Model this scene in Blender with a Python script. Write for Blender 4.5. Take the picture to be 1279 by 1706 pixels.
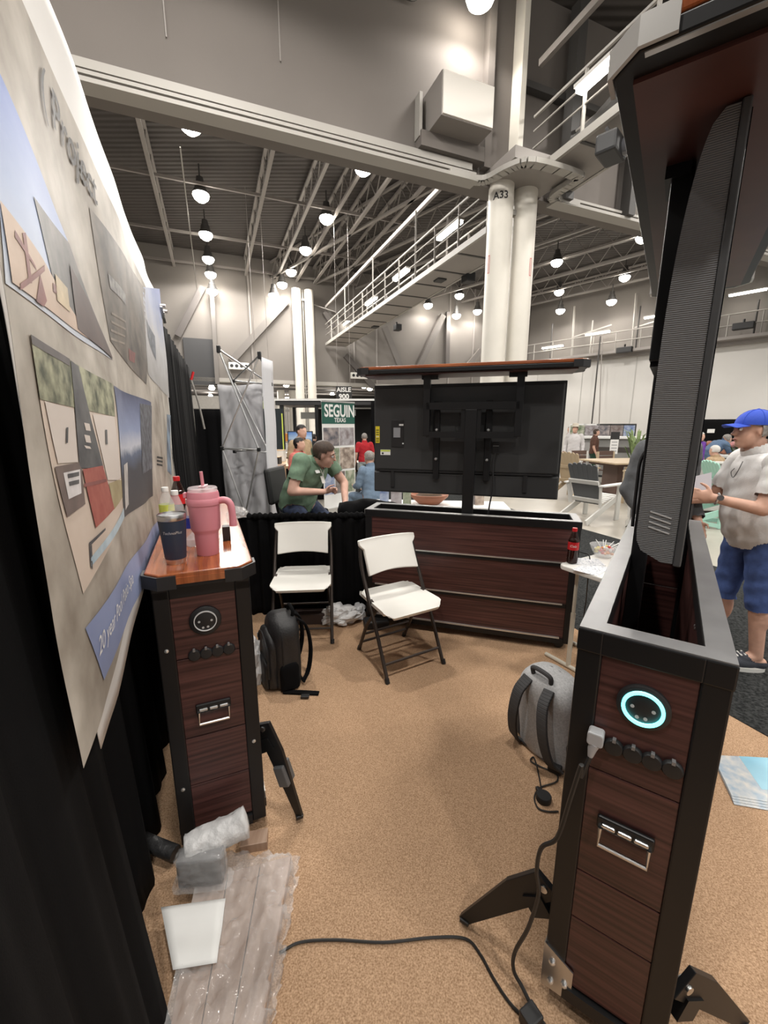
import bpy, bmesh, math, random
import numpy as np
from mathutils import Vector, Matrix, noise
for o in list(bpy.data.objects): bpy.data.objects.remove(o, do_unlink=True)
scene = bpy.context.scene
col = scene.collection
R = math.radians
random.seed(7)

# ------------------------------------------------------------------ camera, world, exposure
CAM_H, FOC, PITCH = 1.62, 690.0, R(11.9)
cd = bpy.data.cameras.new('camera'); cam = bpy.data.objects.new('camera', cd); col.objects.link(cam)
cam.location = (0, 0, CAM_H); cam.rotation_euler = (R(90) - PITCH, 0, 0)
cd.sensor_fit = 'VERTICAL'; cd.sensor_height = 36.0; cd.lens = FOC / 1706 * 36.0
cd.clip_start = 0.02; cd.clip_end = 300
scene.camera = cam
world = bpy.data.worlds.new('ambient_fill'); scene.world = world; world.use_nodes = True
world.node_tree.nodes['Background'].inputs[0].default_value = (0.95, 0.93, 0.9, 1)
world.node_tree.nodes['Background'].inputs[1].default_value = 0.5  # even ambient added as fill, enters where the hall is left open
vs = scene.view_settings
vs.view_transform = 'Standard'; vs.look = 'None'; vs.exposure = 0.75; vs.gamma = 1.0; vs.use_curve_mapping = False
LAMP_W = 430.0
HALL = R(22)
HU = Vector((-math.sin(HALL), math.cos(HALL), 0)); HV = Vector((math.cos(HALL), math.sin(HALL), 0))

# ------------------------------------------------------------------ pixel to place
_fw = Vector((0, math.cos(PITCH), -math.sin(PITCH))); _up = Vector((0, math.sin(PITCH), math.cos(PITCH))); _o = Vector((0, 0, CAM_H))
def ray(px, py): return _fw + Vector((1, 0, 0)) * ((px - 639.5) / FOC) - _up * ((py - 853) / FOC)
def gp(px, py, z=0.0):
    d = ray(px, py); return _o + d * ((z - CAM_H) / d.z)
def dp(px, py, y):
    d = ray(px, py); return _o + d * (y / d.y)
def pl(px, py, p, n):
    d = ray(px, py); return _o + d * ((p - _o).dot(n) / d.dot(n))
def hall(x, y, z=0.0): return HV * x + HU * y + Vector((0, 0, z))
def hallc(p): return (p.dot(HV), p.dot(HU), p.z)

# ------------------------------------------------------------------ materials
MATS = {}
def _tree(name):
    m = bpy.data.materials.new(name); m.use_nodes = True
    return m, m.node_tree, m.node_tree.nodes['Principled BSDF']
def mat(name, c, rough=0.5, metal=0.0, var=0.0, vscale=6.0, bump=0.0, bscale=40.0, stretch=(1, 1, 1), c2=None, alpha=1.0, emit=None, es=1.0, coat=0.0, sheen=0.0, trans=0.0, spec=0.5, detail=4.0, ramp=None):
    if name in MATS: return MATS[name]
    m, t, b = _tree(name)
    c = tuple(c) + (1,)
    b.inputs['Base Color'].default_value = c
    b.inputs['Roughness'].default_value = rough; b.inputs['Metallic'].default_value = metal
    b.inputs['Specular IOR Level'].default_value = spec
    b.inputs['Coat Weight'].default_value = coat; b.inputs['Sheen Weight'].default_value = sheen
    b.inputs['Transmission Weight'].default_value = trans; b.inputs['Alpha'].default_value = alpha
    if emit: b.inputs['Emission Color'].default_value = tuple(emit) + (1,); b.inputs['Emission Strength'].default_value = es
    if var or c2 or bump:
        tc = t.nodes.new('ShaderNodeTexCoord'); mp = t.nodes.new('ShaderNodeMapping')
        mp.inputs['Scale'].default_value = stretch; t.links.new(tc.outputs['Object'], mp.inputs['Vector'])
    if var or c2:
        n = t.nodes.new('ShaderNodeTexNoise'); n.inputs['Scale'].default_value = vscale; n.inputs['Detail'].default_value = detail
        t.links.new(mp.outputs[0], n.inputs['Vector'])
        r = t.nodes.new('ShaderNodeValToRGB'); lo, hi = ramp or (0.32, 0.68)
        r.color_ramp.elements[0].position = lo; r.color_ramp.elements[1].position = hi
        if c2: a, d = c, tuple(c2) + (1,)
        else: a = tuple(x * (1 - var) for x in c[:3]) + (1,); d = tuple(min(1, x * (1 + var)) for x in c[:3]) + (1,)
        r.color_ramp.elements[0].color = a; r.color_ramp.elements[1].color = d
        t.links.new(n.outputs['Fac'], r.inputs[0]); t.links.new(r.outputs[0], b.inputs['Base Color'])
    if bump:
        n2 = t.nodes.new('ShaderNodeTexNoise'); n2.inputs['Scale'].default_value = bscale; n2.inputs['Detail'].default_value = 3
        t.links.new(mp.outputs[0], n2.inputs['Vector'])
        bp = t.nodes.new('ShaderNodeBump'); bp.inputs['Strength'].default_value = bump; bp.inputs['Distance'].default_value = 0.01
        t.links.new(n2.outputs['Fac'], bp.inputs['Height']); t.links.new(bp.outputs[0], b.inputs['Normal'])
    MATS[name] = m; return m
def emis(name, c, s):
    if name in MATS: return MATS[name]
    m = mat(name, (0.8, 0.8, 0.8), 0.5, emit=c, es=s); return m
def wave_bump(m, scale, strength, axis='Z', dist=0.01):
    t = m.node_tree; b = t.nodes['Principled BSDF']
    tc = t.nodes.new('ShaderNodeTexCoord'); w = t.nodes.new('ShaderNodeTexWave'); w.bands_direction = axis; w.inputs['Scale'].default_value = scale; w.inputs['Distortion'].default_value = 0.3
    bp = t.nodes.new('ShaderNodeBump'); bp.inputs['Strength'].default_value = strength; bp.inputs['Distance'].default_value = dist
    t.links.new(tc.outputs['Object'], w.inputs['Vector']); t.links.new(w.outputs['Fac'], bp.inputs['Height']); t.links.new(bp.outputs[0], b.inputs['Normal'])
    return m
def ramp_mat(name, stops, axis=2, rough=0.6, lo=0, hi=1, nz=0.0, nscale=8.0):
    """flat print: a colour ramp over the generated coordinate along one axis, broken up by noise"""
    if name in MATS: return MATS[name]
    m, t, b = _tree(name); b.inputs['Roughness'].default_value = rough
    tc = t.nodes.new('ShaderNodeTexCoord'); s = t.nodes.new('ShaderNodeSeparateXYZ'); t.links.new(tc.outputs['Generated'], s.inputs[0])
    n = t.nodes.new('ShaderNodeTexNoise'); n.inputs['Scale'].default_value = nscale; n.inputs['Detail'].default_value = 6; t.links.new(tc.outputs['Generated'], n.inputs['Vector'])
    ma = t.nodes.new('ShaderNodeMath'); ma.operation = 'MULTIPLY_ADD'; ma.inputs[1].default_value = nz; t.links.new(n.outputs['Fac'], ma.inputs[0])
    sb = t.nodes.new('ShaderNodeMath'); sb.operation = 'SUBTRACT'; sb.inputs[1].default_value = nz * 0.5
    t.links.new(s.outputs[axis], ma.inputs[2]); t.links.new(ma.outputs[0], sb.inputs[0])
    r = t.nodes.new('ShaderNodeValToRGB'); e = r.color_ramp.elements
    while len(e) < len(stops): e.new(0.5)
    for k, (p, c) in enumerate(stops): e[k].position = p; e[k].color = tuple(c) + (1,)
    t.links.new(sb.outputs[0], r.inputs[0]); t.links.new(r.outputs[0], b.inputs['Base Color'])
    MATS[name] = m; return m

# ------------------------------------------------------------------ mesh builder
RM = {}
def mat_z(rz, loc=(0, 0, 0)): return Matrix.Translation(Vector(loc)) @ Matrix.Rotation(rz, 4, 'Z')
class MB:
    def __init__(s): s.v = []; s.f = []; s.m = []
    def add(s, vs, fs, m=0):
        k = len(s.v); s.v += [Vector(a) for a in vs]; s.f += [[i + k for i in f] for f in fs]; s.m += [m] * len(fs); return s
    def box(s, c, d, rot=None, m=0):
        x, y, z = (a / 2 for a in d); c = Vector(c)
        P = [Vector((i * x, j * y, k * z)) for k in (-1, 1) for j in (-1, 1) for i in (-1, 1)]
        if rot is not None: P = [rot @ p for p in P]
        return s.add([c + p for p in P], [[0, 2, 3, 1], [4, 5, 7, 6], [0, 1, 5, 4], [2, 6, 7, 3], [0, 4, 6, 2], [1, 3, 7, 5]], m)
    def box2(s, lo, hi, m=0): return s.box([(a + b) / 2 for a, b in zip(lo, hi)], [abs(b - a) for a, b in zip(lo, hi)], None, m)
    def beam(s, a, b, w, h, up=(0, 0, 1), m=0):
        a, b = Vector(a), Vector(b); d = (b - a); L = d.length; d.normalize(); up = Vector(up)
        if abs(d.dot(up)) > 0.99: up = Vector((0, 1, 0))
        x = d.cross(up).normalized(); z = x.cross(d)
        rot = Matrix((x, d, z)).transposed()
        return s.box((a + b) / 2, (w, L, h), rot, m)
    def tube(s, pts, r, n=8, caps=True, m=0, closed=False):
        pts = [Vector(p) for p in pts]; N = len(pts); rr = r if isinstance(r, (list, tuple)) else [r] * N
        x = None; vs = []
        for i, p in enumerate(pts):
            d = (pts[(i + 1) % N] - pts[i - 1]) if closed else (pts[min(i + 1, N - 1)] - pts[max(i - 1, 0)])
            if d.length < 1e-9: d = Vector((0, 0, 1))
            d.normalize()
            if x is None: x = d.orthogonal().normalized()
            else:
                x = x - d * x.dot(d)
                x = x.normalized() if x.length > 1e-6 else d.orthogonal().normalized()
            y = d.cross(x)
            for k in range(n):
                a = 2 * math.pi * k / n; vs.append(p + (x * math.cos(a) + y * math.sin(a)) * rr[i])
        fs = []
        for i in range(N if closed else N - 1):
            j = (i + 1) % N
            for k in range(n): fs.append([i * n + k, i * n + (k + 1) % n, j * n + (k + 1) % n, j * n + k])
        if caps and not closed: fs.append(list(range(n))[::-1]); fs.append([(N - 1) * n + k for k in range(n)])
        return s.add(vs, fs, m)
    def lathe(s, prof, c=(0, 0, 0), n=20, rot=None, m=0, caps=True):
        c = Vector(c); vs = []; fs = []
        for (r, z) in prof:
            for k in range(n):
                a = 2 * math.pi * k / n; p = Vector((r * math.cos(a), r * math.sin(a), z)); vs.append(c + (rot @ p if rot is not None else p))
        for i in range(len(prof) - 1):
            for k in range(n): fs.append([i * n + k, i * n + (k + 1) % n, (i + 1) * n + (k + 1) % n, (i + 1) * n + k])
        if caps and prof[0][0] > 1e-5: fs.append(list(range(n))[::-1])
        if caps and prof[-1][0] > 1e-5: fs.append([(len(prof) - 1) * n + k for k in range(n)])
        return s.add(vs, fs, m)
    def prism(s, poly, d0, d1, fn=None, m=0):
        """poly: 2-D outline (a, b); fn(a, b, d) -> point; default extrudes along z"""
        fn = fn or (lambda a, b, d: (a, b, d)); n = len(poly)
        vs = [fn(a, b, d0) for a, b in poly] + [fn(a, b, d1) for a, b in poly]
        fs = [list(range(n))[::-1], list(range(n, 2 * n))] + [[k, (k + 1) % n, n + (k + 1) % n, n + k] for k in range(n)]
        return s.add(vs, fs, m)
    def grid(s, fn, nu, nv, m=0, wrapu=False):
        vs = [fn(i / nu, j / nv) for j in range(nv + 1) for i in range(nu + 1)]; w = nu + 1
        return s.add(vs, [[j * w + i, j * w + i + 1, (j + 1) * w + i + 1, (j + 1) * w + i] for j in range(nv) for i in range(nu)], m)
    def ell(s, c, r, nu=14, nv=9, rot=None, m=0):
        c = Vector(c); vs = []; fs = []
        r = (r, r, r) if not isinstance(r, (list, tuple, Vector)) else r
        for j in range(nv + 1):
            t = math.pi * j / nv
            for i in range(nu):
                a = 2 * math.pi * i / nu; p = Vector((r[0] * math.sin(t) * math.cos(a), r[1] * math.sin(t) * math.sin(a), -r[2] * math.cos(t)))
                vs.append(c + (rot @ p if rot is not None else p))
        for j in range(nv):
            for i in range(nu): fs.append([j * nu + i, j * nu + (i + 1) % nu, (j + 1) * nu + (i + 1) % nu, (j + 1) * nu + i])
        return s.add(vs, fs, m)
    def xf(s, M): s.v = [M @ p for p in s.v]; return s
    def solid(s, th):
        """give an open sheet thickness along its vertex normals"""
        me = bpy.data.meshes.new('t'); me.from_pydata([tuple(p) for p in s.v], [], s.f); bm = bmesh.new(); bm.from_mesh(me)
        bmesh.ops.recalc_face_normals(bm, faces=bm.faces); bmesh.ops.solidify(bm, geom=bm.faces[:], thickness=th)
        bm.verts.index_update(); s.v = [q.co.copy() for q in bm.verts]; s.f = [[q.index for q in f.verts] for f in bm.faces]; s.m = [0] * len(s.f)
        bm.free(); bpy.data.meshes.remove(me); return s
    def build(s, name, mats, parent=None, smooth=False, bevel=0.0, world=False, sub=0, seg=2, keep=False):
        if not isinstance(mats, (list, tuple)): mats = [mats]
        vs = s.v; loc = None
        if parent is not None:
            RMk = RM.get(parent.name)
            if world and RMk is not None:
                inv = RMk.inverted(); vs = [inv @ p for p in vs]
        else:
            lo = [min(p[i] for p in vs) for i in range(3)]; hi = [max(p[i] for p in vs) for i in range(3)]
            loc = Vector(((lo[0] + hi[0]) / 2, (lo[1] + hi[1]) / 2, lo[2])); vs = [p - loc for p in vs]
        me = bpy.data.meshes.new(name); me.from_pydata([tuple(p) for p in vs], [], s.f)
        bm = bmesh.new(); bm.from_mesh(me); bmesh.ops.remove_doubles(bm, verts=bm.verts, dist=1e-6)
        if not keep: bmesh.ops.recalc_face_normals(bm, faces=bm.faces)
        bm.to_mesh(me); bm.free()
        for m in mats: me.materials.append(m)
        if any(s.m) and len(me.polygons) == len(s.m):
            for p, k in zip(me.polygons, s.m): p.material_index = k
        if smooth:
            for p in me.polygons: p.use_smooth = True
            if smooth != 'all': me.set_sharp_from_angle(angle=R(40))
        o = bpy.data.objects.new(name, me); col.objects.link(o)
        if parent is not None:
            o.parent = parent
            if parent.name in RM: RM[o.name] = RM[parent.name]
        else: o.location = loc; RM[o.name] = Matrix.Translation(loc)
        if bevel:
            b = o.modifiers.new('bevel', 'BEVEL'); b.width = bevel; b.segments = seg; b.limit_method = 'ANGLE'; b.angle_limit = R(35)
        if sub:
            b = o.modifiers.new('sub', 'SUBSURF'); b.levels = sub; b.render_levels = sub
        return o
ORD = ('first', 'second', 'third', 'fourth', 'fifth', 'sixth', 'seventh', 'eighth', 'ninth', 'tenth')
def tag(o, label, cat, group=None):
    o['label'] = label; o['category'] = cat
    if group: o['group'] = group
    return o
def thing(name, label, cat, loc=(0, 0, 0), rz=0.0, group=None):
    o = bpy.data.objects.new(name, None); col.objects.link(o); o.empty_display_size = 0.1
    o.location = Vector(loc); o.rotation_euler = (0, 0, rz); RM[o.name] = mat_z(rz, loc)
    return tag(o, label, cat, group)
def struct(o): o['kind'] = 'structure'; return o
def dup(root, loc, rz=None, label=None, scale=None):
    def cp(o, par):
        c = o.copy(); col.objects.link(c); c.parent = par
        for ch in o.children: cp(ch, c)
        return c
    r = cp(root, None); r.location = Vector(loc)
    if rz is not None: r.rotation_euler = (0, 0, rz)
    if label: r['label'] = label
    if scale: r.scale = scale
    return r
def text_geo(s, size=1.0, shear=0.0, align='LEFT', bold=0.0):
    cu = bpy.data.curves.new('lettering', 'FONT'); cu.body = s; cu.size = size; cu.shear = shear; cu.align_x = align; cu.align_y = 'CENTER'; cu.resolution_u = 3; cu.offset = bold
    o = bpy.data.objects.new('lettering', cu); col.objects.link(o)
    dg = bpy.context.evaluated_depsgraph_get(); me = bpy.data.meshes.new_from_object(o.evaluated_get(dg))
    vs = [v.co.copy() for v in me.vertices]; fs = [list(p.vertices) for p in me.polygons]
    bpy.data.objects.remove(o, do_unlink=True); bpy.data.curves.remove(cu); bpy.data.meshes.remove(me)
    return vs, fs
def lettering(name, s, size, fn, m, parent, align='CENTER', shear=0.0, bold=0.0, world=True):
    """flat print: text whose 2-D points are laid on a surface by fn(a, b)"""
    vs, fs = text_geo(s, size, shear, align, bold)
    b = MB(); b.add([fn(p.x, p.y) for p in vs], fs)
    return b.build(name, m, parent, world=world, keep=True)
def rrect(w, h, r, n=4):
    P = []
    for cx, cy, a0 in ((w / 2 - r, h / 2 - r, 0), (-w / 2 + r, h / 2 - r, 90), (-w / 2 + r, -h / 2 + r, 180), (w / 2 - r, -h / 2 + r, 270)):
        for k in range(n + 1):
            a = R(a0 + 90 * k / n); P.append((cx + r * math.cos(a), cy + r * math.sin(a)))
    return P
def spline(pts, n=8):
    """Catmull-Rom through the points"""
    pts = [Vector(p) for p in pts]; P = [pts[0] * 2 - pts[1]] + pts + [pts[-1] * 2 - pts[-2]]; out = []
    for i in range(1, len(P) - 2):
        for k in range(n):
            t = k / n; a, b, c, d = P[i - 1], P[i], P[i + 1], P[i + 2]
            out.append(0.5 * ((2 * b) + (c - a) * t + (2 * a - 5 * b + 4 * c - d) * t * t + (3 * b - a - 3 * c + d) * t ** 3))
    out.append(pts[-1]); return out

# ------------------------------------------------------------------ shared materials
black_metal = mat('black_metal', (0.012, 0.012, 0.013), 0.42, 0.3)
rim_sheen_tab_grey = mat('rim_sheen_tab_grey', (0.27, 0.27, 0.275), 0.36, 0.5, var=0.08, vscale=9)  # grey of the socket tabs; on rim tops it paints a reflection
dark_wood = mat('dark_wood', (0.03, 0.0105, 0.0095), 0.4, c2=(0.115, 0.045, 0.039), vscale=1.0, stretch=(1.6, 1.6, 75), detail=6, bump=0.03, bscale=3)
orange_wood = mat('orange_wood', (0.22, 0.055, 0.018), 0.2, c2=(0.42, 0.13, 0.045), vscale=1.0, stretch=(3, 55, 3), detail=6, coat=0.4)
steel = mat('brushed_steel', (0.62, 0.62, 0.62), 0.28, 1.0)
alu = mat('bright_aluminium', (0.72, 0.72, 0.71), 0.3, 0.8)
white_plastic = mat('white_plastic', (0.78, 0.77, 0.73), 0.45)
black_plastic = mat('black_plastic', (0.014, 0.014, 0.015), 0.5)
black_cloth = mat('black_cloth', (0.004, 0.004, 0.0045), 0.95, bump=0.1, bscale=300, spec=0.15)
paper = mat('white_paper', (0.82, 0.82, 0.8), 0.6)
skin = mat('skin', (0.66, 0.40, 0.30), 0.5, var=0.08, vscale=12)
tv_black = mat('tv_black', (0.032, 0.033, 0.034), 0.5, bump=0.05, bscale=200)
# ================================================================== THE HALL
concrete = mat('polished_concrete', (0.42, 0.39, 0.34), 0.32, var=0.12, vscale=1.3, bump=0.01, bscale=30)
tan_carpet = mat('tan_carpet', (0.26, 0.152, 0.083), 0.95, c2=(0.62, 0.42, 0.27), vscale=210, detail=6, stretch=(1, 1, 1), bump=0.15, bscale=420, spec=0.1, ramp=(0.28, 0.72))
black_carpet = mat('black_carpet', (0.010, 0.011, 0.011), 0.95, c2=(0.05, 0.052, 0.052), vscale=60, detail=5, bump=0.4, bscale=240, spec=0.1)
wall_grey = mat('wall_grey', (0.165, 0.15, 0.136), 0.8, var=0.05, vscale=0.6)
wall_white = mat('wall_white', (0.60, 0.585, 0.56), 0.75, var=0.04, vscale=0.4)
bulk_grey = mat('bulkhead_grey', (0.128, 0.113, 0.102), 0.8, var=0.06, vscale=0.5)
deck_dark = mat('roof_deck', (0.05, 0.043, 0.039), 0.8, var=0.15, vscale=0.8)
wave_bump(deck_dark, 1.4, 0.6, 'Y', 0.05)
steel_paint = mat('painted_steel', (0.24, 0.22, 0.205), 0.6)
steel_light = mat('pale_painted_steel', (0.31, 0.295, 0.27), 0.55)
column_paint = mat('column_paint', (0.60, 0.57, 0.51), 0.5, var=0.04, vscale=2)
dark_steel = mat('dark_painted_steel', (0.05, 0.047, 0.045), 0.6)

def hbox(mb, x0, x1, y0, y1, z0, z1):
    P = [hall(x, y, z) for z in (z0, z1) for y in (y0, y1) for x in (x0, x1)]
    mb.add(P, [[0, 2, 3, 1], [4, 5, 7, 6], [0, 1, 5, 4], [2, 6, 7, 3], [0, 4, 6, 2], [1, 3, 7, 5]]); return mb
def hquad(x0, x1, y0, y1, z):
    return MB().add([hall(x0, y0, z), hall(x1, y0, z), hall(x1, y1, z), hall(x0, y1, z)], [[0, 1, 2, 3]])
fl = struct(hbox(MB(), -22, 45, -14, 62, -0.2, 0.0).build('floor', concrete))
tc_ = struct(hbox(MB(), -4.2, 2.6, -4, 3.62, 0.0, 0.006).build('floor_booth_carpet', tan_carpet))
bc_ = struct(hbox(MB(), 2.6, 5.3, -6, 16, 0.0, 0.006).build('floor_aisle_carpet', black_carpet))
trim = hbox(MB(), 2.59, 2.615, -4, 3.62, 0.0, 0.010); struct(trim.build('trim_1', black_carpet))

YF = 24.3; ZJ = 9.15
ceil = struct(hbox(MB(), -22, 45, -14, 40, 10.0, 10.15).build('ceiling', deck_dark))
def joist(a, b, parent, d=0.75):
    """open web joist: two chords and a zigzag"""
    mb = MB(); a = Vector(a); b = Vector(b); up = Vector((0, 0, d)); L = (b - a).length; n = max(2, int(L / 1.1))
    mb.beam(a, b, 0.11, 0.09); mb.beam(a + up, b + up, 0.10, 0.08)
    for k in range(n):
        p = a.lerp(b, k / n); q = a.lerp(b, (k + 0.5) / n) + up; r = a.lerp(b, (k + 1) / n)
        mb.beam(p, q, 0.03, 0.03); mb.beam(q, r, 0.03, 0.03)
    return mb.build('joist', steel_paint, parent, world=True)
for x in (-7.6, -4.4, -1.15, 2.15, 3.7, 4.75, 5.7, 6.9):
    joist(hall(x, 8.9, ZJ), hall(x, YF, ZJ), ceil)
mR = Vector((0.747, 0.664, 0)); wR = Vector((-0.664, 0.747, 0)); DR = 27.3
for d in (11.4, 13.6, 15.8, 18.0, 20.2, 22.4, 24.4, 26.2):
    s0 = (8.9 - 0.336 * d) / 0.94; s1 = (YF - 0.336 * d) / 0.94
    joist(mR * d + wR * s0 + Vector((0, 0, ZJ)), mR * d + wR * s1 + Vector((0, 0, ZJ)), ceil)
for y in (12.2, 16.4, 20.4, 23.9):
    MB().beam(hall(-8, y, ZJ + 0.1), hall(8, y, ZJ + 0.1), 0.07, 0.09).build('bridging', steel_paint, ceil, world=True)
for x in (9.2, 11.4, 13.6):
    joist(hall(x, -6, ZJ), hall(x, 8.1, ZJ), ceil)

# bulkhead between the two bays
bh = hbox(MB(), -22, 36, 8.3, 8.75, 6.45, 10.0)
bulk = struct(bh.build('wall_bulkhead', bulk_grey))
hbox(MB(), -22, 5.2, 8.16, 8.3, 6.60, 6.72).build('ledge', steel_light, bulk, world=True)
for z, w, t in ((6.34, 0.30, 0.06), (6.48, 0.22, 0.05)):
    for (x0, x1) in ((-22, 5.25), (7.25, 36)):
        hbox(MB(), x0, x1, 8.3 - w, 8.3, z, z + t).build('rail', steel_light, bulk, world=True)
rail_path = [hall(4.6, 8.1, 6.4), hall(5.2, 8.1, 6.4), hall(5.45, 7.95, 6.4), hall(5.62, 7.45, 6.4), hall(5.9, 7.2, 6.4), hall(6.95, 7.2, 6.4), hall(7.1, 7.35, 6.4), hall(7.08, 7.8, 6.4), hall(7.25, 8.05, 6.4), hall(7.9, 8.1, 6.4)]
rp = spline(rail_path, 4)
mb = MB()
for a, b in zip(rp[:-1], rp[1:]): mb.beam(a, b + (b - a) * 0.08, 0.2, 0.09)
mb.build('curved_rail', steel_light, bulk, world=True)
hbox(MB(), 5.6, 7.05, 7.35, 8.3, 6.5, 6.7).build('column_cap', steel_paint, bulk, world=True)
hbox(MB(), 5.45, 5.6, 8.12, 8.3, 6.7, 10).build('wall_stud', bulk_grey, bulk, world=True)
hbox(MB(), 6.15, 6.27, 8.0, 8.3, 6.7, 10).build('wall_stud', column_paint, bulk, world=True)
MB().beam(hall(6.3, 8.2, 8.35), hall(9.5, 8.2, 8.35), 0.16, 0.12).build('wall_beam', dark_steel, bulk, world=True)
for (x0, x1, y, z0, z1) in ((7.4, 7.62, 7.9, 6.4, 9.9), (9.3, 9.5, 7.9, 6.4, 9.9)):
    hbox(MB(), x0, x1, y, y + 0.25, z0, z1).build('wall_stud', dark_steel, bulk, world=True)
MB().tube(spline([hall(3.4, 8.27, 9.95), hall(3.35, 8.22, 9.5), hall(3.55, 8.2, 9.05), hall(3.9, 8.2, 9.0), hall(4.1, 8.2, 9.35), hall(4.35, 8.22, 9.6), hall(5.3, 8.22, 9.4)], 5), 0.025, 6).build('hanging_cable', dark_steel, bulk, smooth=True, world=True)
for k, (x, z) in enumerate(((-0.2, 7.35), (1.5, 7.5))):
    MB().tube([hall(x, 8.28, z), hall(x, 8.28, z + 0.9)], 0.012, 5).build('conduit', steel_paint, bulk, world=True)

# boxed duct end on the bulkhead
t = thing('duct_box', 'white square duct box fixed to the bulkhead beside the column', 'duct', hall(4.7, 7.9, 6.9), HALL)
hbox(MB(), 4.16, 5.25, 7.6, 8.3, 6.98, 7.66).build('body', mat('duct_shaded', (0.22, 0.2, 0.185), 0.7), t, world=True, bevel=0.01)  # shade on the white box's sides put into a darker grey
hbox(MB(), 4.18, 5.23, 7.57, 7.6, 7.0, 7.64).build('face_plate', mat('duct_lit', (0.74, 0.71, 0.66), 0.7), t, world=True)  # front kept white, the light on that side put into its colour
hbox(MB(), 3.98, 4.04, 8.1, 8.3, 6.9, 7.6).build('side_bracket', steel_light, t, world=True)
hbox(MB(), 4.0, 5.4, 8.05, 8.3, 6.73, 6.98).build('lower_skirt', bulk_grey, t, world=True)

# far wall, open below to the next hall
fw = struct(hbox(MB(), -22, 20.5, YF, YF + 0.4, 4.0, 10.0).build('wall_far', wall_grey))
hbox(MB(), -22, 20.5, YF - 0.12, YF + 0.5, 3.82, 4.02).build('lintel', steel_light, fw, world=True)
def fwp(px, py, off=0.25): return pl(px, py, HU * (YF - off), HU)
def brace(a, b, w=0.3, m=None):
    return MB().beam(fwp(*a), fwp(*b), w, 0.2, up=HU).build('brace', mat('brace_grey', (0.085, 0.075, 0.07), 0.6) if m is None else mat('brace_mid', (0.13, 0.118, 0.108), 0.6), fw, world=True)
brace((478, 500), (385, 602), 0.34, steel_light); brace((338, 478), (296, 560), 0.3); brace((352, 478), (362, 640), 0.2, steel_light)
brace((640, 545), (672, 625), 0.34, steel_light); brace((738, 525), (690, 628), 0.34, steel_light); brace((746, 520), (744, 622), 0.26)
brace((800, 583), (765, 625), 0.26, steel_light); brace((575, 592), (622, 645), 0.3); brace((540, 520), (556, 545), 0.26)
for x in (2.2, 7.9, 9.3, 14.2, 16.0): hbox(MB(), x, x + 0.08, YF - 0.06, YF, 4.0, 10.0).build('wall_joint', steel_paint, fw, world=True)
for (a, b) in (((304, 562), (362, 642)),):
    p, q = fwp(*a, 0.12), fwp(*b, 0.12); x0, _, z1 = hallc(p); x1, _, z0 = hallc(q)
    t = hbox(MB(), x0, x1, YF - 0.12, YF - 0.02, z0, z1).build('mounted_screen', mat('dark_screen', (0.035, 0.035, 0.037), 0.6)); tag(t, 'plain dark grey panel mounted on the far hall wall', 'panel')
for (px, py, lab) in ((398, 610, 'white vent plate with four round holes behind the fabric display frame'), (598, 626, 'white vent plate with four round holes above the middle cabinet lid')):
    c = fwp(px, py, 0.3); t = thing('vent_plate', lab, 'vent', c - Vector((0, 0, 0.17)), HALL)
    MB().box((0, 0, 0.17), (1.02, 0.14, 0.34)).build('plate', white_plastic, t, bevel=0.02)
    for k in range(4):
        MB().lathe([(0.08, 0), (0.085, 0.03), (0.06, 0.035), (0, 0.02)], (-0.36 + 0.24 * k, -0.06, 0.17), 14, Matrix.Rotation(R(90), 3, 'X')).build('vent_hole', black_plastic, t, smooth=True)

# the next hall beyond the opening
dc = struct(hbox(MB(), -22, 30, YF + 0.5, 62, 4.5, 4.65).build('ceiling_next_hall', mat('dark_deck', (0.045, 0.036, 0.032), 0.8)))
for y in (27, 30, 33, 36, 39): MB().beam(hall(-15, y, 4.4), hall(20, y, 4.4), 0.12, 0.14).build('ceiling_beam', steel_paint, dc, world=True)
bw = struct(hbox(MB(), -22, 30, 47, 47.3, 0, 4.6).build('wall_next_hall', mat('next_wall', (0.50, 0.48, 0.45), 0.8, var=0.06)))
hbox(MB(), -22, 30, 46.9, 47, 3.0, 3.25).build('wall_band', steel_light, bw, world=True)
for (x, w) in ((10.4, 3.0), (16.6, 4.2)): hbox(MB(), x, x + w, 46.8, 47, 0.2, 2.9).build('dark_doorway', mat('door_dark', (0.02, 0.018, 0.017), 0.7), bw, world=True)

# right wall: pale partition below, grey above, ledge between
def rbox(mb, s0, s1, d0, d1, z0, z1):
    P = [mR * d + wR * s + Vector((0, 0, z)) for z in (z0, z1) for d in (d0, d1) for s in (s0, s1)]
    return mb.add(P, [[0, 2, 3, 1], [4, 5, 7, 6], [0, 1, 5, 4], [2, 6, 7, 3], [0, 4, 6, 2], [1, 3, 7, 5]])
rw = struct(rbox(MB(), -30, 17.0, DR, DR + 0.4, 0, 5.45).build('wall_right', wall_white))
rwu = struct(rbox(MB(), -30, 17.0, DR + 0.25, DR + 0.6, 5.4, 10.0).build('wall_right_upper', wall_grey))
rbox(MB(), -30, 17, DR - 0.35, DR + 0.3, 5.42, 5.62).build('ledge', steel_paint, rwu, world=True)
for s in range(-12, 17, 3): rbox(MB(), s, s + 0.05, DR - 0.02, DR, 0, 5.4).build('panel_joint', mat('joint_grey', (0.46, 0.45, 0.43), 0.7), rw, world=True)
def rp_(s, d, z): return mR * d + wR * s + Vector((0, 0, z))
t = thing('railed_catwalk', 'long railed catwalk running along the upper right hall wall', 'catwalk', rp_(3, DR - 0.4, 5.6), 0)
rbox(MB(), -16, 16.8, DR - 0.9, DR - 0.1, 5.62, 5.76).build('deck', steel_paint, t, world=True)
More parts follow.
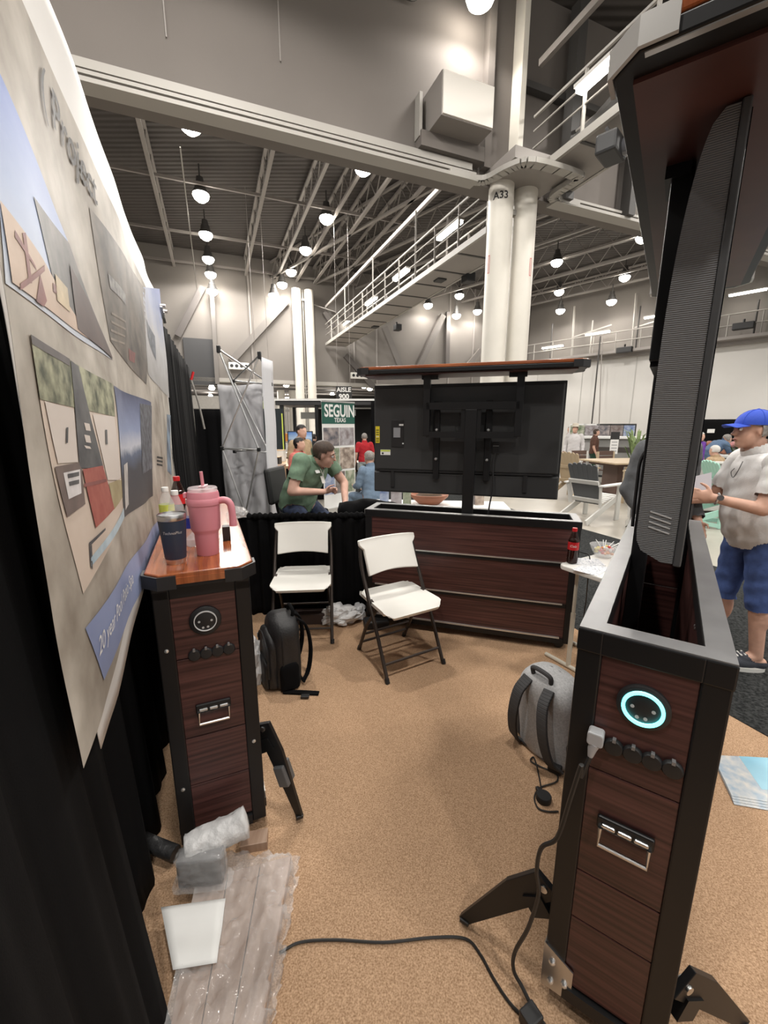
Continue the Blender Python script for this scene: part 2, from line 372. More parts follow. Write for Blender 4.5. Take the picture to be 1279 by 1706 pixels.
for z in (6.25, 6.75): MB().tube([rp_(-16, DR - 0.85, z), rp_(16.8, DR - 0.85, z)], 0.03, 6).build('handrail', steel_light, t, world=True)
rng = random.Random(3)
for k in range(22):
    s = 16.2 - k * 1.25
    MB().beam(rp_(s, DR - 0.85, 5.7), rp_(s, DR - 0.85, 6.75), 0.04, 0.04).build('rail_post', steel_light, t, world=True)
    if k % 2 == 0: MB().beam(rp_(s + 0.3, DR - 0.5, 5.7), rp_(s + 0.3, DR - 0.5, 7.2 + rng.random() * 1.3), 0.06, 0.05).build('hanger', dark_steel if k % 4 else steel_light, t, world=True)
for s in (12.6, 9.2, 3.4): MB().beam(rp_(s, DR - 0.45, 5.7), rp_(s + 0.1, DR - 0.45, 8.7), 0.09, 0.09).build('hanger', steel_light, t, world=True); MB().beam(rp_(s + 0.05, DR - 0.45, 6.9), rp_(s - 2.2, DR - 0.5, 7.25), 0.07, 0.07).build('arm', steel_light, t, world=True)
for k, (px, py) in enumerate(((913, 612), (1040, 583), (1238, 543))):
    q = pl(px, py, mR * (DR - 0.95), mR); t = thing('mounted_speaker', 'black loudspeaker under the wall catwalk, %s from its far end' % ORD[k], 'speaker', q - Vector((0, 0, 0.15)), 0, 'speakers under the wall catwalk')
    MB().beam(q - wR * 0.4, q + wR * 0.4, 0.3, 0.3).build('cabinet', black_plastic, t, world=True, bevel=0.03); MB().beam(q + Vector((0, 0, 0.1)), q + Vector((0, 0, 0.3)), 0.06, 0.06).build('bracket', black_metal, t, world=True)

# columns
def column_pair(px, y, ztop, lab, r=0.26, sep=0.62, mark=None):
    c0 = Vector((0, 0, 0)) + px
    x, yy, _ = hallc(c0)
    t = thing('twin_column', lab, 'column', hall(x, yy, 0), HALL); out = []
    for s in (-1, 1):
        out.append(MB().lathe([(r * 1.02, 0), (r, 0.02), (r, ztop), (r * 0.98, ztop)], (s * sep / 2, 0, 0), 28).build('shaft', column_paint, t, smooth=True))
    MB().box((0, 0.05, ztop / 2), (0.05, 0.05, ztop)).build('pipe', steel_light, t)
    MB().box((0, 0, ztop - 0.5), (sep + r, 0.12, 0.1)).build('tie', steel_light, t)
    return t, out
cp = dp(845, 500, 10.0); cp.z = 0
t, sh = column_pair(cp, 0, 6.55, 'cream twin round column marked A33 holding up the bulkhead')
xc, yc, _ = hallc(cp)
tocam = Vector((-cp.x, -cp.y, 0)).normalized()
def on_col(s, zc, a0):
    base = hall(xc + s * 0.31, yc, 0)
    def fn(a, b):
        th = (a + a0) / 0.262; d = tocam; side = Vector((-d.y, d.x, 0))
        return base + (d * math.cos(th) + side * math.sin(th)) * 0.264 + Vector((0, 0, zc + b))
    return fn
zA = dp(826, 332, cp.y - 0.2).z
lettering('letters', 'A33', 0.19, on_col(-1, zA, 0.0), mat('ink', (0.02, 0.02, 0.02), 0.6), sh[0], bold=0.004)
red_ink = mat('red_ink', (0.5, 0.03, 0.03), 0.6)
for s, a0 in ((-1, -0.2), (1, 0.22)):
    f = on_col(s, dp(808, 462, cp.y).z, a0); b = MB()
    for (a, q, w, h) in ((0, 0, 0.05, 0.012), (0, 0.34, 0.05, 0.012), (-0.02, 0.17, 0.01, 0.34), (0.02, 0.17, 0.01, 0.34)):
        b.add([f(a - w / 2, q - h / 2), f(a + w / 2, q - h / 2), f(a + w / 2, q + h / 2), f(a - w / 2, q + h / 2)], [[0, 1, 2, 3]])
    b.build('stencil', red_ink, sh[0 if s < 0 else 1], world=True)
c2 = fwp(508, 600, 0.6); c2.z = 0; column_pair(c2, 0, 8.6, 'grey twin column standing against the far hall wall', 0.24, 0.66)
c3 = pl(479, 690, HU * 36, HU); c3.z = 0; column_pair(c3, 0, 4.4, 'pale twin column in the next hall beyond the opening', 0.3, 0.95)

# catwalk hung along the hall
def catwalk(x, y0, y1, z, lab, fix):
    t = thing('catwalk', lab, 'catwalk', hall(x, (y0 + y1) / 2, z), HALL)
    n = int((y1 - y0) / 1.25)
    for k in range(n):
        a = y0 + (y1 - y0) * k / n; b = y0 + (y1 - y0) * (k + 1) / n
        hbox(MB(), x - 0.5, x + 0.5, a + 0.02, b - 0.02, z, z + 0.06).build('deck_panel', steel_paint, t, world=True)
        MB().beam(hall(x - 0.55, a, z + 0.02), hall(x + 0.55, a, z + 0.02), 0.06, 0.08).build('cross_bar', dark_steel, t, world=True)
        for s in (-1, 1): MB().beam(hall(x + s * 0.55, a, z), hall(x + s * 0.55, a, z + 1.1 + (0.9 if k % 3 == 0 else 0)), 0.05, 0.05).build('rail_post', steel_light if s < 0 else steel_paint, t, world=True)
    for s in (-1, 1):
        MB().beam(hall(x + s * 0.55, y0, z + 0.06), hall(x + s * 0.55, y1, z + 0.06), 0.07, 0.14).build('edge_beam', steel_light, t, world=True)
        for zz in (0.55, 0.85, 1.1): MB().tube([hall(x + s * 0.55, y0, z + zz), hall(x + s * 0.55, y1, z + zz)], 0.035 if zz > 1 else 0.02, 6).build('handrail', steel_light, t, world=True)
    MB().beam(hall(x - 0.5, y0, z + 2.0), hall(x - 0.5, y1, z + 2.0), 0.09, 0.12).build('hanger_beam', steel_paint, t, world=True)
    return t
catwalk(6.75, 9.0, YF - 0.3, 5.95, 'long steel catwalk hung below the roof beyond the twin column', True)
catwalk(7.0, 1.5, 7.9, 6.55, 'short steel catwalk section on the near side of the bulkhead', True)
MB_ = MB(); MB_.tube([hall(6.6, 7.7, 6.6), hall(7.1, 6.9, 7.2), hall(7.7, 6.1, 8.1)], 0.11, 8)
o = MB_.build('roof_pipe', dark_steel, smooth=True); tag(o, 'thick dark sloping pipe beside the near catwalk', 'pipe')
spk = 0
for (px, py, z) in ((733, 460, 6.05), (625, 540, 6.05), (566, 585, 6.05), (780, 462, 5.9), (662, 545, 5.9), (597, 586, 5.9)):
    q = gp(px, py, z); t = thing('hanging_speaker', 'black box loudspeaker clamped to the edge of the long catwalk', 'speaker', q - Vector((0, 0, 0.14)), HALL, 'speakers along the long catwalk')
    MB().box((0, 0, 0.12), (0.3, 0.34, 0.26)).build('cabinet', black_plastic, t, bevel=0.03); MB().box((0, 0.1, 0.3), (0.06, 0.06, 0.14)).build('clamp', black_metal, t)
q = gp(1018, 243, 6.2); t = thing('stage_light', 'black stage lamp hung beside the near catwalk', 'stage light', q - Vector((0, 0, 0.2)), HALL + 0.4)
MB().box((0, 0, 0.16), (0.55, 0.34, 0.3)).build('housing', black_plastic, t, bevel=0.04); MB().lathe([(0.13, 0), (0.14, 0.08), (0.11, 0.1), (0, 0.08)], (0.1, -0.16, 0.16), 14, Matrix.Rotation(R(90), 3, 'X')).build('lens', mat('lens_glass', (0.1, 0.1, 0.11), 0.1), t, smooth=True)
MB().beam((0, 0, 0.3), (0, 0.1, 0.5), 0.05, 0.05).build('yoke', black_metal, t)

# ------------------------------------------------------------------ lamps
glow = emis('lamp_lens', (1.0, 0.93, 0.82), 26.0); tube_glow = emis('tube_glow', (1.0, 0.95, 0.85), 14.0)
def high_bay_mesh():
    a = MB().lathe([(0.05, 0.62), (0.11, 0.6), (0.13, 0.42), (0.16, 0.4), (0.17, 0.3), (0.25, 0.16), (0.26, 0.12), (0.2, 0.12)], n=18)
    b = MB().lathe([(0.0, -0.12), (0.12, -0.10), (0.22, -0.02), (0.26, 0.08), (0.24, 0.13), (0, 0.135)], n=18)
    return a, b
LM = None
def lamp(p, lab, grp, w=LAMP_W):
    global LM
    t = thing('high_bay_lamp', lab, 'lamp', p - Vector((0, 0, 0.0)), 0, grp)
    if LM is None:
        a, b = high_bay_mesh(); LM = (a.build('housing', dark_steel, t, smooth=True), b.build('lens', glow, t, smooth=True), MB().tube([(0, 0, 0.6), (0, 0, 0.98)], 0.025, 6).build('stem', dark_steel, t))
    else:
        for s in LM: c = s.copy(); col.objects.link(c); c.parent = t
    ld = bpy.data.lights.new('bulb', 'SPOT'); ld.energy = w; ld.color = (1.0, 0.955, 0.90); ld.spot_size = R(170); ld.spot_blend = 0.2; ld.shadow_soft_size = 0.22
    lo = bpy.data.objects.new('bulb', ld); col.objects.link(lo); lo.parent = t; lo.location = (0, 0, -0.2)
    return t
def clampf(q, z=8.95):
    p = gp(*q, z)
    if p.dot(HU) > YF - 0.75: p = pl(q[0], q[1], HU * (YF - 0.75), HU)
    return p
row1 = ((318, 215), (335, 330), (343, 395), (347, 435), (351, 460), (354, 488))
row2 = ((605, 285), (544, 368), (509, 420), (485, 456), (470, 477), (456, 495))
row3 = ((1070, 400), (927, 440), (1040, 465), (931, 489), (1018, 505), (933, 520), (765, 495), (713, 511), (760, 528), (795, 521))
for k, q in enumerate(row1): lamp(clampf(q), 'glowing roof lamp in the row by the banner, %s from the bulkhead' % ORD[k], 'roof lamps in the row by the banner', LAMP_W if k < 4 else 60)
for k, q in enumerate(row2): lamp(clampf(q), 'glowing roof lamp in the row leading to the far twin column, %s from the bulkhead' % ORD[k], 'roof lamps in the middle row', LAMP_W if k < 4 else 60)
for q in row3:
    p = gp(*q, 8.95)
    if p.dot(mR) > DR - 1.0: p = pl(q[0], q[1], mR * (DR - 1.3), mR)
    if p.dot(HU) > YF - 0.5: p = pl(q[0], q[1], HU * (YF - 0.75), HU)
    lamp(p, w=LAMP_W if p.dot(HU) < YF - 3 and p.dot(mR) < DR - 3 else 110, lab='glowing high bay lamp in the roof bay between the twin column and the white wall', grp='roof lamps on the white wall side')
lamp(gp(800, 2, 8.95), 'glowing high bay lamp on the near side of the bulkhead above the duct box', None, 110)
for x, y in ((0.4, 5.0), (-4.3, 4.6), (9.6, 4.6), (0.4, 0.2), (5.0, 1.0), (-4.3, -0.5), (9.6, -1), (4.8, -5), (0.4, -5), (14.5, 4), (14.5, -2)):
    lamp(hall(x, y, 8.95), 'high bay lamp in the near roof bay over the booths', 'roof lamps over the booths')
def strip_light(p, d, L, lab, grp, w=60):
    t = thing('strip_light', lab, 'light fixture', p, 0, grp); d = d.normalized()
    MB().beam(p - d * L / 2 + Vector((0, 0, 0.06)), p + d * L / 2 + Vector((0, 0, 0.06)), 0.2, 0.06).build('housing', steel_light, t, world=True)
    MB().beam(p - d * (L / 2 - 0.03), p + d * (L / 2 - 0.03), 0.15, 0.09).build('tube', tube_glow, t, world=True)
for k, (px, py) in enumerate(((920, 578), (995, 555), (1097, 526), (1245, 487))):
    strip_light(pl(px, py, mR * (DR - 0.75), mR), wR, 1.4, 'glowing strip light above the wall catwalk, %s from its far end' % ORD[k], 'strip lights on the wall catwalk')
for k, (px, py, z) in enumerate(((748, 384, 7.2), (668, 458, 7.2), (618, 502, 7.2), (575, 540, 7.2), (562, 551, 7.2))):
    strip_light(gp(px, py, z), HU, 1.3, 'glowing strip light over the long hanging catwalk, %s from the bulkhead' % ORD[k], 'strip lights on the long catwalk')
strip_light(gp(1025, 97, 7.3), HU, 1.5, 'bright strip light over the near catwalk section', None)
for px, py in ((477, 645), (487, 641), (566, 648), (606, 647), (616, 651), (349, 637), (353, 650)):
    t = MB().lathe([(0, 0), (0.14, 0.02), (0.2, 0.12), (0.12, 0.3), (0.05, 0.36)], pl(px, py, HU * 30, HU), 12).build('downlight', glow, smooth=True)
    tag(t, 'small glowing downlight in the dark ceiling of the next hall', 'lamp', 'downlights in the next hall')
for x, y in ((-2, 29), (4, 29), (10, 29), (-2, 37), (4, 37), (10, 37), (7, 43), (0, 43)):
    t = thing('pendant_lamp', 'round pendant lamp under the ceiling of the next hall', 'lamp', hall(x, y, 4.2), 0, 'pendants in the next hall')
    MB().lathe([(0, 0), (0.16, 0.01), (0.2, 0.06), (0.1, 0.2)], n=12).build('shade', glow, t, smooth=True); MB().tube([(0, 0, 0.2), (0, 0, 0.32)], 0.02, 5).build('stem', dark_steel, t)
    ld = bpy.data.lights.new('bulb', 'POINT'); ld.energy = 120; ld.color = (1, 0.94, 0.86); ld.shadow_soft_size = 0.2; lo = bpy.data.objects.new('bulb', ld); col.objects.link(lo); lo.parent = t; lo.location = (0, 0, -0.25)
for (a, b) in (((300, 245), (328, 480)), ((466, 482), (560, 520))):
    p = gp(*a, 8.8); q = fwp(*b, 0.8)
    o = MB().tube([p, p.lerp(q, 0.5) - Vector((0, 0, 0.1)), q], 0.02, 5).build('roof_wire', steel_light); tag(o, 'thin pale cable strung from roof to far wall ' + ('beside the banner row of lamps' if a[0] < 400 else 'near the far twin column'), 'cable')
# ================================================================== TELEVISION LIFT CABINETS
ring_off = mat('ring_white', (0.75, 0.75, 0.75), 0.4)
ring_on = emis('ring_cyan', (0.05, 0.75, 0.75), 2.2)
ink = mat('ink', (0.02, 0.02, 0.02), 0.6)
pale_print = mat('pale_print', (0.5, 0.5, 0.5), 0.5)
RX = Matrix.Rotation(R(90), 3, 'X'); RY = Matrix.Rotation(R(-90), 3, 'Y')

def lift_cabinet(name, label, corner, d, L, D, H, boards, end_boards, open_top=True):
    """corner: near corner of the working end; d: unit vector along the length. Local x runs along the length from that end,
    y across to the left of it, so the cabinet fills x 0..L and y 0..D. z up from the carpet."""
    rz = math.atan2(d.y, d.x); t = thing(name, label, 'cabinet', (corner.x, corner.y, 0.006), rz)
    p = 0.052; zb = 0.055
    for x in (p / 2, L - p / 2):
        for y in (p / 2, D - p / 2): MB().box((x, y, (zb + H) / 2), (p, p, H - zb)).build('corner_post', black_metal, t, bevel=0.004)
    for y in (0.012, D - 0.012):
        for i in range(len(boards) - 1):
            MB().box((L / 2, y, (boards[i] + boards[i + 1]) / 2), (L - 2 * p, 0.016, abs(boards[i + 1] - boards[i]) - 0.004)).build('side_board', dark_wood, t, bevel=0.002)
        for z in boards[1:-1]:
            MB().box((L / 2, y - 0.004 if y < D / 2 else y + 0.004, z), (L - 2 * p, 0.022, 0.03)).build('side_rail', black_metal, t)
            MB().box((L / 2, y - 0.012 if y < D / 2 else y + 0.012, z + 0.012), (L - 3 * p, 0.012, 0.008)).build('rail_highlight', alu, t)  # bright strip stands in for the highlight along the black rail
        MB().box((L / 2, y, zb + 0.02), (L - 2 * p, 0.04, 0.04)).build('bottom_rail', black_metal, t)
        MB().box((L / 2, y - 0.014 if y < D / 2 else y + 0.014, zb + 0.044), (L - 3 * p, 0.014, 0.01)).build('rail_highlight', alu, t)  # painted highlight on the bottom rail too
    for x in (0.012, L - 0.012):
        for i in range(len(end_boards) - 1):
            MB().box((x, D / 2, (end_boards[i] + end_boards[i + 1]) / 2), (0.016, D - 2 * p, abs(end_boards[i + 1] - end_boards[i]) - 0.0035)).build('end_board', dark_wood, t, bevel=0.0015)
        MB().box((x, D / 2, zb + 0.02), (0.04, D - 2 * p, 0.04)).build('bottom_rail', black_metal, t)
    MB().box((L / 2, D / 2, zb + 0.01), (L - 0.03, D - 0.03, 0.02)).build('floor_board', dark_wood, t)
    if open_top:
        rim = 0.05; zr = H - 0.028
        for (x0, x1, y0, y1) in ((0, L, 0, rim), (0, L, D - rim, D), (0, rim, rim, D - rim), (L - rim, L, rim, D - rim)):
            rb = MB().box(((x0 + x1) / 2, (y0 + y1) / 2, zr), (x1 - x0 + 0.006, y1 - y0 + 0.004, 0.056)).build('rim', black_metal, t, bevel=0.004)
            MB().box(((x0 + x1) / 2, (y0 + y1) / 2, H + 0.001), (x1 - x0, y1 - y0, 0.003)).build('rim_sheen', rim_sheen_tab_grey, rb)  # pale sheet paints the sheen on top of the black rim
        for y, s in ((0.03, 1), (D - 0.03, -1)): MB().box((L / 2, y + s * 0.004, H / 2), (L - 0.12, 0.006, H - 0.14)).build('liner', dark_wood, t)
    for (x, y) in ((0.07, 0.05), (L - 0.07, 0.05), (0.07, D - 0.05), (L - 0.07, D - 0.05)):
        w = MB().lathe([(0.012, -0.014), (0.03, -0.014), (0.033, -0.008), (0.033, 0.008), (0.03, 0.014), (0.012, 0.014)], (x, y, 0.033), 16, RX).build('caster', black_plastic, t, smooth=True)
        MB().box((x, y, 0.052), (0.04, 0.045, 0.02)).build('caster_fork', steel, w)
    return t

def end_controls(t, D, H, zc, glowing, flip=1):
    """round touch control, row of round socket covers and the drop handle on the working end (x = 0 face)"""
    yc = D / 2; n = 40
    disc = MB().lathe([(0.052, 0), (0.052, 0.008), (0.047, 0.011), (0, 0.011)], (0.003, yc, zc), n, RY).build('control_disc', black_plastic, t, smooth=True)
    MB().lathe([(0.034, 0.0), (0.034, 0.0045), (0.0365 if not glowing else 0.041, 0.0045), (0.0375 if not glowing else 0.041, 0.0)], (-0.008, yc, zc), n, RY, caps=False).build('light_ring', ring_on if glowing else ring_off, disc, smooth=True)
    for (a, b) in ((-0.02, 0), (0.02, 0), (-0.007, -0.022), (0.009, -0.023)):
        MB().lathe([(0.004, 0), (0.0042, 0.001), (0, 0.001)], (-0.0088, yc + a, zc + b), 8, RY).build('touch_mark', pale_print, disc)
    zs = zc - 0.125
    for k in range(4):
        y = yc + (0.045, 0.007, -0.030, -0.068)[k]
        c = MB().lathe([(0.021, 0), (0.021, 0.006), (0.018, 0.010), (0.006, 0.011), (0, 0.0105)], (0.003, y, zs), 20, RY).build('socket_cover', black_plastic, t, smooth=True)
        MB().box((-0.006, y, zs + 0.022), (0.012, 0.007, 0.008)).build('cover_tab', rim_sheen_tab_grey, c)
    zh = zc - 0.335
    pl_ = MB().box((-0.003, yc, zh), (0.012, 0.118, 0.034)).build('handle_plate', black_metal, t, bevel=0.004)
    for k in range(3): MB().box((-0.011, yc - 0.034 + 0.034 * k, zh - 0.002), (0.008, 0.030, 0.010)).build('hinge_knuckle', steel, pl_, bevel=0.003)
    MB().tube([(-0.012, yc + 0.05, zh - 0.01), (-0.02, yc + 0.05, zh - 0.052), (-0.02, yc - 0.05, zh - 0.052), (-0.012, yc - 0.05, zh - 0.01)], 0.0055, 8).build('bail', steel, pl_, smooth=True)

def lid(t, L, D, z, over=0.05, depth=None, corner_m=None, along=0.0):
    """roof board with black frame and cut corners, underside at z"""
    x0, x1 = -over + along, L + over; y0, y1 = -over * 0.5, D + over * 0.5; c = 0.045
    out = [(x0 + c, y0), (x1 - c, y0), (x1, y0 + c), (x1, y1 - c), (x1 - c, y1), (x0 + c, y1), (x0, y1 - c), (x0, y0 + c)]
    fr = MB().prism(out, z, z + 0.03).build('lid_frame', black_metal, t, bevel=0.004)
    ins = [(x0 + (a - x0) * 1.0, b) for a, b in out]
    MB().prism([(a, b) for a, b in out], z + 0.0305, z + 0.052).build('lid_board', orange_wood, t, bevel=0.004)
    MB().box(((x0 + x1) / 2, (y0 + y1) / 2, z - 0.004), (x1 - x0 - 0.12, y1 - y0 - 0.06, 0.008)).build('lid_underside', dark_wood, t)
    for (cx, cy, a) in ((x0 + c * 0.9, y0 + c * 0.9, 0), (x1 - c * 0.9, y0 + c * 0.9, 1), (x1 - c * 0.9, y1 - c * 0.9, 2), (x0 + c * 0.9, y1 - c * 0.9, 3)):
        b = MB(); b.prism([(-0.05, 0.0), (0.0, -0.05), (0.055, -0.05), (0.055, -0.042), (0.002, -0.042), (-0.042, 0.002), (-0.042, 0.055), (-0.05, 0.055)], z + 0.002, z + 0.046)
        b.xf(Matrix.Translation((cx, cy, 0)) @ Matrix.Rotation(R(90 * a), 4, 'Z')).build('lid_corner', corner_m or black_plastic, t)
    return x0, x1, y0, y1

def lift_frame(t, L, y, zbase, zlid, xs=0.33, w=0.085):
    """central mast with the H-shaped frame that carries television and lid; y = plane of the frame"""
    xm = L / 2; zt = zlid - 0.25
    MB().box((xm, y, (zbase + zt) / 2), (w, 0.05, zt - zbase)).build('lift_mast', black_metal, t, bevel=0.004)
    for s in (-1, 1):
        MB().box((xm + s * xs, y, zlid - 0.22), (0.05, 0.045, 0.44)).build('lift_arm', black_metal, t, bevel=0.003)
        MB().box((xm + s * (xs - 0.02), y + 0.01, zlid - 0.02), (0.12, 0.05, 0.03)).build('lid_bracket', black_metal, t)
        MB().box((xm + s * (xs / 2 + w / 4), y, zlid - 0.43), (xs - w / 2, 0.04, 0.045)).build('lower_bar', black_metal, t)
        MB().box((xm + s * 0.055 * 1, y, zlid - 0.34), (0.03, 0.03, 0.2)).build('inner_bar', black_metal, t)
    MB().box((xm, y, zlid - 0.225), (2 * xs, 0.045, 0.05)).build('cross_bar', black_metal, t)

def outrigger(t, a, b, w=0.075):
    """flat folding stabiliser leg from hinge a on the post to foot b, both local points"""
    a, b = Vector(a), Vector(b); mb = MB(); d = (b - a).normalized(); mb_ = a.lerp(b, 0.3)
    side = Vector((0, 0, 1)) - d * d.z; side.normalize(); nrm = d.cross(side)
    out = [(0.0, w * 0.5), ((b - a).length * 0.3, w * 0.62), ((b - a).length, w * 0.2), ((b - a).length, -w * 0.14), ((b - a).length * 0.35, -w * 0.32), (0, -w * 0.45)]
    leg = MB().prism(out, -0.009, 0.009, lambda p, q, e: a + d * p + side * q + nrm * e).build('outrigger_leg', black_metal, t, bevel=0.002)
    MB().lathe([(0.011, -0.014), (0.012, 0.0), (0.011, 0.014), (0, 0.016)], a + d * 0.02, 12, Matrix((side, d, nrm)).transposed()).build('pivot_bolt', steel, leg, smooth=True)
    MB().box(b - d * 0.01, (0.03, 0.03, 0.014)).build('foot_pad', black_plastic, leg, bevel=0.003)
    MB().beam(a - Vector((0, 0, 0.07)) + d * 0.0, a + d * 0.08 - Vector((0, 0, 0.04)), 0.03, 0.06).build('hinge_bracket', black_metal, leg)

# ---- middle cabinet, long side to the camera
dC = Vector((0.957, -0.291, 0)).normalized(); nC = Vector((-dC.y, dC.x, 0)); LC, DC, HC = 1.56, 0.30, 0.965
cC = Vector((1.345, 2.735, 0)) - dC * LC
tC = lift_cabinet('lift_cabinet', 'dark brown open lift cabinet with the raised television seen from behind', cC, dC, LC, DC, HC, (0.075, 0.345, 0.655, 0.91), (0.075, 0.345, 0.655, 0.91))
ZLC = 1.972
lift_frame(tC, LC, 0.10, 0.2, ZLC, 0.325, 0.082)
lid(tC, LC - 0.10, DC, ZLC, 0.05)
def television(name, label, M, w, z0, z1, y):
    """flat back towards -y in the cabinet's own frame; M its matrix"""
    loc = M @ Vector((w[0] * 0.5 + w[1] * 0.5, y, z0)); t = thing(name, label, 'television', loc, math.atan2(M[1][0], M[0][0])); W = w[1] - w[0]; Hh = z1 - z0
    MB().box((0, 0.028, Hh / 2), (W, 0.022, Hh)).build('screen_panel', tv_black, t, bevel=0.005)
    MB().box((0, 0.0395, Hh / 2), (W - 0.02, 0.002, Hh - 0.02)).build('screen_glass', mat('screen_glass', (0.01, 0.011, 0.014), 0.08), t)
    MB().box((0, 0.0, Hh * 0.60), (W - 0.03, 0.04, Hh * 0.76)).build('back_housing', tv_black, t, bevel=0.012)
    MB().box((0, 0.004, Hh * 0.105), (W - 0.01, 0.035, Hh * 0.20)).build('lower_housing', tv_black, t, bevel=0.012)
    return t, W, Hh
MC = RM[tC.name]
tvC, W, Hh = television('television', 'large black television seen from the back on the middle cabinet lift', MC, (0.005, 1.415), 1.075, 1.915, 0.205)
for x in (-0.19, 0.19):
    b = MB().box((x, -0.03, Hh * 0.46), (0.045, 0.02, Hh * 0.62)).build('mount_rail', black_metal, tvC, bevel=0.004)
    for z in (0.30, 0.56): MB().lathe([(0.012, 0), (0.012, 0.006), (0.008, 0.011), (0, 0.012)], (x, -0.04, Hh * z + 0.03), 10, RX).build('bolt', alu, b, smooth=True)
    for z in (0.80, 0.84): MB().box((x, -0.025, Hh * z), (0.05, 0.02, 0.015)).build('hook', black_metal, b)
b = MB().box((-0.50, -0.0215, Hh * 0.56), (0.10, 0.006, 0.21)).build('port_bay', black_plastic, tvC, bevel=0.003)
MB().box((-0.505, -0.0255, Hh * 0.57), (0.055, 0.002, 0.075)).build('rating_label', mat('label_grey', (0.3, 0.31, 0.33), 0.5), b)
MB().box((-0.47, -0.0255, Hh * 0.64), (0.035, 0.002, 0.014)).build('port_sticker', paper, b)
MB().box((-0.455, -0.0255, Hh * 0.47), (0.012, 0.002, 0.01)).build('port_sticker', paper, b)
yl = MB().box((-0.665, -0.021, Hh * 0.55), (0.034, 0.002, 0.13)).build('energy_label', mat('yellow_label', (0.75, 0.62, 0.03), 0.5), tvC)
for k in range(6): MB().box((-0.665, -0.0224, Hh * 0.55 - 0.05 + 0.017 * k), (0.024, 0.001, 0.006)).build('print_line', ink if k != 2 else paper, yl)
wl = MB().box((-0.60, -0.021, Hh * 0.385), (0.082, 0.002, 0.042)).build('caution_label', paper, tvC)
MB().box((-0.60, -0.0225, Hh * 0.385 + 0.013), (0.078, 0.001, 0.013)).build('label_band', mat('lime', (0.6, 0.7, 0.12), 0.5), wl); MB().box((-0.622, -0.0225, Hh * 0.385 - 0.008), (0.016, 0.001, 0.014)).build('label_mark', ink, wl)
b = MB().box((0.25, -0.024, Hh * 0.44), (0.05, 0.012, 0.08)).build('cable_port', black_plastic, tvC, bevel=0.004)
MB().box((0.25, -0.031, Hh * 0.46), (0.042, 0.002, 0.003)).build('port_edge', alu, b)
for x in (-0.54, 0.47): MB().box((x, -0.016, Hh * 0.13), (0.03, 0.012, 0.13)).build('foot_socket', black_plastic, tvC, bevel=0.004)
MB().box((0, -0.012, Hh * 0.215), (W * 0.93, 0.024, 0.012)).build('groove', black_plastic, tvC)
o = MB().tube(spline([(0.25, -0.035, Hh * 0.40), (0.235, -0.045, Hh * 0.3), (0.245, -0.05, Hh * 0.1), (0.225, -0.05, -0.08), (0.215, -0.06, -0.3)], 5), 0.006, 6).build('power_cord', black_plastic, tvC, smooth=True)

# ---- right cabinet, its narrow end to the camera
dR_ = Vector((0.567, 0.824, 0)).normalized(); HRt = 1.155; LRt, DRt = 1.50, 0.285
cR = Vector((0.454, 0.886, 0)) + Vector((dR_.y, -dR_.x, 0)) * DRt        # near right corner: local y runs back to the left
eb = (0.10, 0.335, 0.49, 0.80, HRt - 0.055)
tR = lift_cabinet('lift_cabinet', 'dark brown open lift cabinet with a glowing cyan ring on its narrow end', cR, dR_, LRt, DRt, HRt, (0.075, 0.42, 0.77, HRt - 0.055), eb)
end_controls(tR, DRt, HRt, HRt - 0.15, True, 1)
ZLR = 2.215
lift_frame(tR, LRt, DRt - 0.075, 0.25, ZLR, 0.40, 0.09)
lid(tR, LRt, DRt, ZLR, 0.07, corner_m=mat('silver_corner', (0.55, 0.54, 0.52), 0.35, 0.6))
MB().box((-0.060, DRt / 2, ZLR + 0.002), (0.012, DRt - 0.03, 0.008)).build('lid_edge_strip', alu, tR)
outrigger(tR, (0.03, DRt + 0.012, 0.36), tuple(RM[tR.name].inverted() @ (gp(772, 1540) + Vector((0, 0, 0.02)))), 0.085)
outrigger(tR, (0.03, -0.012, 0.30), tuple(RM[tR.name].inverted() @ (gp(1235, 1712) + Vector((0, 0, 0.02)))), 0.085)
bk = MB().prism([(0, 0.20), (0.075, 0.155), (0.075, 0.075), (0.05, 0.05), (-0.0, 0.05)], -0.004, 0.0, lambda a, b, e: (e, DRt - a + 0.001, b)).build('corner_bracket', steel, tR)
MB().prism([(0, 0.20), (0.075, 0.155), (0.075, 0.075), (0.05, 0.05), (-0.0, 0.05)], 0.0, 0.004, lambda a, b, e: (a - 0.004, DRt + e, b)).build('bracket_side', steel, bk)
for (y, z) in ((DRt - 0.055, 0.10), (DRt - 0.02, 0.15), (DRt - 0.02, 0.08)): MB().lathe([(0.009, 0), (0.009, 0.004), (0.005, 0.008), (0, 0.009)], (-0.004, y, z), 10, RY).build('bracket_bolt', alu, bk, smooth=True)
for (x, z) in ((0.30, 1.08), (0.45, 1.08), (0.45, 1.03), (0.47, 1.03)): MB().lathe([(0.004, 0), (0.004, 0.002), (0, 0.003)], (x, 0.039, z), 8, Matrix.Rotation(R(-90), 3, 'X')).build('screw', alu, tR)
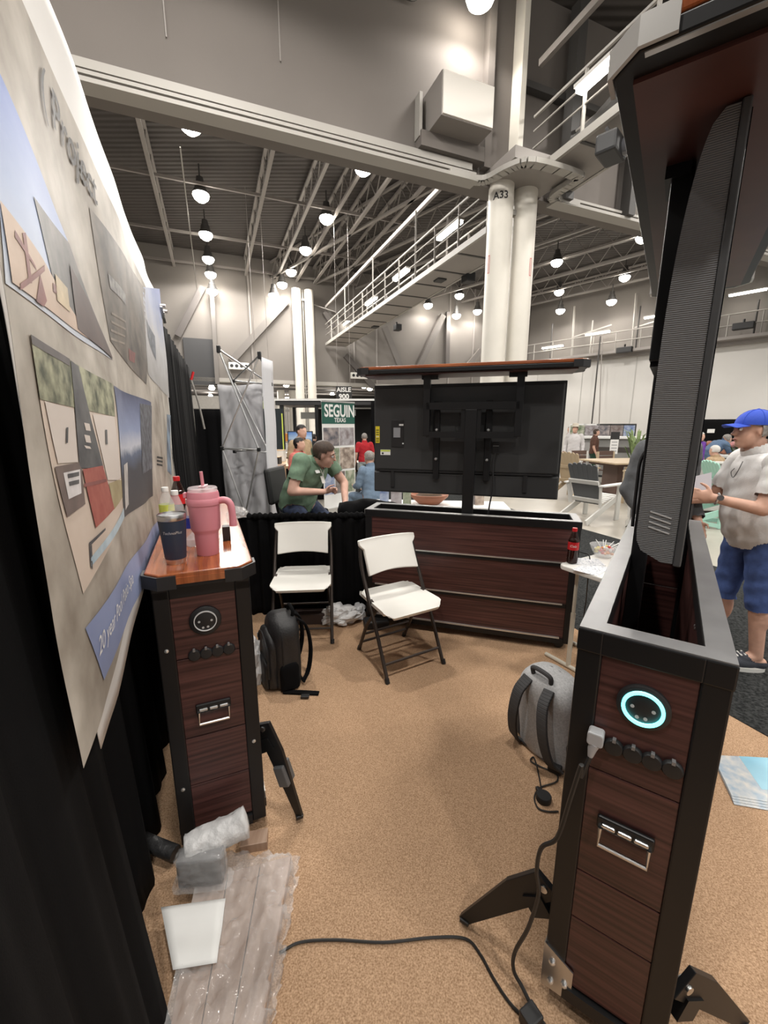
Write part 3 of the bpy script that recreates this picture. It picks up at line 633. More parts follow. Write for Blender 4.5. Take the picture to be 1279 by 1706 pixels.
# charging plug in the first socket, its cord runs down to the floor
MRt = RM[tR.name]
def Rl(x, y, z): return MRt @ Vector((x, y, z))
pz = HRt - 0.15 - 0.125 + 0.02; py_ = DRt / 2 + 0.082
tp = thing('charging_cord', 'grey plug with a dark cord running down the cabinet to the floor', 'cord', Rl(-0.03, py_, pz), 0)
b = MB(); b.prism(rrect(0.034, 0.034, 0.007, 3), -0.03, 0.0, lambda a, c, e: Rl(e, py_ + a, pz + c)); b.build('plug', mat('plug_grey', (0.42, 0.42, 0.43), 0.4), tp, world=True, bevel=0.003)
MB().tube([Rl(-0.02, py_, pz - 0.015), Rl(-0.022, py_ + 0.004, pz - 0.03), Rl(-0.024, py_ + 0.006, pz - 0.05)], [0.012, 0.010, 0.006], 10).build('strain_relief', mat('plug_grey', (0.42, 0.42, 0.43), 0.4), tp, smooth=True, world=True)
cordpx = ((975, 1245), (950, 1320), (928, 1385))
pts = [Rl(-0.024, py_ + 0.006, pz - 0.05), Rl(-0.03, py_ + 0.02, pz - 0.11)]
nR = dR_; fp = Rl(-0.035, 0, 0)
for px, py in ((968, 1275), (950, 1330), (928, 1395), (902, 1412), (894, 1450), (897, 1490), (880, 1545), (858, 1585), (855, 1615), (870, 1645)):
    pts.append(pl(px, py, fp, nR))
pts.append(gp(893, 1690, 0.02)); pts.append(gp(905, 1705, 0.014)); pts.append(gp(915, 1720, 0.014))
MB().tube(spline(pts, 6), 0.0055, 7).build('cord', mat('cord_dark', (0.02, 0.019, 0.018), 0.5), tp, smooth=True, world=True)
# television edge-on
TX0, TX1, TZ0, TZ1 = 0.135, 1.46, 1.30, 2.20
ribbed = wave_bump(mat('ribbed_grey', (0.13, 0.133, 0.138), 0.45), 75, 0.5, 'Z', 0.003)
tt = thing('television', 'large grey ribbed-back television seen edge on above the right cabinet', 'television', Rl((TX0 + TX1) / 2, 0.125, TZ0), math.atan2(dR_.y, dR_.x))
def tvprof():
    P = []
    for k in range(41):
        u = k / 40; z = u * (TZ1 - TZ0)
        th = 0.078
        if u < 0.07: th = 0.022 + 0.056 * math.sqrt(1 - (1 - u / 0.07) ** 2)
        if u > 0.45: th = 0.022 + 0.056 * math.sqrt(max(0, 1 - ((u - 0.45) / 0.55) ** 2.2))
        P.append((th, z))
    return P
PF = tvprof(); b = MB(); hx = (TX1 - TX0) / 2
poly = [(0.0, PF[0][1])] + [(th, z) for th, z in PF] + [(0.0, PF[-1][1])]
b.prism(poly, -hx, hx, lambda a, z, e: (e, a, z)); b.build('back_housing', ribbed, tt, smooth=True)
MB().prism([(-0.016, -0.004), (-0.001, -0.004), (-0.001, TZ1 - TZ0 + 0.004), (-0.016, TZ1 - TZ0 + 0.004)], -hx - 0.004, hx + 0.004, lambda a, z, e: (e, a, z)).build('screen_panel', mat('tv_edge', (0.06, 0.061, 0.064), 0.45), tt, bevel=0.003)
MB().box((0, -0.0175, (TZ1 - TZ0) / 2), (2 * hx - 0.02, 0.002, TZ1 - TZ0 - 0.02)).build('screen_glass', mat('screen_glass', (0.01, 0.011, 0.014), 0.08), tt)
for k in range(4): MB().beam((-hx - 0.001, 0.056, 0.118 - k * 0.012), (-hx - 0.001, 0.014, 0.106 - k * 0.012), 0.002, 0.003).build('vent_slot', mat('slot_pale', (0.5, 0.5, 0.5), 0.4), tt)
for s in (-0.25, 0.25):
    MB().box((s, 0.066, 0.42), (0.04, 0.02, 0.55)).build('mount_rail', black_metal, tt)
for z in (0.30, 0.55, 0.62): MB().box((-0.3, 0.08, z), (0.12, 0.03, 0.02)).build('mount_bar', black_metal, tt)
MB().tube(spline([(0.0, 0.06, 0.21), (-0.05, 0.095, 0.235), (-0.055, 0.118, 0.19), (-0.055, 0.120, 0.1), (-0.055, 0.118, -0.05)], 6), 0.006, 6).build('power_cord', black_plastic, tt, smooth=True)

# ---- left cabinet, closed under its wooden lid
dL_ = Vector((-0.39, 0.92, 0)).normalized(); LL, DL, HL = 1.42, 0.31, 1.075
cL = Vector((-0.478, 1.392, 0))
eb = (0.10, 0.40, 0.735, HL - 0.02)
tL = lift_cabinet('lift_cabinet', 'dark brown closed lift cabinet with an orange wood lid holding the cups', cL, dL_, LL, DL, HL, (0.075, 0.42, 0.77, HL - 0.02), (0.10, 0.30, 0.50, 0.815, HL - 0.02), open_top=False)
for (x0, x1, y0, y1) in ((0, LL, 0, 0.05), (0, LL, DL - 0.05, DL), (0, 0.05, 0.05, DL - 0.05), (LL - 0.05, LL, 0.05, DL - 0.05)):
    MB().box(((x0 + x1) / 2, (y0 + y1) / 2, HL - 0.008), (x1 - x0, y1 - y0, 0.05)).build('top_rail', black_metal, tL, bevel=0.004)
lid(tL, LL, DL, HL + 0.014, 0.03)
MB().box((-0.032, DL / 2, HL + 0.04), (0.006, DL - 0.05, 0.022)).build('lid_edge', orange_wood, tL)
end_controls(tL, DL, HL, HL - 0.125, False, -1)
for z, y in ((0.42, 0.026), (0.30, DL - 0.026), (0.86, DL - 0.026)): MB().lathe([(0.007, 0), (0.007, 0.003), (0, 0.005)], (0.0, y, z), 10, RY).build('screw', alu, tL)
q0 = RM[tL.name].inverted() @ (gp(500, 1368) + Vector((0, 0, 0.02)))
q1 = RM[tL.name].inverted() @ dp(437, 1160, 1.62)
outrigger(tL, (0.06, -0.012, q1.z), tuple(q0), 0.07)
b = RM[tL.name].inverted() @ ((gp(500, 1368) + dp(437, 1160, 1.62)) / 2)
MB().beam(Vector((0.06, -0.03, q1.z)).lerp(Vector(q0), 0.42), Vector((0.06, -0.03, q1.z)).lerp(Vector(q0), 0.62), 0.06, 0.045).build('leg_clamp', mat('clamp_grey', (0.16, 0.165, 0.17), 0.4, 0.4), tL, bevel=0.004)
# ================================================================== BANNER AND DRAPES ON THE LEFT
nB = Vector((0.918, 0.397, 0)).normalized(); aB = Vector((-nB.y, nB.x, 0))
def boff(a): return -0.24 + 0.03 * (min(a, 3.7) - 0.9) / 2.7
def bsurf(a, z, off=0.0):
    top = max(0.0, (z - 2.1) / 0.4)
    w = 0.005 * math.sin(3.5 * a + 3.0 * z) + 0.003 * math.sin(9 * a - 7 * z + 1) + 0.003 * top * math.sin(6 * a + 2 * z) + 0.009 * noise.noise(Vector((a * 3, z * 3, 0.3)))
    return nB * (boff(a) + w + off) + aB * a + Vector((0, 0, z))
def bpx(px, py):
    o = -0.235
    for _ in range(6):
        p = pl(px, py, nB * o, nB); a = p.dot(aB); o = boff(a)
    return min(a, 3.72), p.z
A0, A1 = 0.72, 3.62
def bedge(a):  # lower edge of the banner
    return 0.985 + 0.10 * min(1, max(0, (a - 0.9) / 0.6)) - 0.09 * min(1, max(0, (a - 1.6) / 2.0))
def btop(a): return 2.545 - 0.02 * (a - 0.9)
sand = mat('banner_sand', (0.24, 0.205, 0.165), 0.6, c2=(0.52, 0.48, 0.42), vscale=6, detail=8)
banner_white = mat('banner_white', (0.74, 0.73, 0.71), 0.55, var=0.04, vscale=4)
def bm_grid(a0, a1, f0, f1, nu, nv, off=0.0, slant=True):
    def fn(u, v):
        a = a0 + (a1 - a0) * u; z0 = f0(a); z1 = f1(a); z = z0 + (z1 - z0) * v
        if slant and a0 == A0: a += 0.16 * max(0, 1 - v) ** 2 * (1 - u) * 1.0
        return bsurf(a, z, off)
    return MB().grid(fn, nu, nv)
tb = thing('banner', 'large wrinkled vinyl banner printed with outdoor photos hung on black drape', 'banner', nB * -0.24 + aB * 1.0 + Vector((0, 0, 0.98)), 0)
bm_grid(A0, A1, bedge, btop, 60, 44).solid(0.0015).build('sheet', banner_white, tb, smooth='all', world=True)
bm_grid(A0 + 0.05, A1 - 0.05, lambda a: bedge(a) + 0.05, lambda a: btop(a) - 0.15, 60, 44, 0.0022).build('printed_field', sand, tb, smooth='all', world=True)
def patch(name, px4, m, off, n=14, world=True):
    Q = [bpx(*q) for q in px4]
    def fn(u, v):
        a = (Q[0][0] * (1 - u) + Q[1][0] * u) * (1 - v) + (Q[3][0] * (1 - u) + Q[2][0] * u) * v
        z = (Q[0][1] * (1 - u) + Q[1][1] * u) * (1 - v) + (Q[3][1] * (1 - u) + Q[2][1] * u) * v
        return bsurf(a, z, off)
    return MB().grid(fn, n, n).build(name, m, tb, smooth='all', world=True)
flat = lambda n, c, c2=None, vs=18: mat('print_' + n, c, 0.6, c2=c2 or tuple(x * 1.5 for x in c), vscale=vs, detail=6)
sky1 = ramp_mat('print_sky', [(0.0, (0.55, 0.6, 0.68)), (0.45, (0.36, 0.45, 0.66)), (1.0, (0.12, 0.19, 0.50))], 2, nz=0.15)
patch('printed_photo', ((-40, 40), (118, 405), (188, 600), (-10, 470)), sky1, 0.0036)
patch('printed_shape', ((45, 325), (118, 405), (188, 600), (95, 510)), flat('rock', (0.05, 0.048, 0.048), (0.14, 0.13, 0.12)), 0.0046)
patch('printed_shape', ((-20, 330), (60, 430), (160, 572), (0, 468)), flat('terrace', (0.44, 0.32, 0.24), (0.60, 0.46, 0.36), 6), 0.0052)
rose = flat('rose', (0.16, 0.05, 0.045), (0.26, 0.09, 0.08))
for q in (((4, 380), (42, 440), (46, 450), (4, 392)), ((18, 385), (30, 470), (36, 470), (24, 385)), ((14, 470), (62, 440), (62, 450), (14, 482)), ((52, 455), (66, 500), (60, 510), (45, 500)), ((80, 470), (110, 490), (108, 500), (80, 485))):
    patch('printed_shape', q, rose, 0.006, 5)
patch('printed_shape', ((86, 455), (112, 480), (116, 520), (88, 500)), flat('cushion', (0.38, 0.30, 0.18)), 0.0064, 5)
patch('printed_shape', ((118, 440), (150, 500), (188, 598), (130, 548)), flat('umber', (0.045, 0.022, 0.018)), 0.006)
patch('printed_photo', ((150, 345), (240, 482), (239, 640), (186, 568)), flat('brown_scene', (0.05, 0.043, 0.038), (0.20, 0.17, 0.14), 9), 0.0036)
patch('printed_shape', ((178, 455), (205, 490), (206, 508), (182, 480)), flat('pale_marks', (0.35, 0.34, 0.33), (0.1, 0.1, 0.1), 40), 0.0046, 6)
for k in range(4): patch('printed_shape', ((186, 520 + 14 * k), (207, 535 + 12 * k), (207, 538 + 12 * k), (186, 524 + 14 * k)), flat('slat', (0.2, 0.17, 0.14)), 0.0046, 4)
patch('printed_shape', ((214, 580), (224, 588), (224, 605), (216, 600)), rose, 0.0046, 4)
patch('printed_photo', ((236, 478), (281, 538), (283, 664), (241, 622)), ramp_mat('print_snow', [(0.0, (0.30, 0.29, 0.28)), (0.4, (0.48, 0.48, 0.5)), (0.7, (0.33, 0.38, 0.55)), (1.0, (0.14, 0.2, 0.48))], 2, nz=0.4), 0.0036)
patch('printed_shape', ((241, 530), (256, 560), (258, 600), (244, 560)), flat('pine', (0.06, 0.07, 0.09), (0.2, 0.22, 0.26), 30), 0.0046, 6)
# garden photo
patch('printed_photo', ((37, 556), (184, 640), (205, 852), (131, 990)), flat('patio', (0.56, 0.46, 0.38), (0.66, 0.56, 0.48), 5), 0.0036)
patch('printed_shape', ((37, 556), (184, 640), (186, 694), (60, 665)), flat('leaves', (0.05, 0.06, 0.03), (0.42, 0.42, 0.28), 26), 0.0046)
patch('printed_shape', ((37, 556), (112, 598), (112, 610), (40, 572)), flat('eave', (0.09, 0.08, 0.08)), 0.0052, 6)
wallp = flat('house_wall', (0.60, 0.53, 0.48), (0.66, 0.60, 0.55), 3)
patch('printed_shape', ((68, 668), (118, 682), (126, 770), (94, 772)), wallp, 0.0052, 6)
patch('printed_shape', ((150, 690), (184, 694), (198, 800), (170, 800)), wallp, 0.0052, 6)
dk = flat('dark_slate', (0.05, 0.05, 0.055), (0.12, 0.12, 0.12))
patch('printed_shape', ((113, 600), (128, 610), (164, 780), (128, 780)), dk, 0.0056, 8)
patch('printed_shape', ((88, 778), (130, 770), (136, 840), (108, 862)), flat('grill', (0.12, 0.09, 0.08)), 0.0056, 6)
patch('printed_shape', ((102, 788), (128, 782), (130, 822), (110, 832)), flat('grill_lid', (0.52, 0.5, 0.5)), 0.0062, 4)
for q in (((105, 712), (108, 712), (108, 738), (105, 738)), ((168, 716), (171, 716), (171, 740), (168, 740)), ((108, 790), (126, 786), (126, 793), (109, 797)), ((110, 803), (126, 799), (126, 806), (111, 810))): patch('printed_shape', q, dk, 0.0068, 3)
for y in (704, 724, 742): patch('printed_shape', ((134, y), (143, y + 2), (145, y + 14 - (y == 742) * 8), (137, y + 13 - (y == 742) * 8)), wallp, 0.0064, 3)
patch('printed_shape', ((132, 782), (162, 776), (180, 848), (150, 880)), flat('red_door', (0.30, 0.07, 0.055), (0.38, 0.12, 0.09), 30), 0.0062, 6)
patch('printed_shape', ((133, 806), (166, 798), (167, 803), (134, 812)), rose, 0.0068, 4)
patch('printed_shape', ((172, 806), (199, 796), (202, 828), (180, 850)), flat('lawn', (0.30, 0.24, 0.12), (0.4, 0.34, 0.2)), 0.0052, 4)
patch('printed_shape', ((142, 930), (205, 846), (206, 862), (142, 945)), flat('pool', (0.35, 0.45, 0.52), (0.5, 0.6, 0.66)), 0.0052, 8)
patch('printed_shape', ((140, 905), (165, 880), (165, 884), (140, 912)), dk, 0.0052, 4)
patch('printed_shape', ((140, 912), (144, 908), (144, 950), (141, 945)), dk, 0.0052, 4)
patch('printed_photo', ((187, 642), (249, 670), (256, 826), (208, 862)), ramp_mat('print_dusk', [(0.0, (0.06, 0.055, 0.055)), (0.38, (0.05, 0.05, 0.06)), (0.5, (0.10, 0.13, 0.2)), (0.56, (0.5, 0.52, 0.58)), (0.7, (0.24, 0.29, 0.45)), (1.0, (0.05, 0.06, 0.13))], 2, nz=0.12), 0.0036)
patch('printed_shape', ((232, 672), (250, 676), (254, 780), (236, 790)), flat('night_tower', (0.04, 0.042, 0.05), (0.16, 0.17, 0.2), 30), 0.0046, 6)
patch('printed_shape', ((206, 775), (214, 770), (216, 840), (210, 850)), flat('pale_glare', (0.4, 0.38, 0.36)), 0.0046, 4)
patch('printed_photo', ((278, 690), (284, 692), (284, 792), (277, 785)), flat('edge_scene', (0.05, 0.06, 0.09), (0.25, 0.34, 0.45), 8), 0.0036, 4)
for k in range(3): patch('printed_shape', ((260, 760 + 6 * k), (267, 762 + 6 * k), (267, 765 + 6 * k), (260, 763 + 6 * k)), ink, 0.004, 3)
# blue footer band with its script line, and the heading
patch('printed_band', ((134, 1048), (284, 838), (285, 858), (165, 1135)), flat('footer_blue', (0.22, 0.27, 0.46), (0.30, 0.35, 0.54), 4), 0.0040, 24)
qa, qb = bpx(152, 1085), bpx(262, 880)
def foot_fn(a, b):
    aa = qa[0] + a; zz = qa[1] + (qb[1] - qa[1]) * (aa - qa[0]) / (qb[0] - qa[0]) + b; return bsurf(aa, zz, 0.006)
lettering('footer_script', '20 year Pool Patio Spa', 0.052, foot_fn, paper, tb, align='LEFT', shear=0.4)
qa2 = bpx(64, 128); 
def head_fn(a, b): return bsurf(qa2[0] + a, qa2[1] + b, 0.006)
lettering('heading_script', '( Project', 0.125, head_fn, mat('ink_soft', (0.03, 0.028, 0.03), 0.6), tb, align='LEFT', shear=0.25, bold=0.001)
cl = bsurf(A1 - 0.02, btop(A1) - 0.03, 0.01)
for k in range(2):
    t = thing('spring_clamp', 'steel spring clamp gripping the top corner of the banner' if k == 0 else 'steel spring clamp on the drape rail beyond the banner', 'clamp', cl + aB * 0.16 * k, 0)
    for s in (-1, 1): MB().beam(cl + aB * (0.16 * k + 0.05 * s * 0.3) + Vector((0, 0, 0.01 * s)), cl + aB * (0.16 * k + 0.12) + Vector((0, 0, 0.04 * s - 0.02)), 0.02, 0.008).build('jaw', steel, t, world=True)
    MB().tube([cl + aB * (0.16 * k) - nB * 0.02, cl + aB * (0.16 * k) + nB * 0.03], 0.012, 8).build('coil', steel, t, world=True)

# drape on its pipe
def drape(name, label, P, z0, z1, amp, wl, ph=0.0, flare=0.0, thin=0.004, m=None, nz=14, top_gather=0.0, out=None):
    """P: floor line as (a, b) points; pleats across it"""
    a, b = Vector(P[0]), Vector(P[1]); L = (b - a).length; d = (b - a) / L; n = out or Vector((d.y, -d.x, 0)); N = max(24, int(L / wl * 10))
    def fn(u, v):
        s = u * L; w = math.sin(2 * math.pi * s / wl + ph + 0.9 * math.sin(3.1 * s)) * (0.75 + 0.25 * math.sin(1.7 * s + 2)) + 0.3 * math.sin(2 * math.pi * s / (wl * 0.43) + 1)
        A = amp * (0.45 + 0.55 * (1 - v)) if not top_gather else amp * (0.8 + 0.2 * (1 - v))
        return a + d * s + n * (w * A + flare * (1 - v) ** 1.5) + Vector((0, 0, z0 + (z1 - z0) * v))
    o = MB().grid(fn, N, nz).solid(thin).build(name, m or black_cloth, smooth='all')
    return tag(o, label, 'drape')
def onb(a, off, z=0.0): return nB * off + aB * a + Vector((0, 0, z))
drape('black_drape', 'black pleated drape hanging close behind the near end of the banner', (onb(-0.9, -0.335), onb(0.99, -0.335)), 0.008, 2.5, 0.03, 0.27, 0.6, 0.115)
drape('black_drape', 'black pleated drape behind the closed cabinet and the banner', (onb(0.9, -0.37), onb(3.62, -0.335)), 0.008, 2.42, 0.03, 0.24, 0.2, 0.05)
drape('black_drape', 'black pleated side drape continuing beyond the far end of the banner', (onb(3.55, -0.25), onb(7.2, -0.10)), 0.004, 2.44, 0.028, 0.26, 1.2, 0.02)
o = MB().tube([onb(-0.9, -0.38, 2.52), onb(3.6, -0.36, 2.44), onb(3.62, -0.29, 2.44), onb(7.2, -0.14, 2.46)], 0.02, 10).build('drape_rail', steel_light); tag(o, 'metal drape rail along the tops of the black side drapes', 'rail')
c = onb(7.25, -0.08); drape('black_drape', 'short black cross drape behind the grey fabric display', (c, c + Vector((0.55, 0.1, 0))), 0.004, 1.86, 0.025, 0.2, 0.4)
# low drape at the back of the booth
LD0, LD1 = Vector((-1.36, 3.36, 0)), Vector((-0.13, 3.42, 0))
tl = drape('low_drape', 'low black gathered drape behind the two white folding chairs', (LD0, LD1), 0.008, 0.872, 0.022, 0.105, 0.0, 0.02, top_gather=1)
b = MB(); d = (LD1 - LD0)
def ruff(u, v):
    s = u * d.length; th = v * 2 * math.pi
    r = 0.026 + 0.006 * math.sin(s * 140) + 0.004 * math.sin(s * 61 + 1)
    return LD0 + d * u + Vector((0, math.cos(th) * r, 0.872 + math.sin(th) * r))
b.grid(ruff, 160, 8).build('gathered_heading', black_cloth, tl, smooth='all', world=True)
for x, h in ((LD0, 0.9), (LD1 + Vector((-0.02, 0.06, 0)), 0.9)):
    o = thing('drape_stand', 'grey upright post holding the low drape rail ' + ('by the closed cabinet' if x is LD0 else 'by the middle cabinet'), 'stand', x + Vector((0, 0.03, 0)), 0)
    MB().tube([(0, 0.03, 0.004), (0, 0.03, h)], 0.019, 10).build('post', steel_light, o); MB().box((0, 0.03, 0.006), (0.25, 0.25, 0.008)).build('base_plate', steel_paint, o)
# plant showing above the far top corner of the banner
leaf = mat('leaf_green', (0.05, 0.11, 0.03), 0.5, var=0.3, vscale=20)
pp = bsurf(3.35, 2.55, -0.16); t = thing('artificial_plant', 'small green sprig rising above the far top corner of the banner', 'plant', pp, 0)
rng = random.Random(5)
MB().tube([pp, pp + Vector((0.01, 0, 0.12)), pp + Vector((0.05, 0.02, 0.22))], 0.005, 5).build('stem', leaf, t, world=True)
for k in range(12):
    a = rng.random() * 6.28; h = 0.04 + rng.random() * 0.2; d = Vector((math.cos(a), math.sin(a), 0.5)).normalized(); q = pp + Vector((0.015, 0, h)); s = d.cross(Vector((0, 0, 1))).normalized()
    MB().add([q, q + d * 0.05 + s * 0.018, q + d * 0.11 - Vector((0, 0, 0.02)), q + d * 0.05 - s * 0.018], [[0, 1, 2, 3]]).solid(0.002).build('leaf', leaf, t, world=True)
# ================================================================== THINGS IN THE BOOTH
clear = mat('clear_plastic', (0.85, 0.87, 0.88), 0.08, alpha=0.28)
wrap = mat('plastic_wrap', (0.88, 0.88, 0.88), 0.12, alpha=0.27, bump=1.0, bscale=30, spec=1.0)
pink = mat('pink_powder', (0.68, 0.26, 0.31), 0.45)
navy = mat('navy_powder', (0.022, 0.034, 0.062), 0.5)
cola = mat('cola', (0.02, 0.006, 0.004), 0.1)
red_cap = mat('red_plastic', (0.55, 0.015, 0.02), 0.35)
ZT = HL + 0.014 + 0.052 + 0.006
# navy tumbler
p = gp(294, 937, ZT); t = thing('steel_tumbler', 'navy tumbler with a steel rim standing on the orange lid', 'tumbler', p)
b = MB().lathe([(0.0, 0.018), (0.033, 0.018), (0.0345, 0.022), (0.0445, 0.155), (0.0445, 0.156), (0, 0.156)], n=32).build('cup_body', navy, t, smooth=True)
MB().lathe([(0.0, 0), (0.031, 0), (0.032, 0.002), (0.0335, 0.0185), (0, 0.0185)], n=32).build('steel_base', steel, t, smooth=True)
MB().lathe([(0.0445, 0.1555), (0.0455, 0.157), (0.046, 0.174), (0.0445, 0.176), (0.0425, 0.170), (0.041, 0.157)], n=32, caps=False).build('steel_rim', steel, t, smooth=True)
MB().lathe([(0.0, 0.166), (0.03, 0.166), (0.032, 0.170), (0.0425, 0.171), (0.0425, 0.167), (0, 0.163)], n=32).build('lid', clear, t, smooth=True)
dcam = Vector((-p.x, -p.y, 0)).normalized(); sd = Vector((-dcam.y, dcam.x, 0))
def cup_fn(a, q):
    zz = 0.115 + q; r = 0.0345 + 0.01 * (zz - 0.022) / 0.133 + 0.0006; th = a / r - 0.1; return p + (dcam * math.cos(th) + sd * math.sin(th)) * r + Vector((0, 0, zz))
lettering('logo', 'TechnoPluz', 0.0135, cup_fn, mat('silver_print', (0.55, 0.56, 0.58), 0.3, 0.6), b, bold=0.0002, shear=0.2)
# pink travel mug
p = gp(347, 922, ZT); hd = math.atan2(0.1, 1.0); t = thing('travel_mug', 'tall pink handled travel mug with a pink straw on the orange lid', 'mug', p, hd)
MB().lathe([(0, 0), (0.037, 0), (0.039, 0.003), (0.0415, 0.078), (0.043, 0.086), (0.0505, 0.096), (0.0515, 0.1), (0.0545, 0.195), (0.0545, 0.2), (0, 0.2)], n=36).build('cup_body', pink, t, smooth=True)
MB().lathe([(0.0545, 0.188), (0.0575, 0.189), (0.0585, 0.197), (0.0585, 0.207), (0.0555, 0.213), (0.0535, 0.213)], n=36, caps=False).build('handle_band', pink, t, smooth=True)
MB().lathe([(0.0555, 0.205), (0.055, 0.226), (0.0515, 0.237), (0.0, 0.237)], n=36).build('collar', pink, t, smooth=True)
ld = MB().lathe([(0, 0.236), (0.05, 0.236), (0.0505, 0.248), (0.047, 0.252), (0.0, 0.25)], n=36).build('lid', mat('clear_lid', (0.8, 0.76, 0.77), 0.1, alpha=0.55), t, smooth=True)
MB().box((0, 0.01, 0.2545), (0.02, 0.05, 0.006)).build('lid_slide', mat('lid_slide_pink', (0.75, 0.55, 0.58), 0.3), ld, bevel=0.002)
MB().box((-0.056, -0.02, 0.226), (0.01, 0.018, 0.02)).build('latch', pink, t, bevel=0.003)
MB().tube([(0.006, 0, 0.16), (0.0, 0.0, 0.308)], 0.0058, 12).build('straw', pink, t, smooth=True)
MB().tube(spline([(0.05, 0, 0.199), (0.07, 0, 0.203), (0.086, 0, 0.197), (0.096, 0, 0.178), (0.0985, 0, 0.13), (0.098, 0, 0.105)], 5), [0.0125] * 22 + [0.0135] * 4, 12).build('handle', pink, t, smooth=True)
lettering('logo', 'CRAB', 0.012, lambda a, q: p + Vector((-p.x, -p.y, 0)).normalized() * 0.0548 + Vector((a, 0, 0.165 + q)), mat('pink_dark', (0.45, 0.15, 0.19), 0.4), t) if False else None

cola_shell = mat('cola_shell', (0.03, 0.008, 0.006), 0.08, alpha=0.6)
def bottle(label, p, h, r, cap, liquid, lab_m, fill=0.7, group=None, word=None, cat='bottle'):
    t = thing('drink_bottle', label, cat, p, 0, group)
    prof = [(0, 0.004), (r * 0.75, 0), (r * 0.95, 0.006), (r, 0.03 * h / 0.2), (r * 0.9, 0.32 * h), (r * 0.97, 0.40 * h), (r * 0.97, 0.60 * h), (r * 0.93, 0.66 * h), (r * 0.55, 0.84 * h), (r * 0.4, 0.9 * h), (r * 0.4, 0.93 * h), (0, 0.93 * h)]
    MB().lathe(prof, n=24).build('shell', cola_shell if liquid is cola else clear, t, smooth=True)
    if liquid: MB().lathe([(rr * 0.95, zz + 0.001) for rr, zz in prof if zz <= fill * h] + [(0, fill * h)], n=24).build('drink', liquid, t, smooth=True)
    MB().lathe([(r * 0.46, 0.905 * h), (r * 0.47, 0.98 * h), (r * 0.43, h), (0, h)], n=20).build('cap', cap, t, smooth=True)
    if lab_m: 
        L = MB().lathe([(r * 0.99, 0.40 * h), (r * 0.99, 0.62 * h)], n=24, caps=False).build('label_band', lab_m, t, smooth=True)
        if word:
            dc = Vector((-p.x, -p.y, 0)).normalized(); sd = Vector((-dc.y, dc.x, 0))
            lettering('letters', word, 0.022, lambda a, q: p + (dc * math.cos(a / r) + sd * math.sin(a / r)) * r * 1.0 + Vector((0, 0, 0.51 * h + q)), paper, L, shear=0.3)
    return t
bottle('cola bottle with red cap behind the pink mug', gp(301, 868, ZT), 0.225, 0.034, red_cap, cola, red_cap, 0.72)
water = mat('water', (0.8, 0.84, 0.86), 0.05, alpha=0.35)
bottle('clear water bottle with white cap and lime label spot', gp(282, 884, ZT), 0.2, 0.032, white_plastic, water, mat('lime', (0.6, 0.7, 0.12), 0.5), 0.3)
bottle('clear water bottle with white cap between navy tumbler and lime labelled bottle', gp(298, 893, ZT), 0.2, 0.032, white_plastic, water, None, 0.3)
t = bottle('crinkled clear bottle with a blue label between the two cups', gp(322, 909, ZT), 0.19, 0.028, white_plastic, water, mat('blue_label', (0.03, 0.06, 0.5), 0.4), 0.3)
p = gp(378, 899, ZT); o = MB().box(p + Vector((0, 0, 0.03)), (0.03, 0.045, 0.06), Matrix.Rotation(0.35, 3, 'Z')).build('small_box', mat('dark_box', (0.02, 0.014, 0.012), 0.5), bevel=0.002); tag(o, 'small black box standing behind the pink mug', 'box')
rng = random.Random(11)
def crumple(name, label, cat, c, r, m, seed, nu=20, nv=14, rough=0.4):
    def fn(u, v):
        th = u * 2 * math.pi; ph = math.pi * v; d = Vector((math.sin(ph) * math.cos(th), math.sin(ph) * math.sin(th), -math.cos(ph)))
        k = 1 + rough * noise.noise(d * 2.3 + Vector((seed, 0, 0))) + 0.25 * noise.noise(d * 6 + Vector((0, seed, 0)))
        q = Vector((d.x * r[0] * k, d.y * r[1] * k, d.z * r[2] * k)); q.z = max(q.z, -r[2] * 0.8)
        return c + q + Vector((0, 0, r[2] * 0.8))
    b = MB().grid(fn, nu, nv); o = b.build(name, m); return tag(o, label, cat)
crumple('crumpled_wrapper', 'crumpled clear plastic wrapper on the orange lid behind the mug handle', 'wrapper', gp(395, 862, ZT), (0.05, 0.05, 0.03), wrap, 3)
crumple('plastic_bag', 'crumpled white plastic bag on the carpet under the folding chairs', 'bag', gp(566, 1036), (0.16, 0.11, 0.08), mat('bag_white', (0.7, 0.7, 0.7), 0.5), 7, 28, 18)
crumple('plastic_bag', 'white plastic bag with a blue logo patch beside the crumpled bag', 'bag', gp(597, 1030), (0.06, 0.07, 0.07), mat('bag_blue', (0.7, 0.71, 0.73), 0.5, c2=(0.25, 0.45, 0.6), vscale=4, ramp=(0.6, 0.72)), 2)
o = MB().box(gp(622, 1044) + Vector((0.02, 0, 0.035)), (0.2, 0.12, 0.07), Matrix.Rotation(0.2, 3, 'Z')).build('black_pouch', black_plastic, bevel=0.015); tag(o, 'flat black pouch on the carpet behind the angled folding chair', 'pouch')
o = MB().box(gp(515, 1040) + Vector((0, 0.04, 0.05)), (0.26, 0.12, 0.10), Matrix.Rotation(0.05, 3, 'Z')).build('storage_case', mat('brown_case', (0.06, 0.04, 0.035), 0.5), bevel=0.01); tag(o, 'dark brown case lying under the folding chair by the drape', 'case')

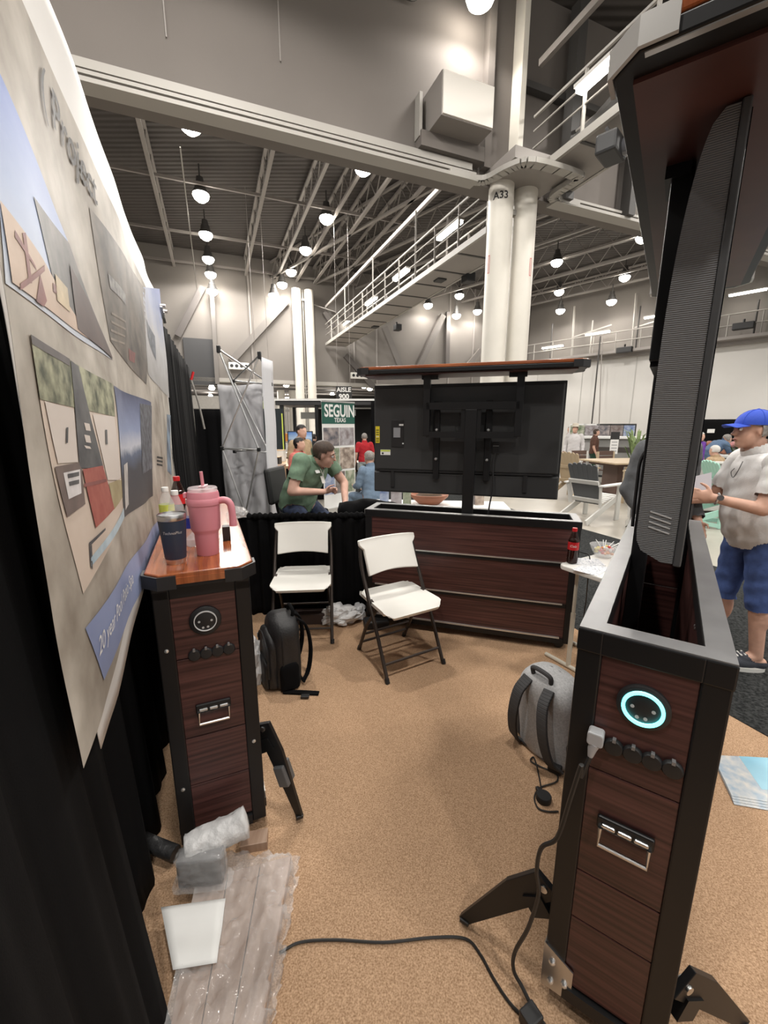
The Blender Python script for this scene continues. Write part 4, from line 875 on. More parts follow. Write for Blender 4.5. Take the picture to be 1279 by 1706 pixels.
# ---------------------------------------------------------------- folding chairs
chair_frame = mat('bronze_tube', (0.075, 0.062, 0.055), 0.4, 0.6)
chair_white = mat('chair_white', (0.88, 0.865, 0.81), 0.42)
def folding_chair(label, loc, rz):
    """faces -y; front feet continue up into the back"""
    t = thing('folding_chair', label, 'chair', loc, rz, None)
    for s in (-1, 1):
        MB().tube(spline([(s * 0.222, -0.235, 0.0), (s * 0.222, -0.10, 0.27), (s * 0.222, 0.03, 0.50), (s * 0.218, 0.13, 0.70), (s * 0.205, 0.165, 0.84)], 4), 0.0125, 10).build('front_leg', chair_frame, t, smooth=True)
        MB().tube([(s * 0.195, 0.225, 0.0), (s * 0.195, 0.10, 0.25), (s * 0.195, -0.06, 0.44)], 0.0125, 10).build('rear_leg', chair_frame, t, smooth=True)
        MB().tube([(s * 0.225, -0.237, 0.0), (s * 0.225, -0.225, 0.03)], 0.0155, 10).build('foot_cap', black_plastic, t)
        MB().tube([(s * 0.195, 0.227, 0.0), (s * 0.195, 0.212, 0.03)], 0.0155, 10).build('foot_cap', black_plastic, t)
        MB().beam((s * 0.208, 0.02, 0.46), (s * 0.208, -0.05, 0.44), 0.02, 0.03).build('hinge', chair_frame, t)
    for (y, z, w) in ((-0.185, 0.10, 0.22), (0.185, 0.08, 0.193), (0.145, 0.16, 0.193)): MB().tube([(-w, y, z), (w, y, z)], 0.009, 8).build('cross_bar', chair_frame, t)
    def seat(u, v):
        x = (u - 0.5) * 2; y = (v - 0.5) * 2
        w = 0.21 + 0.015 * (1 - v); yy = -0.235 + 0.43 * v
        z = 0.462 - 0.012 * math.cos(x * 1.5) * (1 - y * y) - (0.028 * max(0, -y - 0.72) / 0.28) + 0.01 * v
        k = (abs(x) ** 6 + abs(y) ** 6) ** (1 / 6) if abs(x) > 0.8 and abs(y) > 0.8 else 1
        if k > 1: x /= k ** 1.0; yy = -0.235 + 0.43 * (0.5 + (y / k) / 2)
        return Vector((x * w, yy, z))
    MB().grid(seat, 18, 18).solid(0.022).build('seat', chair_white, t, smooth=True, bevel=0.004)
    def back(u, v):
        x = (u - 0.5) * 2; z = 0.615 + 0.235 * v; dip = 0.014 * math.cos(x * math.pi / 2) * (1 - v)
        w = 0.198 + (0.028 * max(0, min(1, (v - 0.72) / 0.1))); y = 0.075 + 0.108 * v + 0.028 * (math.cos(x * 1.3) - 0.6) + 0.0
        if v > 0.93: y -= 0.004
        return Vector((x * w, y, z + dip - 0.006 * abs(x) ** 4 * v))
    b = MB().grid(back, 20, 14).solid(0.024).build('backrest', chair_white, t, smooth=True, bevel=0.005)
    return t, b, back
A, Bq = gp(646, 1140), gp(738, 1107); fdir = Vector((A.y - Bq.y, Bq.x - A.x, 0)).normalized()
if fdir.y > 0: fdir = -fdir
cc = (A + Bq) / 2 - fdir * 0.235; rz2 = math.atan2(fdir.y, fdir.x) + R(90)
ch2, _, _ = folding_chair('white folding chair turned towards the middle of the carpet', (cc.x, cc.y, 0.006), rz2)
F = gp(553, 1073); rz1 = R(5); off = Matrix.Rotation(rz1, 3, 'Z') @ Vector((0.222, -0.235, 0)); cc = F - off
ch1, bk1, bfn = folding_chair('white folding chair with an instruction sheet on its backrest', (cc.x, cc.y, 0.006), rz1)
def lab_pt(a, q, o=0.0):
    P = bfn(0.52 + a / 0.4, 0.5 + q / 0.235); return P + Vector((0, -0.0135 - o, 0.0))
b = MB().grid(lambda u, v: lab_pt(-0.07 + 0.14 * u, -0.055 + 0.10 * v, 0.011), 6, 6); sheet = b.build('instruction_sheet', paper, bk1)
grey_ink = mat('grey_ink', (0.42, 0.42, 0.42), 0.6)
for k in range(7): 
    q0 = 0.036 - 0.011 * k
    for (a0, a1) in ((0.0, 0.018), (0.022, 0.04), (0.044, 0.06)): MB().add([lab_pt(a0, q0, 0.012), lab_pt(a1, q0, 0.012), lab_pt(a1, q0 + 0.005, 0.012), lab_pt(a0, q0 + 0.005, 0.012)], [[0, 1, 2, 3]]).build('print_line', grey_ink, sheet)
for (a0, a1, q0, q1, mm) in ((-0.066, -0.016, 0.006, 0.018, ink), (-0.06, -0.03, 0.03, 0.036, grey_ink), (-0.062, -0.02, -0.03, -0.026, grey_ink), (-0.02, 0.01, -0.05, -0.043, ink), (0.048, 0.062, -0.045, -0.034, grey_ink), (-0.002, 0.006, -0.035, -0.03, ink)):
    MB().add([lab_pt(a0, q0, 0.012), lab_pt(a1, q0, 0.012), lab_pt(a1, q1, 0.012), lab_pt(a0, q1, 0.012)], [[0, 1, 2, 3]]).build('print_block', mm, sheet)

# ---------------------------------------------------------------- backpacks
def backpack(label, loc, rz, w, d, h, m, m2, lean=0.0):
    """front pocket faces -y, straps on +y"""
    t = thing('backpack', label, 'backpack', loc, rz)
    Lm = Matrix.Rotation(lean, 4, 'X')
    def shell(w, d, h, cx=0.0, cy=0.0, z0=0.0, e=3.2):
        def fn(u, v):
            th = u * 2 * math.pi; c, s = math.cos(th), math.sin(th); n = (abs(c) ** e + abs(s) ** e) ** (-1 / e)
            zz = v; k = 1.0
            if v < 0.06: k = 0.80 + 0.20 * math.sqrt(max(0, 1 - (1 - v / 0.06) ** 2))
            if v > 0.72: k = math.sqrt(max(0.0, 1 - ((v - 0.72) / 0.28) ** 2.6)) * 0.85 + 0.15
            if v >= 0.9999 or v <= 1e-4: k = 0.0 if v > 0.5 else 0.0
            wob = 1 + 0.02 * math.sin(5 * th + 9 * v)
            return Vector((cx + c * n * w / 2 * k * wob, cy + s * n * d / 2 * (k if v < 0.72 else 0.35 + 0.65 * k) * wob, z0 + h * zz))
        return MB().grid(fn, 36, 26)
    shell(w, d, h).xf(Lm).build('main_body', m, t, smooth='all')
    shell(w * 0.86, d * 0.42, h * 0.80, 0, -d * 0.46, 0.01).xf(Lm).build('front_compartment', m, t, smooth='all')
    pk = shell(w * 0.70, d * 0.2, h * 0.42, 0, -d * 0.66, 0.012).xf(Lm).build('front_pocket', m, t, smooth='all')
    for s in (-1, 1): shell(d * 0.22, d * 0.62, h * 0.38, s * w * 0.49, 0.0, 0.01).xf(Lm).build('side_pocket', m2, t, smooth='all')
    for (ww, y, hh) in ((0.47, -d * 0.18, 0.95), (0.40, -d * 0.64, 0.74)):
        pts = [(-w * ww * 1.06, y, h * 0.22), (-w * ww * 1.06, y, h * hh * 0.72), (-w * ww * 0.8, y, h * hh * 0.93), (0, y, h * hh * 1.035), (w * ww * 0.8, y, h * hh * 0.93), (w * ww * 1.06, y, h * hh * 0.72), (w * ww * 1.06, y, h * 0.22)]
        z = MB().tube(spline(pts, 5), 0.006, 6).xf(Lm).build('zip', black_plastic, t, smooth=True)
        MB().box((-w * ww * 1.09, y - 0.004, h * 0.60), (0.006, 0.01, 0.03)).xf(Lm).build('zip_pull', alu, z)
    MB().tube(spline([(-0.05, d * 0.30, h * 0.95), (-0.045, d * 0.33, h * 1.05), (0.045, d * 0.33, h * 1.05), (0.05, d * 0.30, h * 0.95)], 5), 0.011, 8).xf(Lm).build('grab_handle', m2, t, smooth=True)
    def strap(s):
        pts = spline([(s * w * 0.2, d * 0.42, h * 0.93), (s * w * 0.24, d * 0.72, h * 0.80), (s * w * 0.3, d * 0.82, h * 0.5), (s * w * 0.36, d * 0.70, h * 0.2), (s * w * 0.42, d * 0.46, h * 0.05)], 6); b = MB()
        for a, c in zip(pts[:-1], pts[1:]): b.beam(a, c + (c - a) * 0.15, 0.055, 0.014, up=(0, 1, 0.2))
        return b.xf(Lm).build('shoulder_strap', m2, t, bevel=0.004)
    strap(-1); strap(1)
    MB().tube([(-w * 0.42, d * 0.46, h * 0.06), (w * 0.42, d * 0.46, h * 0.06)], 0.008, 6).xf(Lm).build('strap_anchor', m2, t)
    return t, Lm
bp_black = mat('bag_nylon', (0.018, 0.018, 0.019), 0.5, bump=0.25, bscale=90)
tb1, _ = backpack('black nylon backpack standing beside the closed cabinet', gp(470, 1140) + Vector((0, 0.06, 0.006)), R(-62), 0.30, 0.19, 0.46, bp_black, black_cloth)
o = MB().beam(gp(472, 1152, 0.016), gp(531, 1155, 0.012), 0.035, 0.008).build('waist_strap', black_cloth, tb1, world=True); MB().box(gp(508, 1160, 0.018), (0.05, 0.03, 0.014)).build('buckle', black_plastic, tb1, world=True, bevel=0.003)
crumple('plastic_bag', 'white plastic bag squeezed between the closed cabinet and the black backpack', 'bag', gp(428, 1150) + Vector((-0.03, 0.05, 0)), (0.05, 0.06, 0.18), mat('bag_white', (0.7, 0.7, 0.7), 0.5), 5)
grey_fab = mat('heather_grey', (0.44, 0.445, 0.45), 0.85, var=0.15, vscale=120, bump=0.2, bscale=200)
grey_dk = mat('charcoal_web', (0.05, 0.05, 0.052), 0.8)
q = gp(915, 1262); tb2, _ = backpack('heather grey backpack leaning against the cabinet with the cyan ring', q + Vector((0.02, 0.05, 0.006)), R(120), 0.30, 0.20, 0.46, grey_fab, grey_dk, R(-6))

# ---------------------------------------------------------------- cords and bits by the grey backpack
cord_m = mat('cord_dark', (0.02, 0.019, 0.018), 0.5)
t = thing('power_adapter', 'black plug adapter with looped cord lying on the carpet', 'adapter', gp(905, 1335))
q = gp(905, 1335); MB().lathe([(0, 0), (0.03, 0), (0.032, 0.004), (0.032, 0.024), (0.029, 0.028), (0, 0.028)], (0, 0, 0.006), 20).build('body', black_plastic, t, smooth=True)
MB().box((-0.006, 0.03, 0.018), (0.016, 0.05, 0.016), Matrix.Rotation(0.2, 3, 'Z')).build('strain_relief', black_plastic, t, bevel=0.003)
MB().tube(spline([gp(903, 1322, 0.02), gp(896, 1285, 0.012), gp(889, 1262, 0.012), gp(884, 1268, 0.012), gp(902, 1278, 0.012), gp(925, 1288, 0.012), gp(927, 1302, 0.014), gp(900, 1312, 0.012), gp(890, 1328, 0.012), gp(896, 1346, 0.012), gp(912, 1352, 0.012), gp(930, 1352, 0.012)], 6), 0.0035, 6).build('cord', cord_m, t, smooth=True, world=True)
t = thing('power_brick', 'black power brick with a white sticker beside the grey backpack', 'power supply', gp(930, 1285)); MB().box((0, 0.02, 0.028), (0.11, 0.06, 0.042), Matrix.Rotation(0.9, 3, 'Z')).build('body', black_plastic, t, bevel=0.006); MB().box((0.012, 0.03, 0.0495), (0.06, 0.035, 0.001), Matrix.Rotation(0.9, 3, 'Z')).build('sticker', paper, t)
pts = [gp(465, 1588, 0.012), gp(500, 1570, 0.012), gp(560, 1566, 0.012), gp(640, 1570, 0.012), gp(720, 1562, 0.012), gp(775, 1564, 0.012), gp(800, 1590, 0.012), gp(822, 1630, 0.012), gp(850, 1672, 0.012), gp(880, 1702, 0.012), gp(905, 1735, 0.012)]
o = MB().tube(spline(pts, 6), 0.0042, 6).build('floor_cable', cord_m, smooth=True); tag(o, 'thin black cable running across the carpet from the wrapped boards to the cabinet', 'cable')
t = thing('cable_plug', 'black plug with grey side lying by the steel corner bracket', 'plug', gp(893, 1700, 0.0)); MB().box((-0.02, -0.01, 0.028), (0.05, 0.045, 0.04), Matrix.Rotation(0.5, 3, 'Z')).build('body', black_plastic, t, bevel=0.005); MB().box((-0.035, -0.032, 0.028), (0.02, 0.004, 0.028), Matrix.Rotation(0.5, 3, 'Z')).build('side_plate', mat('plug_grey', (0.42, 0.42, 0.43), 0.4), t)

# ---------------------------------------------------------------- side table with cola, sweets and papers
TA = Vector((1.12, 2.55, 0)); e1 = Vector((0.51, -0.86, 0)); e2 = Vector((0.86, 0.51, 0)); TW, TL_ = 0.385, 0.50
tcn = TA + e1 * TW / 2 + e2 * TL_ / 2; rzt = math.atan2(e2.y, e2.x)
ivory = mat('ivory_metal', (0.55, 0.52, 0.44), 0.45)
tt2 = thing('folding_table', 'small white plastic folding table behind the open cabinet', 'table', (tcn.x, tcn.y, 0.006), rzt)
MB().prism(rrect(TL_, TW, 0.05, 5), 0.705, 0.735).build('tabletop', white_plastic, tt2, bevel=0.006)
for x in (-TL_ / 2 + 0.1, TL_ / 2 - 0.1):
    for y in (TW / 2 - 0.08, -TW / 2 + 0.08):
        lg = MB().tube([(x, y, 0.02), (x, y, 0.40)], 0.015, 10).build('leg', ivory, tt2, smooth=True)
        MB().tube([(x, y, 0.38), (x, y, 0.705)], 0.011, 10).build('inner_tube', ivory, lg, smooth=True)
    MB().tube([(x, -TW / 2 - 0.02, 0.014), (x, TW / 2 + 0.10, 0.014)], 0.014, 10).build('foot_bar', ivory, tt2, smooth=True)
ZTT = 0.741
bottle('cola bottle with a red label on the small folding table', gp(952, 938, ZTT), 0.235, 0.034, red_cap, cola, red_cap, 0.72, word='Cola')
p = gp(1004, 928, ZTT); t = thing('sweet_bowl', 'clear plastic bowl of wrapped sweets and white sticks on the folding table', 'bowl', p)
MB().lathe([(0.045, 0), (0.05, 0.003), (0.075, 0.05), (0.09, 0.085), (0.086, 0.085), (0.07, 0.05), (0.044, 0.006), (0, 0.006)], n=20).build('bowl', clear, t, smooth=True)
rng = random.Random(2); sw = [mat('sweet_' + n, c, 0.35) for n, c in (('orange', (0.75, 0.28, 0.06)), ('white', (0.75, 0.74, 0.72)), ('red', (0.6, 0.08, 0.06)), ('yellow', (0.7, 0.6, 0.2)), ('pink', (0.7, 0.35, 0.35)))]
for k in range(26):
    a = rng.random() * 6.28; rr = 0.055 * math.sqrt(rng.random()); c = p + Vector((math.cos(a) * rr, math.sin(a) * rr, 0.022 + 0.055 * rng.random()))
    o = MB().ell(c, (0.014, 0.009, 0.009), 8, 6, Matrix.Rotation(rng.random() * 3, 3, 'Z')).build('wrapped_sweet', sw[k % 5], smooth=True); tag(o, '%s wrapped sweet in the clear bowl on the folding table' % ('orange', 'white', 'red', 'yellow', 'pink')[k % 5], 'sweet', '%s sweets in the bowl' % ('orange', 'white', 'red', 'yellow', 'pink')[k % 5])
for k in range(9):
    a = rng.random() * 6.28; c = p + Vector((math.cos(a) * 0.04, math.sin(a) * 0.04, 0.06)); d = Vector((math.cos(a), math.sin(a), 0.5)).normalized()
    o = MB().tube([c, c + d * 0.075], 0.0022, 6).build('sweet_stick', paper); tag(o, 'thin white stick poking out of the sweet bowl', 'stick', 'sticks in the sweet bowl')
printed = mat('printed_sheet', (0.75, 0.76, 0.78), 0.5, c2=(0.22, 0.26, 0.34), vscale=70, detail=2, ramp=(0.5, 0.7))
for k, (px, py, w, h, a) in enumerate(((985, 948, 0.21, 0.15, 0.2), (975, 936, 0.14, 0.2, 0.9))):
    c = gp(px, py, ZTT); o = MB().box(c + Vector((0, 0, 0.001 + 0.0015 * k)), (w, h, 0.0015), Matrix.Rotation(rzt + a, 3, 'Z')).build('printed_sheet', printed); tag(o, ('printed leaflet at the edge of the folding table', 'printed leaflet beside the cola bottle on the folding table')[k], 'leaflet')
o = MB().tube(spline([gp(955, 916, ZTT + 0.02), gp(970, 921, ZTT + 0.01), gp(982, 928, ZTT + 0.012), gp(979, 965, 0.64), gp(976, 1000, 0.4), gp(972, 1030, 0.2), gp(975, 1045, 0.05)], 6), 0.004, 6).build('table_cord', cord_m, smooth=True); tag(o, 'thin black cord hanging off the folding table to the floor', 'cord')
# ---------------------------------------------------------------- brochures on the carpet
bro = mat('brochure_print', (0.3, 0.4, 0.5), 0.3, c2=(0.62, 0.6, 0.56), vscale=22, detail=5)
bro_b = mat('brochure_blue', (0.16, 0.42, 0.58), 0.3, c2=(0.32, 0.58, 0.70), vscale=3)
Q = [gp(1189, 1272), gp(1222, 1343), gp(1330, 1362), gp(1300, 1278)]
for k in range(4):
    off = Vector((0.006 * k, 0.012 * k, 0.008 + 0.0022 * k)); P = [q + off for q in Q]; t = thing('brochure', ('bottom', 'second', 'third', 'top')[k] + ' glossy brochure of the fanned pile on the carpet beside the cabinet', 'brochure', P[0], 0)
    MB().add(P + [q + Vector((0, 0, 0.002)) for q in P], [[0, 1, 2, 3], [4, 5, 6, 7], [0, 1, 5, 4], [1, 2, 6, 5], [2, 3, 7, 6], [3, 0, 4, 7]]).build('cover', bro, t, world=True)
    up = Vector((0, 0, 0.0026)); m1, m2 = P[0].lerp(P[3], 0.40), P[1].lerp(P[2], 0.62)
    if k == 3: MB().add([m1 + up, m2.lerp(m1, 0.25) + up, P[2].lerp(P[3], 0.3) + up, P[3] + up], [[0, 1, 2, 3]]).build('printed_pool', bro_b, t, world=True)
# ---------------------------------------------------------------- wrapped boards by the drape
plank = mat('oak_plank', (0.30, 0.19, 0.13), 0.4, c2=(0.44, 0.31, 0.23), vscale=1.5, stretch=(26, 2, 2), detail=6)
t = thing('wrapped_boards', 'stack of pale wood boards in clear wrap on the carpet by the drape', 'boards', (-0.43, 0.95, 0.006))
PK = [(-0.545, 0.70), (-0.318, 0.66), (-0.345, 1.245), (-0.665, 1.16)]
for k in range(3):
    f0, f1 = k / 3 + 0.004, (k + 1) / 3 - 0.004
    def cor(f): return ((PK[0][0] + (PK[1][0] - PK[0][0]) * f, PK[0][1]), (PK[3][0] + (PK[2][0] - PK[3][0]) * f, PK[3][1] + (PK[2][1] - PK[3][1]) * f))
    a0, b0 = cor(f0); a1, b1 = cor(f1)
    for l in range(2): MB().prism([a0, a1, b1, b0], 0.008 + 0.022 * l, 0.028 + 0.022 * l).build('plank', plank, t, world=True, bevel=0.002)
def wrapfn(u, v):
    x0 = PK[0][0] + (PK[3][0] - PK[0][0]) * v; x1 = PK[1][0] + (PK[2][0] - PK[1][0]) * v; y = 0.64 + 0.63 * v
    s = -0.04 + 1.20 * u; x = x0 + (x1 - x0) * s; nz_ = noise.noise(Vector((u * 9, v * 16, 1))) * 0.014 + noise.noise(Vector((u * 26, v * 34, 4))) * 0.008
    z = 0.066 + nz_
    if s > 1.0: z = 0.064 - min(1, (s - 1.0) / 0.1) * 0.045 + nz_; x = x1 + (s - 1.0) * (x1 - x0) * 0.55 + nz_ * 2
    if v > 0.94: z -= (v - 0.94) / 0.06 * 0.035
    return Vector((x, y + nz_, max(z, 0.012)))
MB().grid(wrapfn, 40, 70).build('clear_wrap', wrap, t, smooth='all', world=True)
Q = [gp(268, 1512, 0.085), gp(376, 1497, 0.085), gp(361, 1604, 0.075), gp(288, 1616, 0.075)]
def pf(u, v):
    a = Q[3].lerp(Q[2], u); b_ = Q[0].lerp(Q[1], u); return a.lerp(b_, v) + Vector((0, 0, 0.004 * math.sin(v * 9)))
o = MB().grid(pf, 6, 12).solid(0.0008).build('paper_sheet', paper, smooth='all'); tag(o, 'folded white paper sheet lying on the wrapped boards', 'paper')
c = gp(338, 1462, 0.08); t = thing('wrapped_box', 'small grey box in clear wrap standing on the wrapped boards', 'box', (c.x, c.y, 0.075), 0.1)
MB().box((0, 0, 0.055), (0.145, 0.05, 0.11)).build('box', mat('grey_card', (0.085, 0.085, 0.088), 0.5), t, bevel=0.003)
def wb(u, v):
    th = u * 2 * math.pi; e = 5; cc_, ss = math.cos(th), math.sin(th); n = (abs(cc_) ** e + abs(ss) ** e) ** (-1 / e); k = 1.0 + 0.10 * noise.noise(Vector((cc_ * 3, ss * 3, v * 6))) + 0.05
    if v > 0.93: k *= (1 - v) / 0.07 * 0.9 + 0.1
    if v < 0.12: k *= 1.25 - v * 2
    return Vector((cc_ * n * 0.076 * k, ss * n * 0.030 * k, -0.008 + 0.13 * v))
MB().grid(wb, 40, 20).build('clear_wrap', wrap, t, smooth='all')
a = gp(318, 1412, 0.17); bb = gp(418, 1365, 0.20); foam = mat('foam_wrap', (0.72, 0.72, 0.72), 0.4, bump=1.0, bscale=26, alpha=0.88)
t = thing('bubble_roll', 'roll bagged in crumpled translucent plastic leaning against the closed cabinet', 'package', (a.x, a.y, 0.08))
d = (bb - a).normalized(); s1 = d.cross(Vector((0, 0, 1))).normalized(); s2 = s1.cross(d); L = (bb - a).length
def rl(u, v):
    th = u * 2 * math.pi; k = 1 + 0.16 * noise.noise(Vector((math.cos(th) * 2, math.sin(th) * 2, v * 5))) + 0.08 * noise.noise(Vector((math.cos(th) * 6, math.sin(th) * 6, v * 16)))
    r = 0.047 * k * (1.0 if v < 0.75 else 1.0 + 0.3 * (v - 0.75)); 
    if v < 0.03 or v > 0.97: r *= 0.35
    return a + d * (v * L * 1.05 - 0.02) + (s1 * math.cos(th) + s2 * math.sin(th)) * r
MB().grid(rl, 30, 30).build('bag', foam, t, smooth='all', world=True)
MB().tube([a + d * 0.01, bb - d * 0.02], 0.03, 12).build('roll', paper, t, world=True)
o = MB().tube(spline([gp(235, 1398, 0.05), gp(262, 1410, 0.06), gp(292, 1422, 0.055)], 4), 0.028, 10).build('cloth_roll', mat('grey_cloth_roll', (0.03, 0.03, 0.031), 0.5, bump=0.6, bscale=40), smooth=True); tag(o, 'short dark rolled bundle between the drape and the closed cabinet', 'bundle')
o = MB().box(gp(420, 1415, 0.02) + Vector((0, 0.03, 0.0)), (0.10, 0.06, 0.045), Matrix.Rotation(0.2, 3, 'Z')).build('wood_offcut', plank, bevel=0.002); tag(o, 'pale wood offcut at the foot of the closed cabinet', 'offcut')
# ================================================================== PEOPLE
BASE = dict(hipL=(-0.09, 0, 0.93), hipR=(0.09, 0, 0.93), kneeL=(-0.10, 0.03, 0.50), kneeR=(0.10, 0.03, 0.50), ankL=(-0.11, -0.02, 0.09), ankR=(0.11, -0.02, 0.09), toeL=(-0.13, 0.16, 0.035), toeR=(0.13, 0.16, 0.035),
            pel=(0, 0, 0.97), waist=(0, 0.01, 1.10), chest=(0, 0.0, 1.30), nb=(0, -0.015, 1.475), head=(0, 0.03, 1.635), shL=(-0.185, -0.01, 1.425), shR=(0.185, -0.01, 1.425), elL=(-0.25, -0.04, 1.15), elR=(0.25, -0.04, 1.15),
            wrL=(-0.26, 0.06, 0.91), wrR=(0.26, 0.06, 0.91))
def cap_tube(mb, a, b, ra, rb, n=12):
    """closed tapered limb with round ends"""
    a, b = Vector(a), Vector(b); d = (b - a); L = d.length
    if L < 1e-4: return
    d /= L; P = []; Rr = []
    for k in range(4): t = k / 4 * math.pi / 2; P.append(a - d * ra * math.cos(t)); Rr.append(max(1e-3, ra * math.sin(t)))
    P.append(a); Rr.append(ra)
    for f in (0.33, 0.66): P.append(a.lerp(b, f)); Rr.append(ra + (rb - ra) * f)
    P.append(b); Rr.append(rb)
    for k in range(3, -1, -1): t = k / 4 * math.pi / 2; P.append(b + d * rb * math.cos(t)); Rr.append(max(1e-3, rb * math.sin(t)))
    mb.tube(P, Rr, n)
def loft(mb, secs, n=20):
    """secs: (centre, half width, half depth, lateral axis, front axis)"""
    vs = []; fs = []
    for c, w, d, x, y in secs:
        for k in range(n):
            th = 2 * math.pi * k / n; cc, ss = math.cos(th), math.sin(th); e = 2.4; q = (abs(cc) ** e + abs(ss) ** e) ** (-1 / e)
            vs.append(Vector(c) + Vector(x) * (cc * q * w) + Vector(y) * (ss * q * d))
    N = len(secs)
    for i in range(N - 1):
        for k in range(n): fs.append([i * n + k, i * n + (k + 1) % n, (i + 1) * n + (k + 1) % n, (i + 1) * n + k])
    fs.append(list(range(n))[::-1]); fs.append([(N - 1) * n + k for k in range(n)]); mb.add(vs, fs)
def hand(mb, w, d, pn, side, curl=0.5, s=1.0, spread=0.0):
    """w wrist, d finger direction, pn palm normal, side = thumb direction"""
    d = d.normalized(); side = (side - d * side.dot(d)).normalized(); pn = side.cross(d).normalized() * (1 if side.cross(d).dot(pn) > 0 else -1)
    rot = Matrix((side, d, pn)).transposed()
    mb.ell(w + d * 0.048 * s, (0.040 * s, 0.056 * s, 0.016 * s), 12, 8, rot)
    for k, (x, L) in enumerate(((0.030, 0.072), (0.010, 0.080), (-0.010, 0.075), (-0.029, 0.060))):
        p = w + d * 0.092 * s + side * x * s; dd = (d + side * spread * (1.5 - k) * 0.12).normalized(); r = 0.0088 * s
        for j, f in enumerate((0.45, 0.32, 0.25)):
            a = curl * (0.5 if j == 0 else 1.0); ax = side; dd = Matrix.Rotation(a * (1 if pn.dot(Matrix.Rotation(0.1, 3, ax) @ d) > 0 else -1), 3, ax) @ dd
            q = p + dd * L * f * s; cap_tube(mb, p, q, r, r * 0.93, 8); p = q; r *= 0.93
    p = w + d * 0.03 * s + side * 0.032 * s; dd = (d * 0.7 + side * 0.75 + pn * 0.25).normalized(); q = p + dd * 0.042 * s; cap_tube(mb, p, q, 0.0125 * s, 0.011 * s, 8)
    dd = (d * 0.95 + side * 0.25 + pn * 0.3).normalized(); cap_tube(mb, q, q + dd * 0.034 * s, 0.0108 * s, 0.0095 * s, 8)
def solidify_body(mb, voxel, smooth_it=4):
    me = bpy.data.meshes.new('tmp'); me.from_pydata([tuple(p) for p in mb.v], [], mb.f); bm = bmesh.new(); bm.from_mesh(me); bmesh.ops.recalc_face_normals(bm, faces=bm.faces); bm.to_mesh(me); bm.free()
    o = bpy.data.objects.new('tmp', me); col.objects.link(o)
    r = o.modifiers.new('r', 'REMESH'); r.mode = 'VOXEL'; r.voxel_size = voxel
    s = o.modifiers.new('s', 'SMOOTH'); s.factor = 0.5; s.iterations = smooth_it
    dg = bpy.context.evaluated_depsgraph_get(); out = bpy.data.meshes.new_from_object(o.evaluated_get(dg))
    bpy.data.objects.remove(o, do_unlink=True); bpy.data.meshes.remove(me); return out
def mesh_np(me):
    n = len(me.vertices); co = np.zeros(n * 3); me.vertices.foreach_get('co', co); no = np.zeros(n * 3); me.vertices.foreach_get('normal', no)
    return co.reshape(-1, 3), no.reshape(-1, 3)
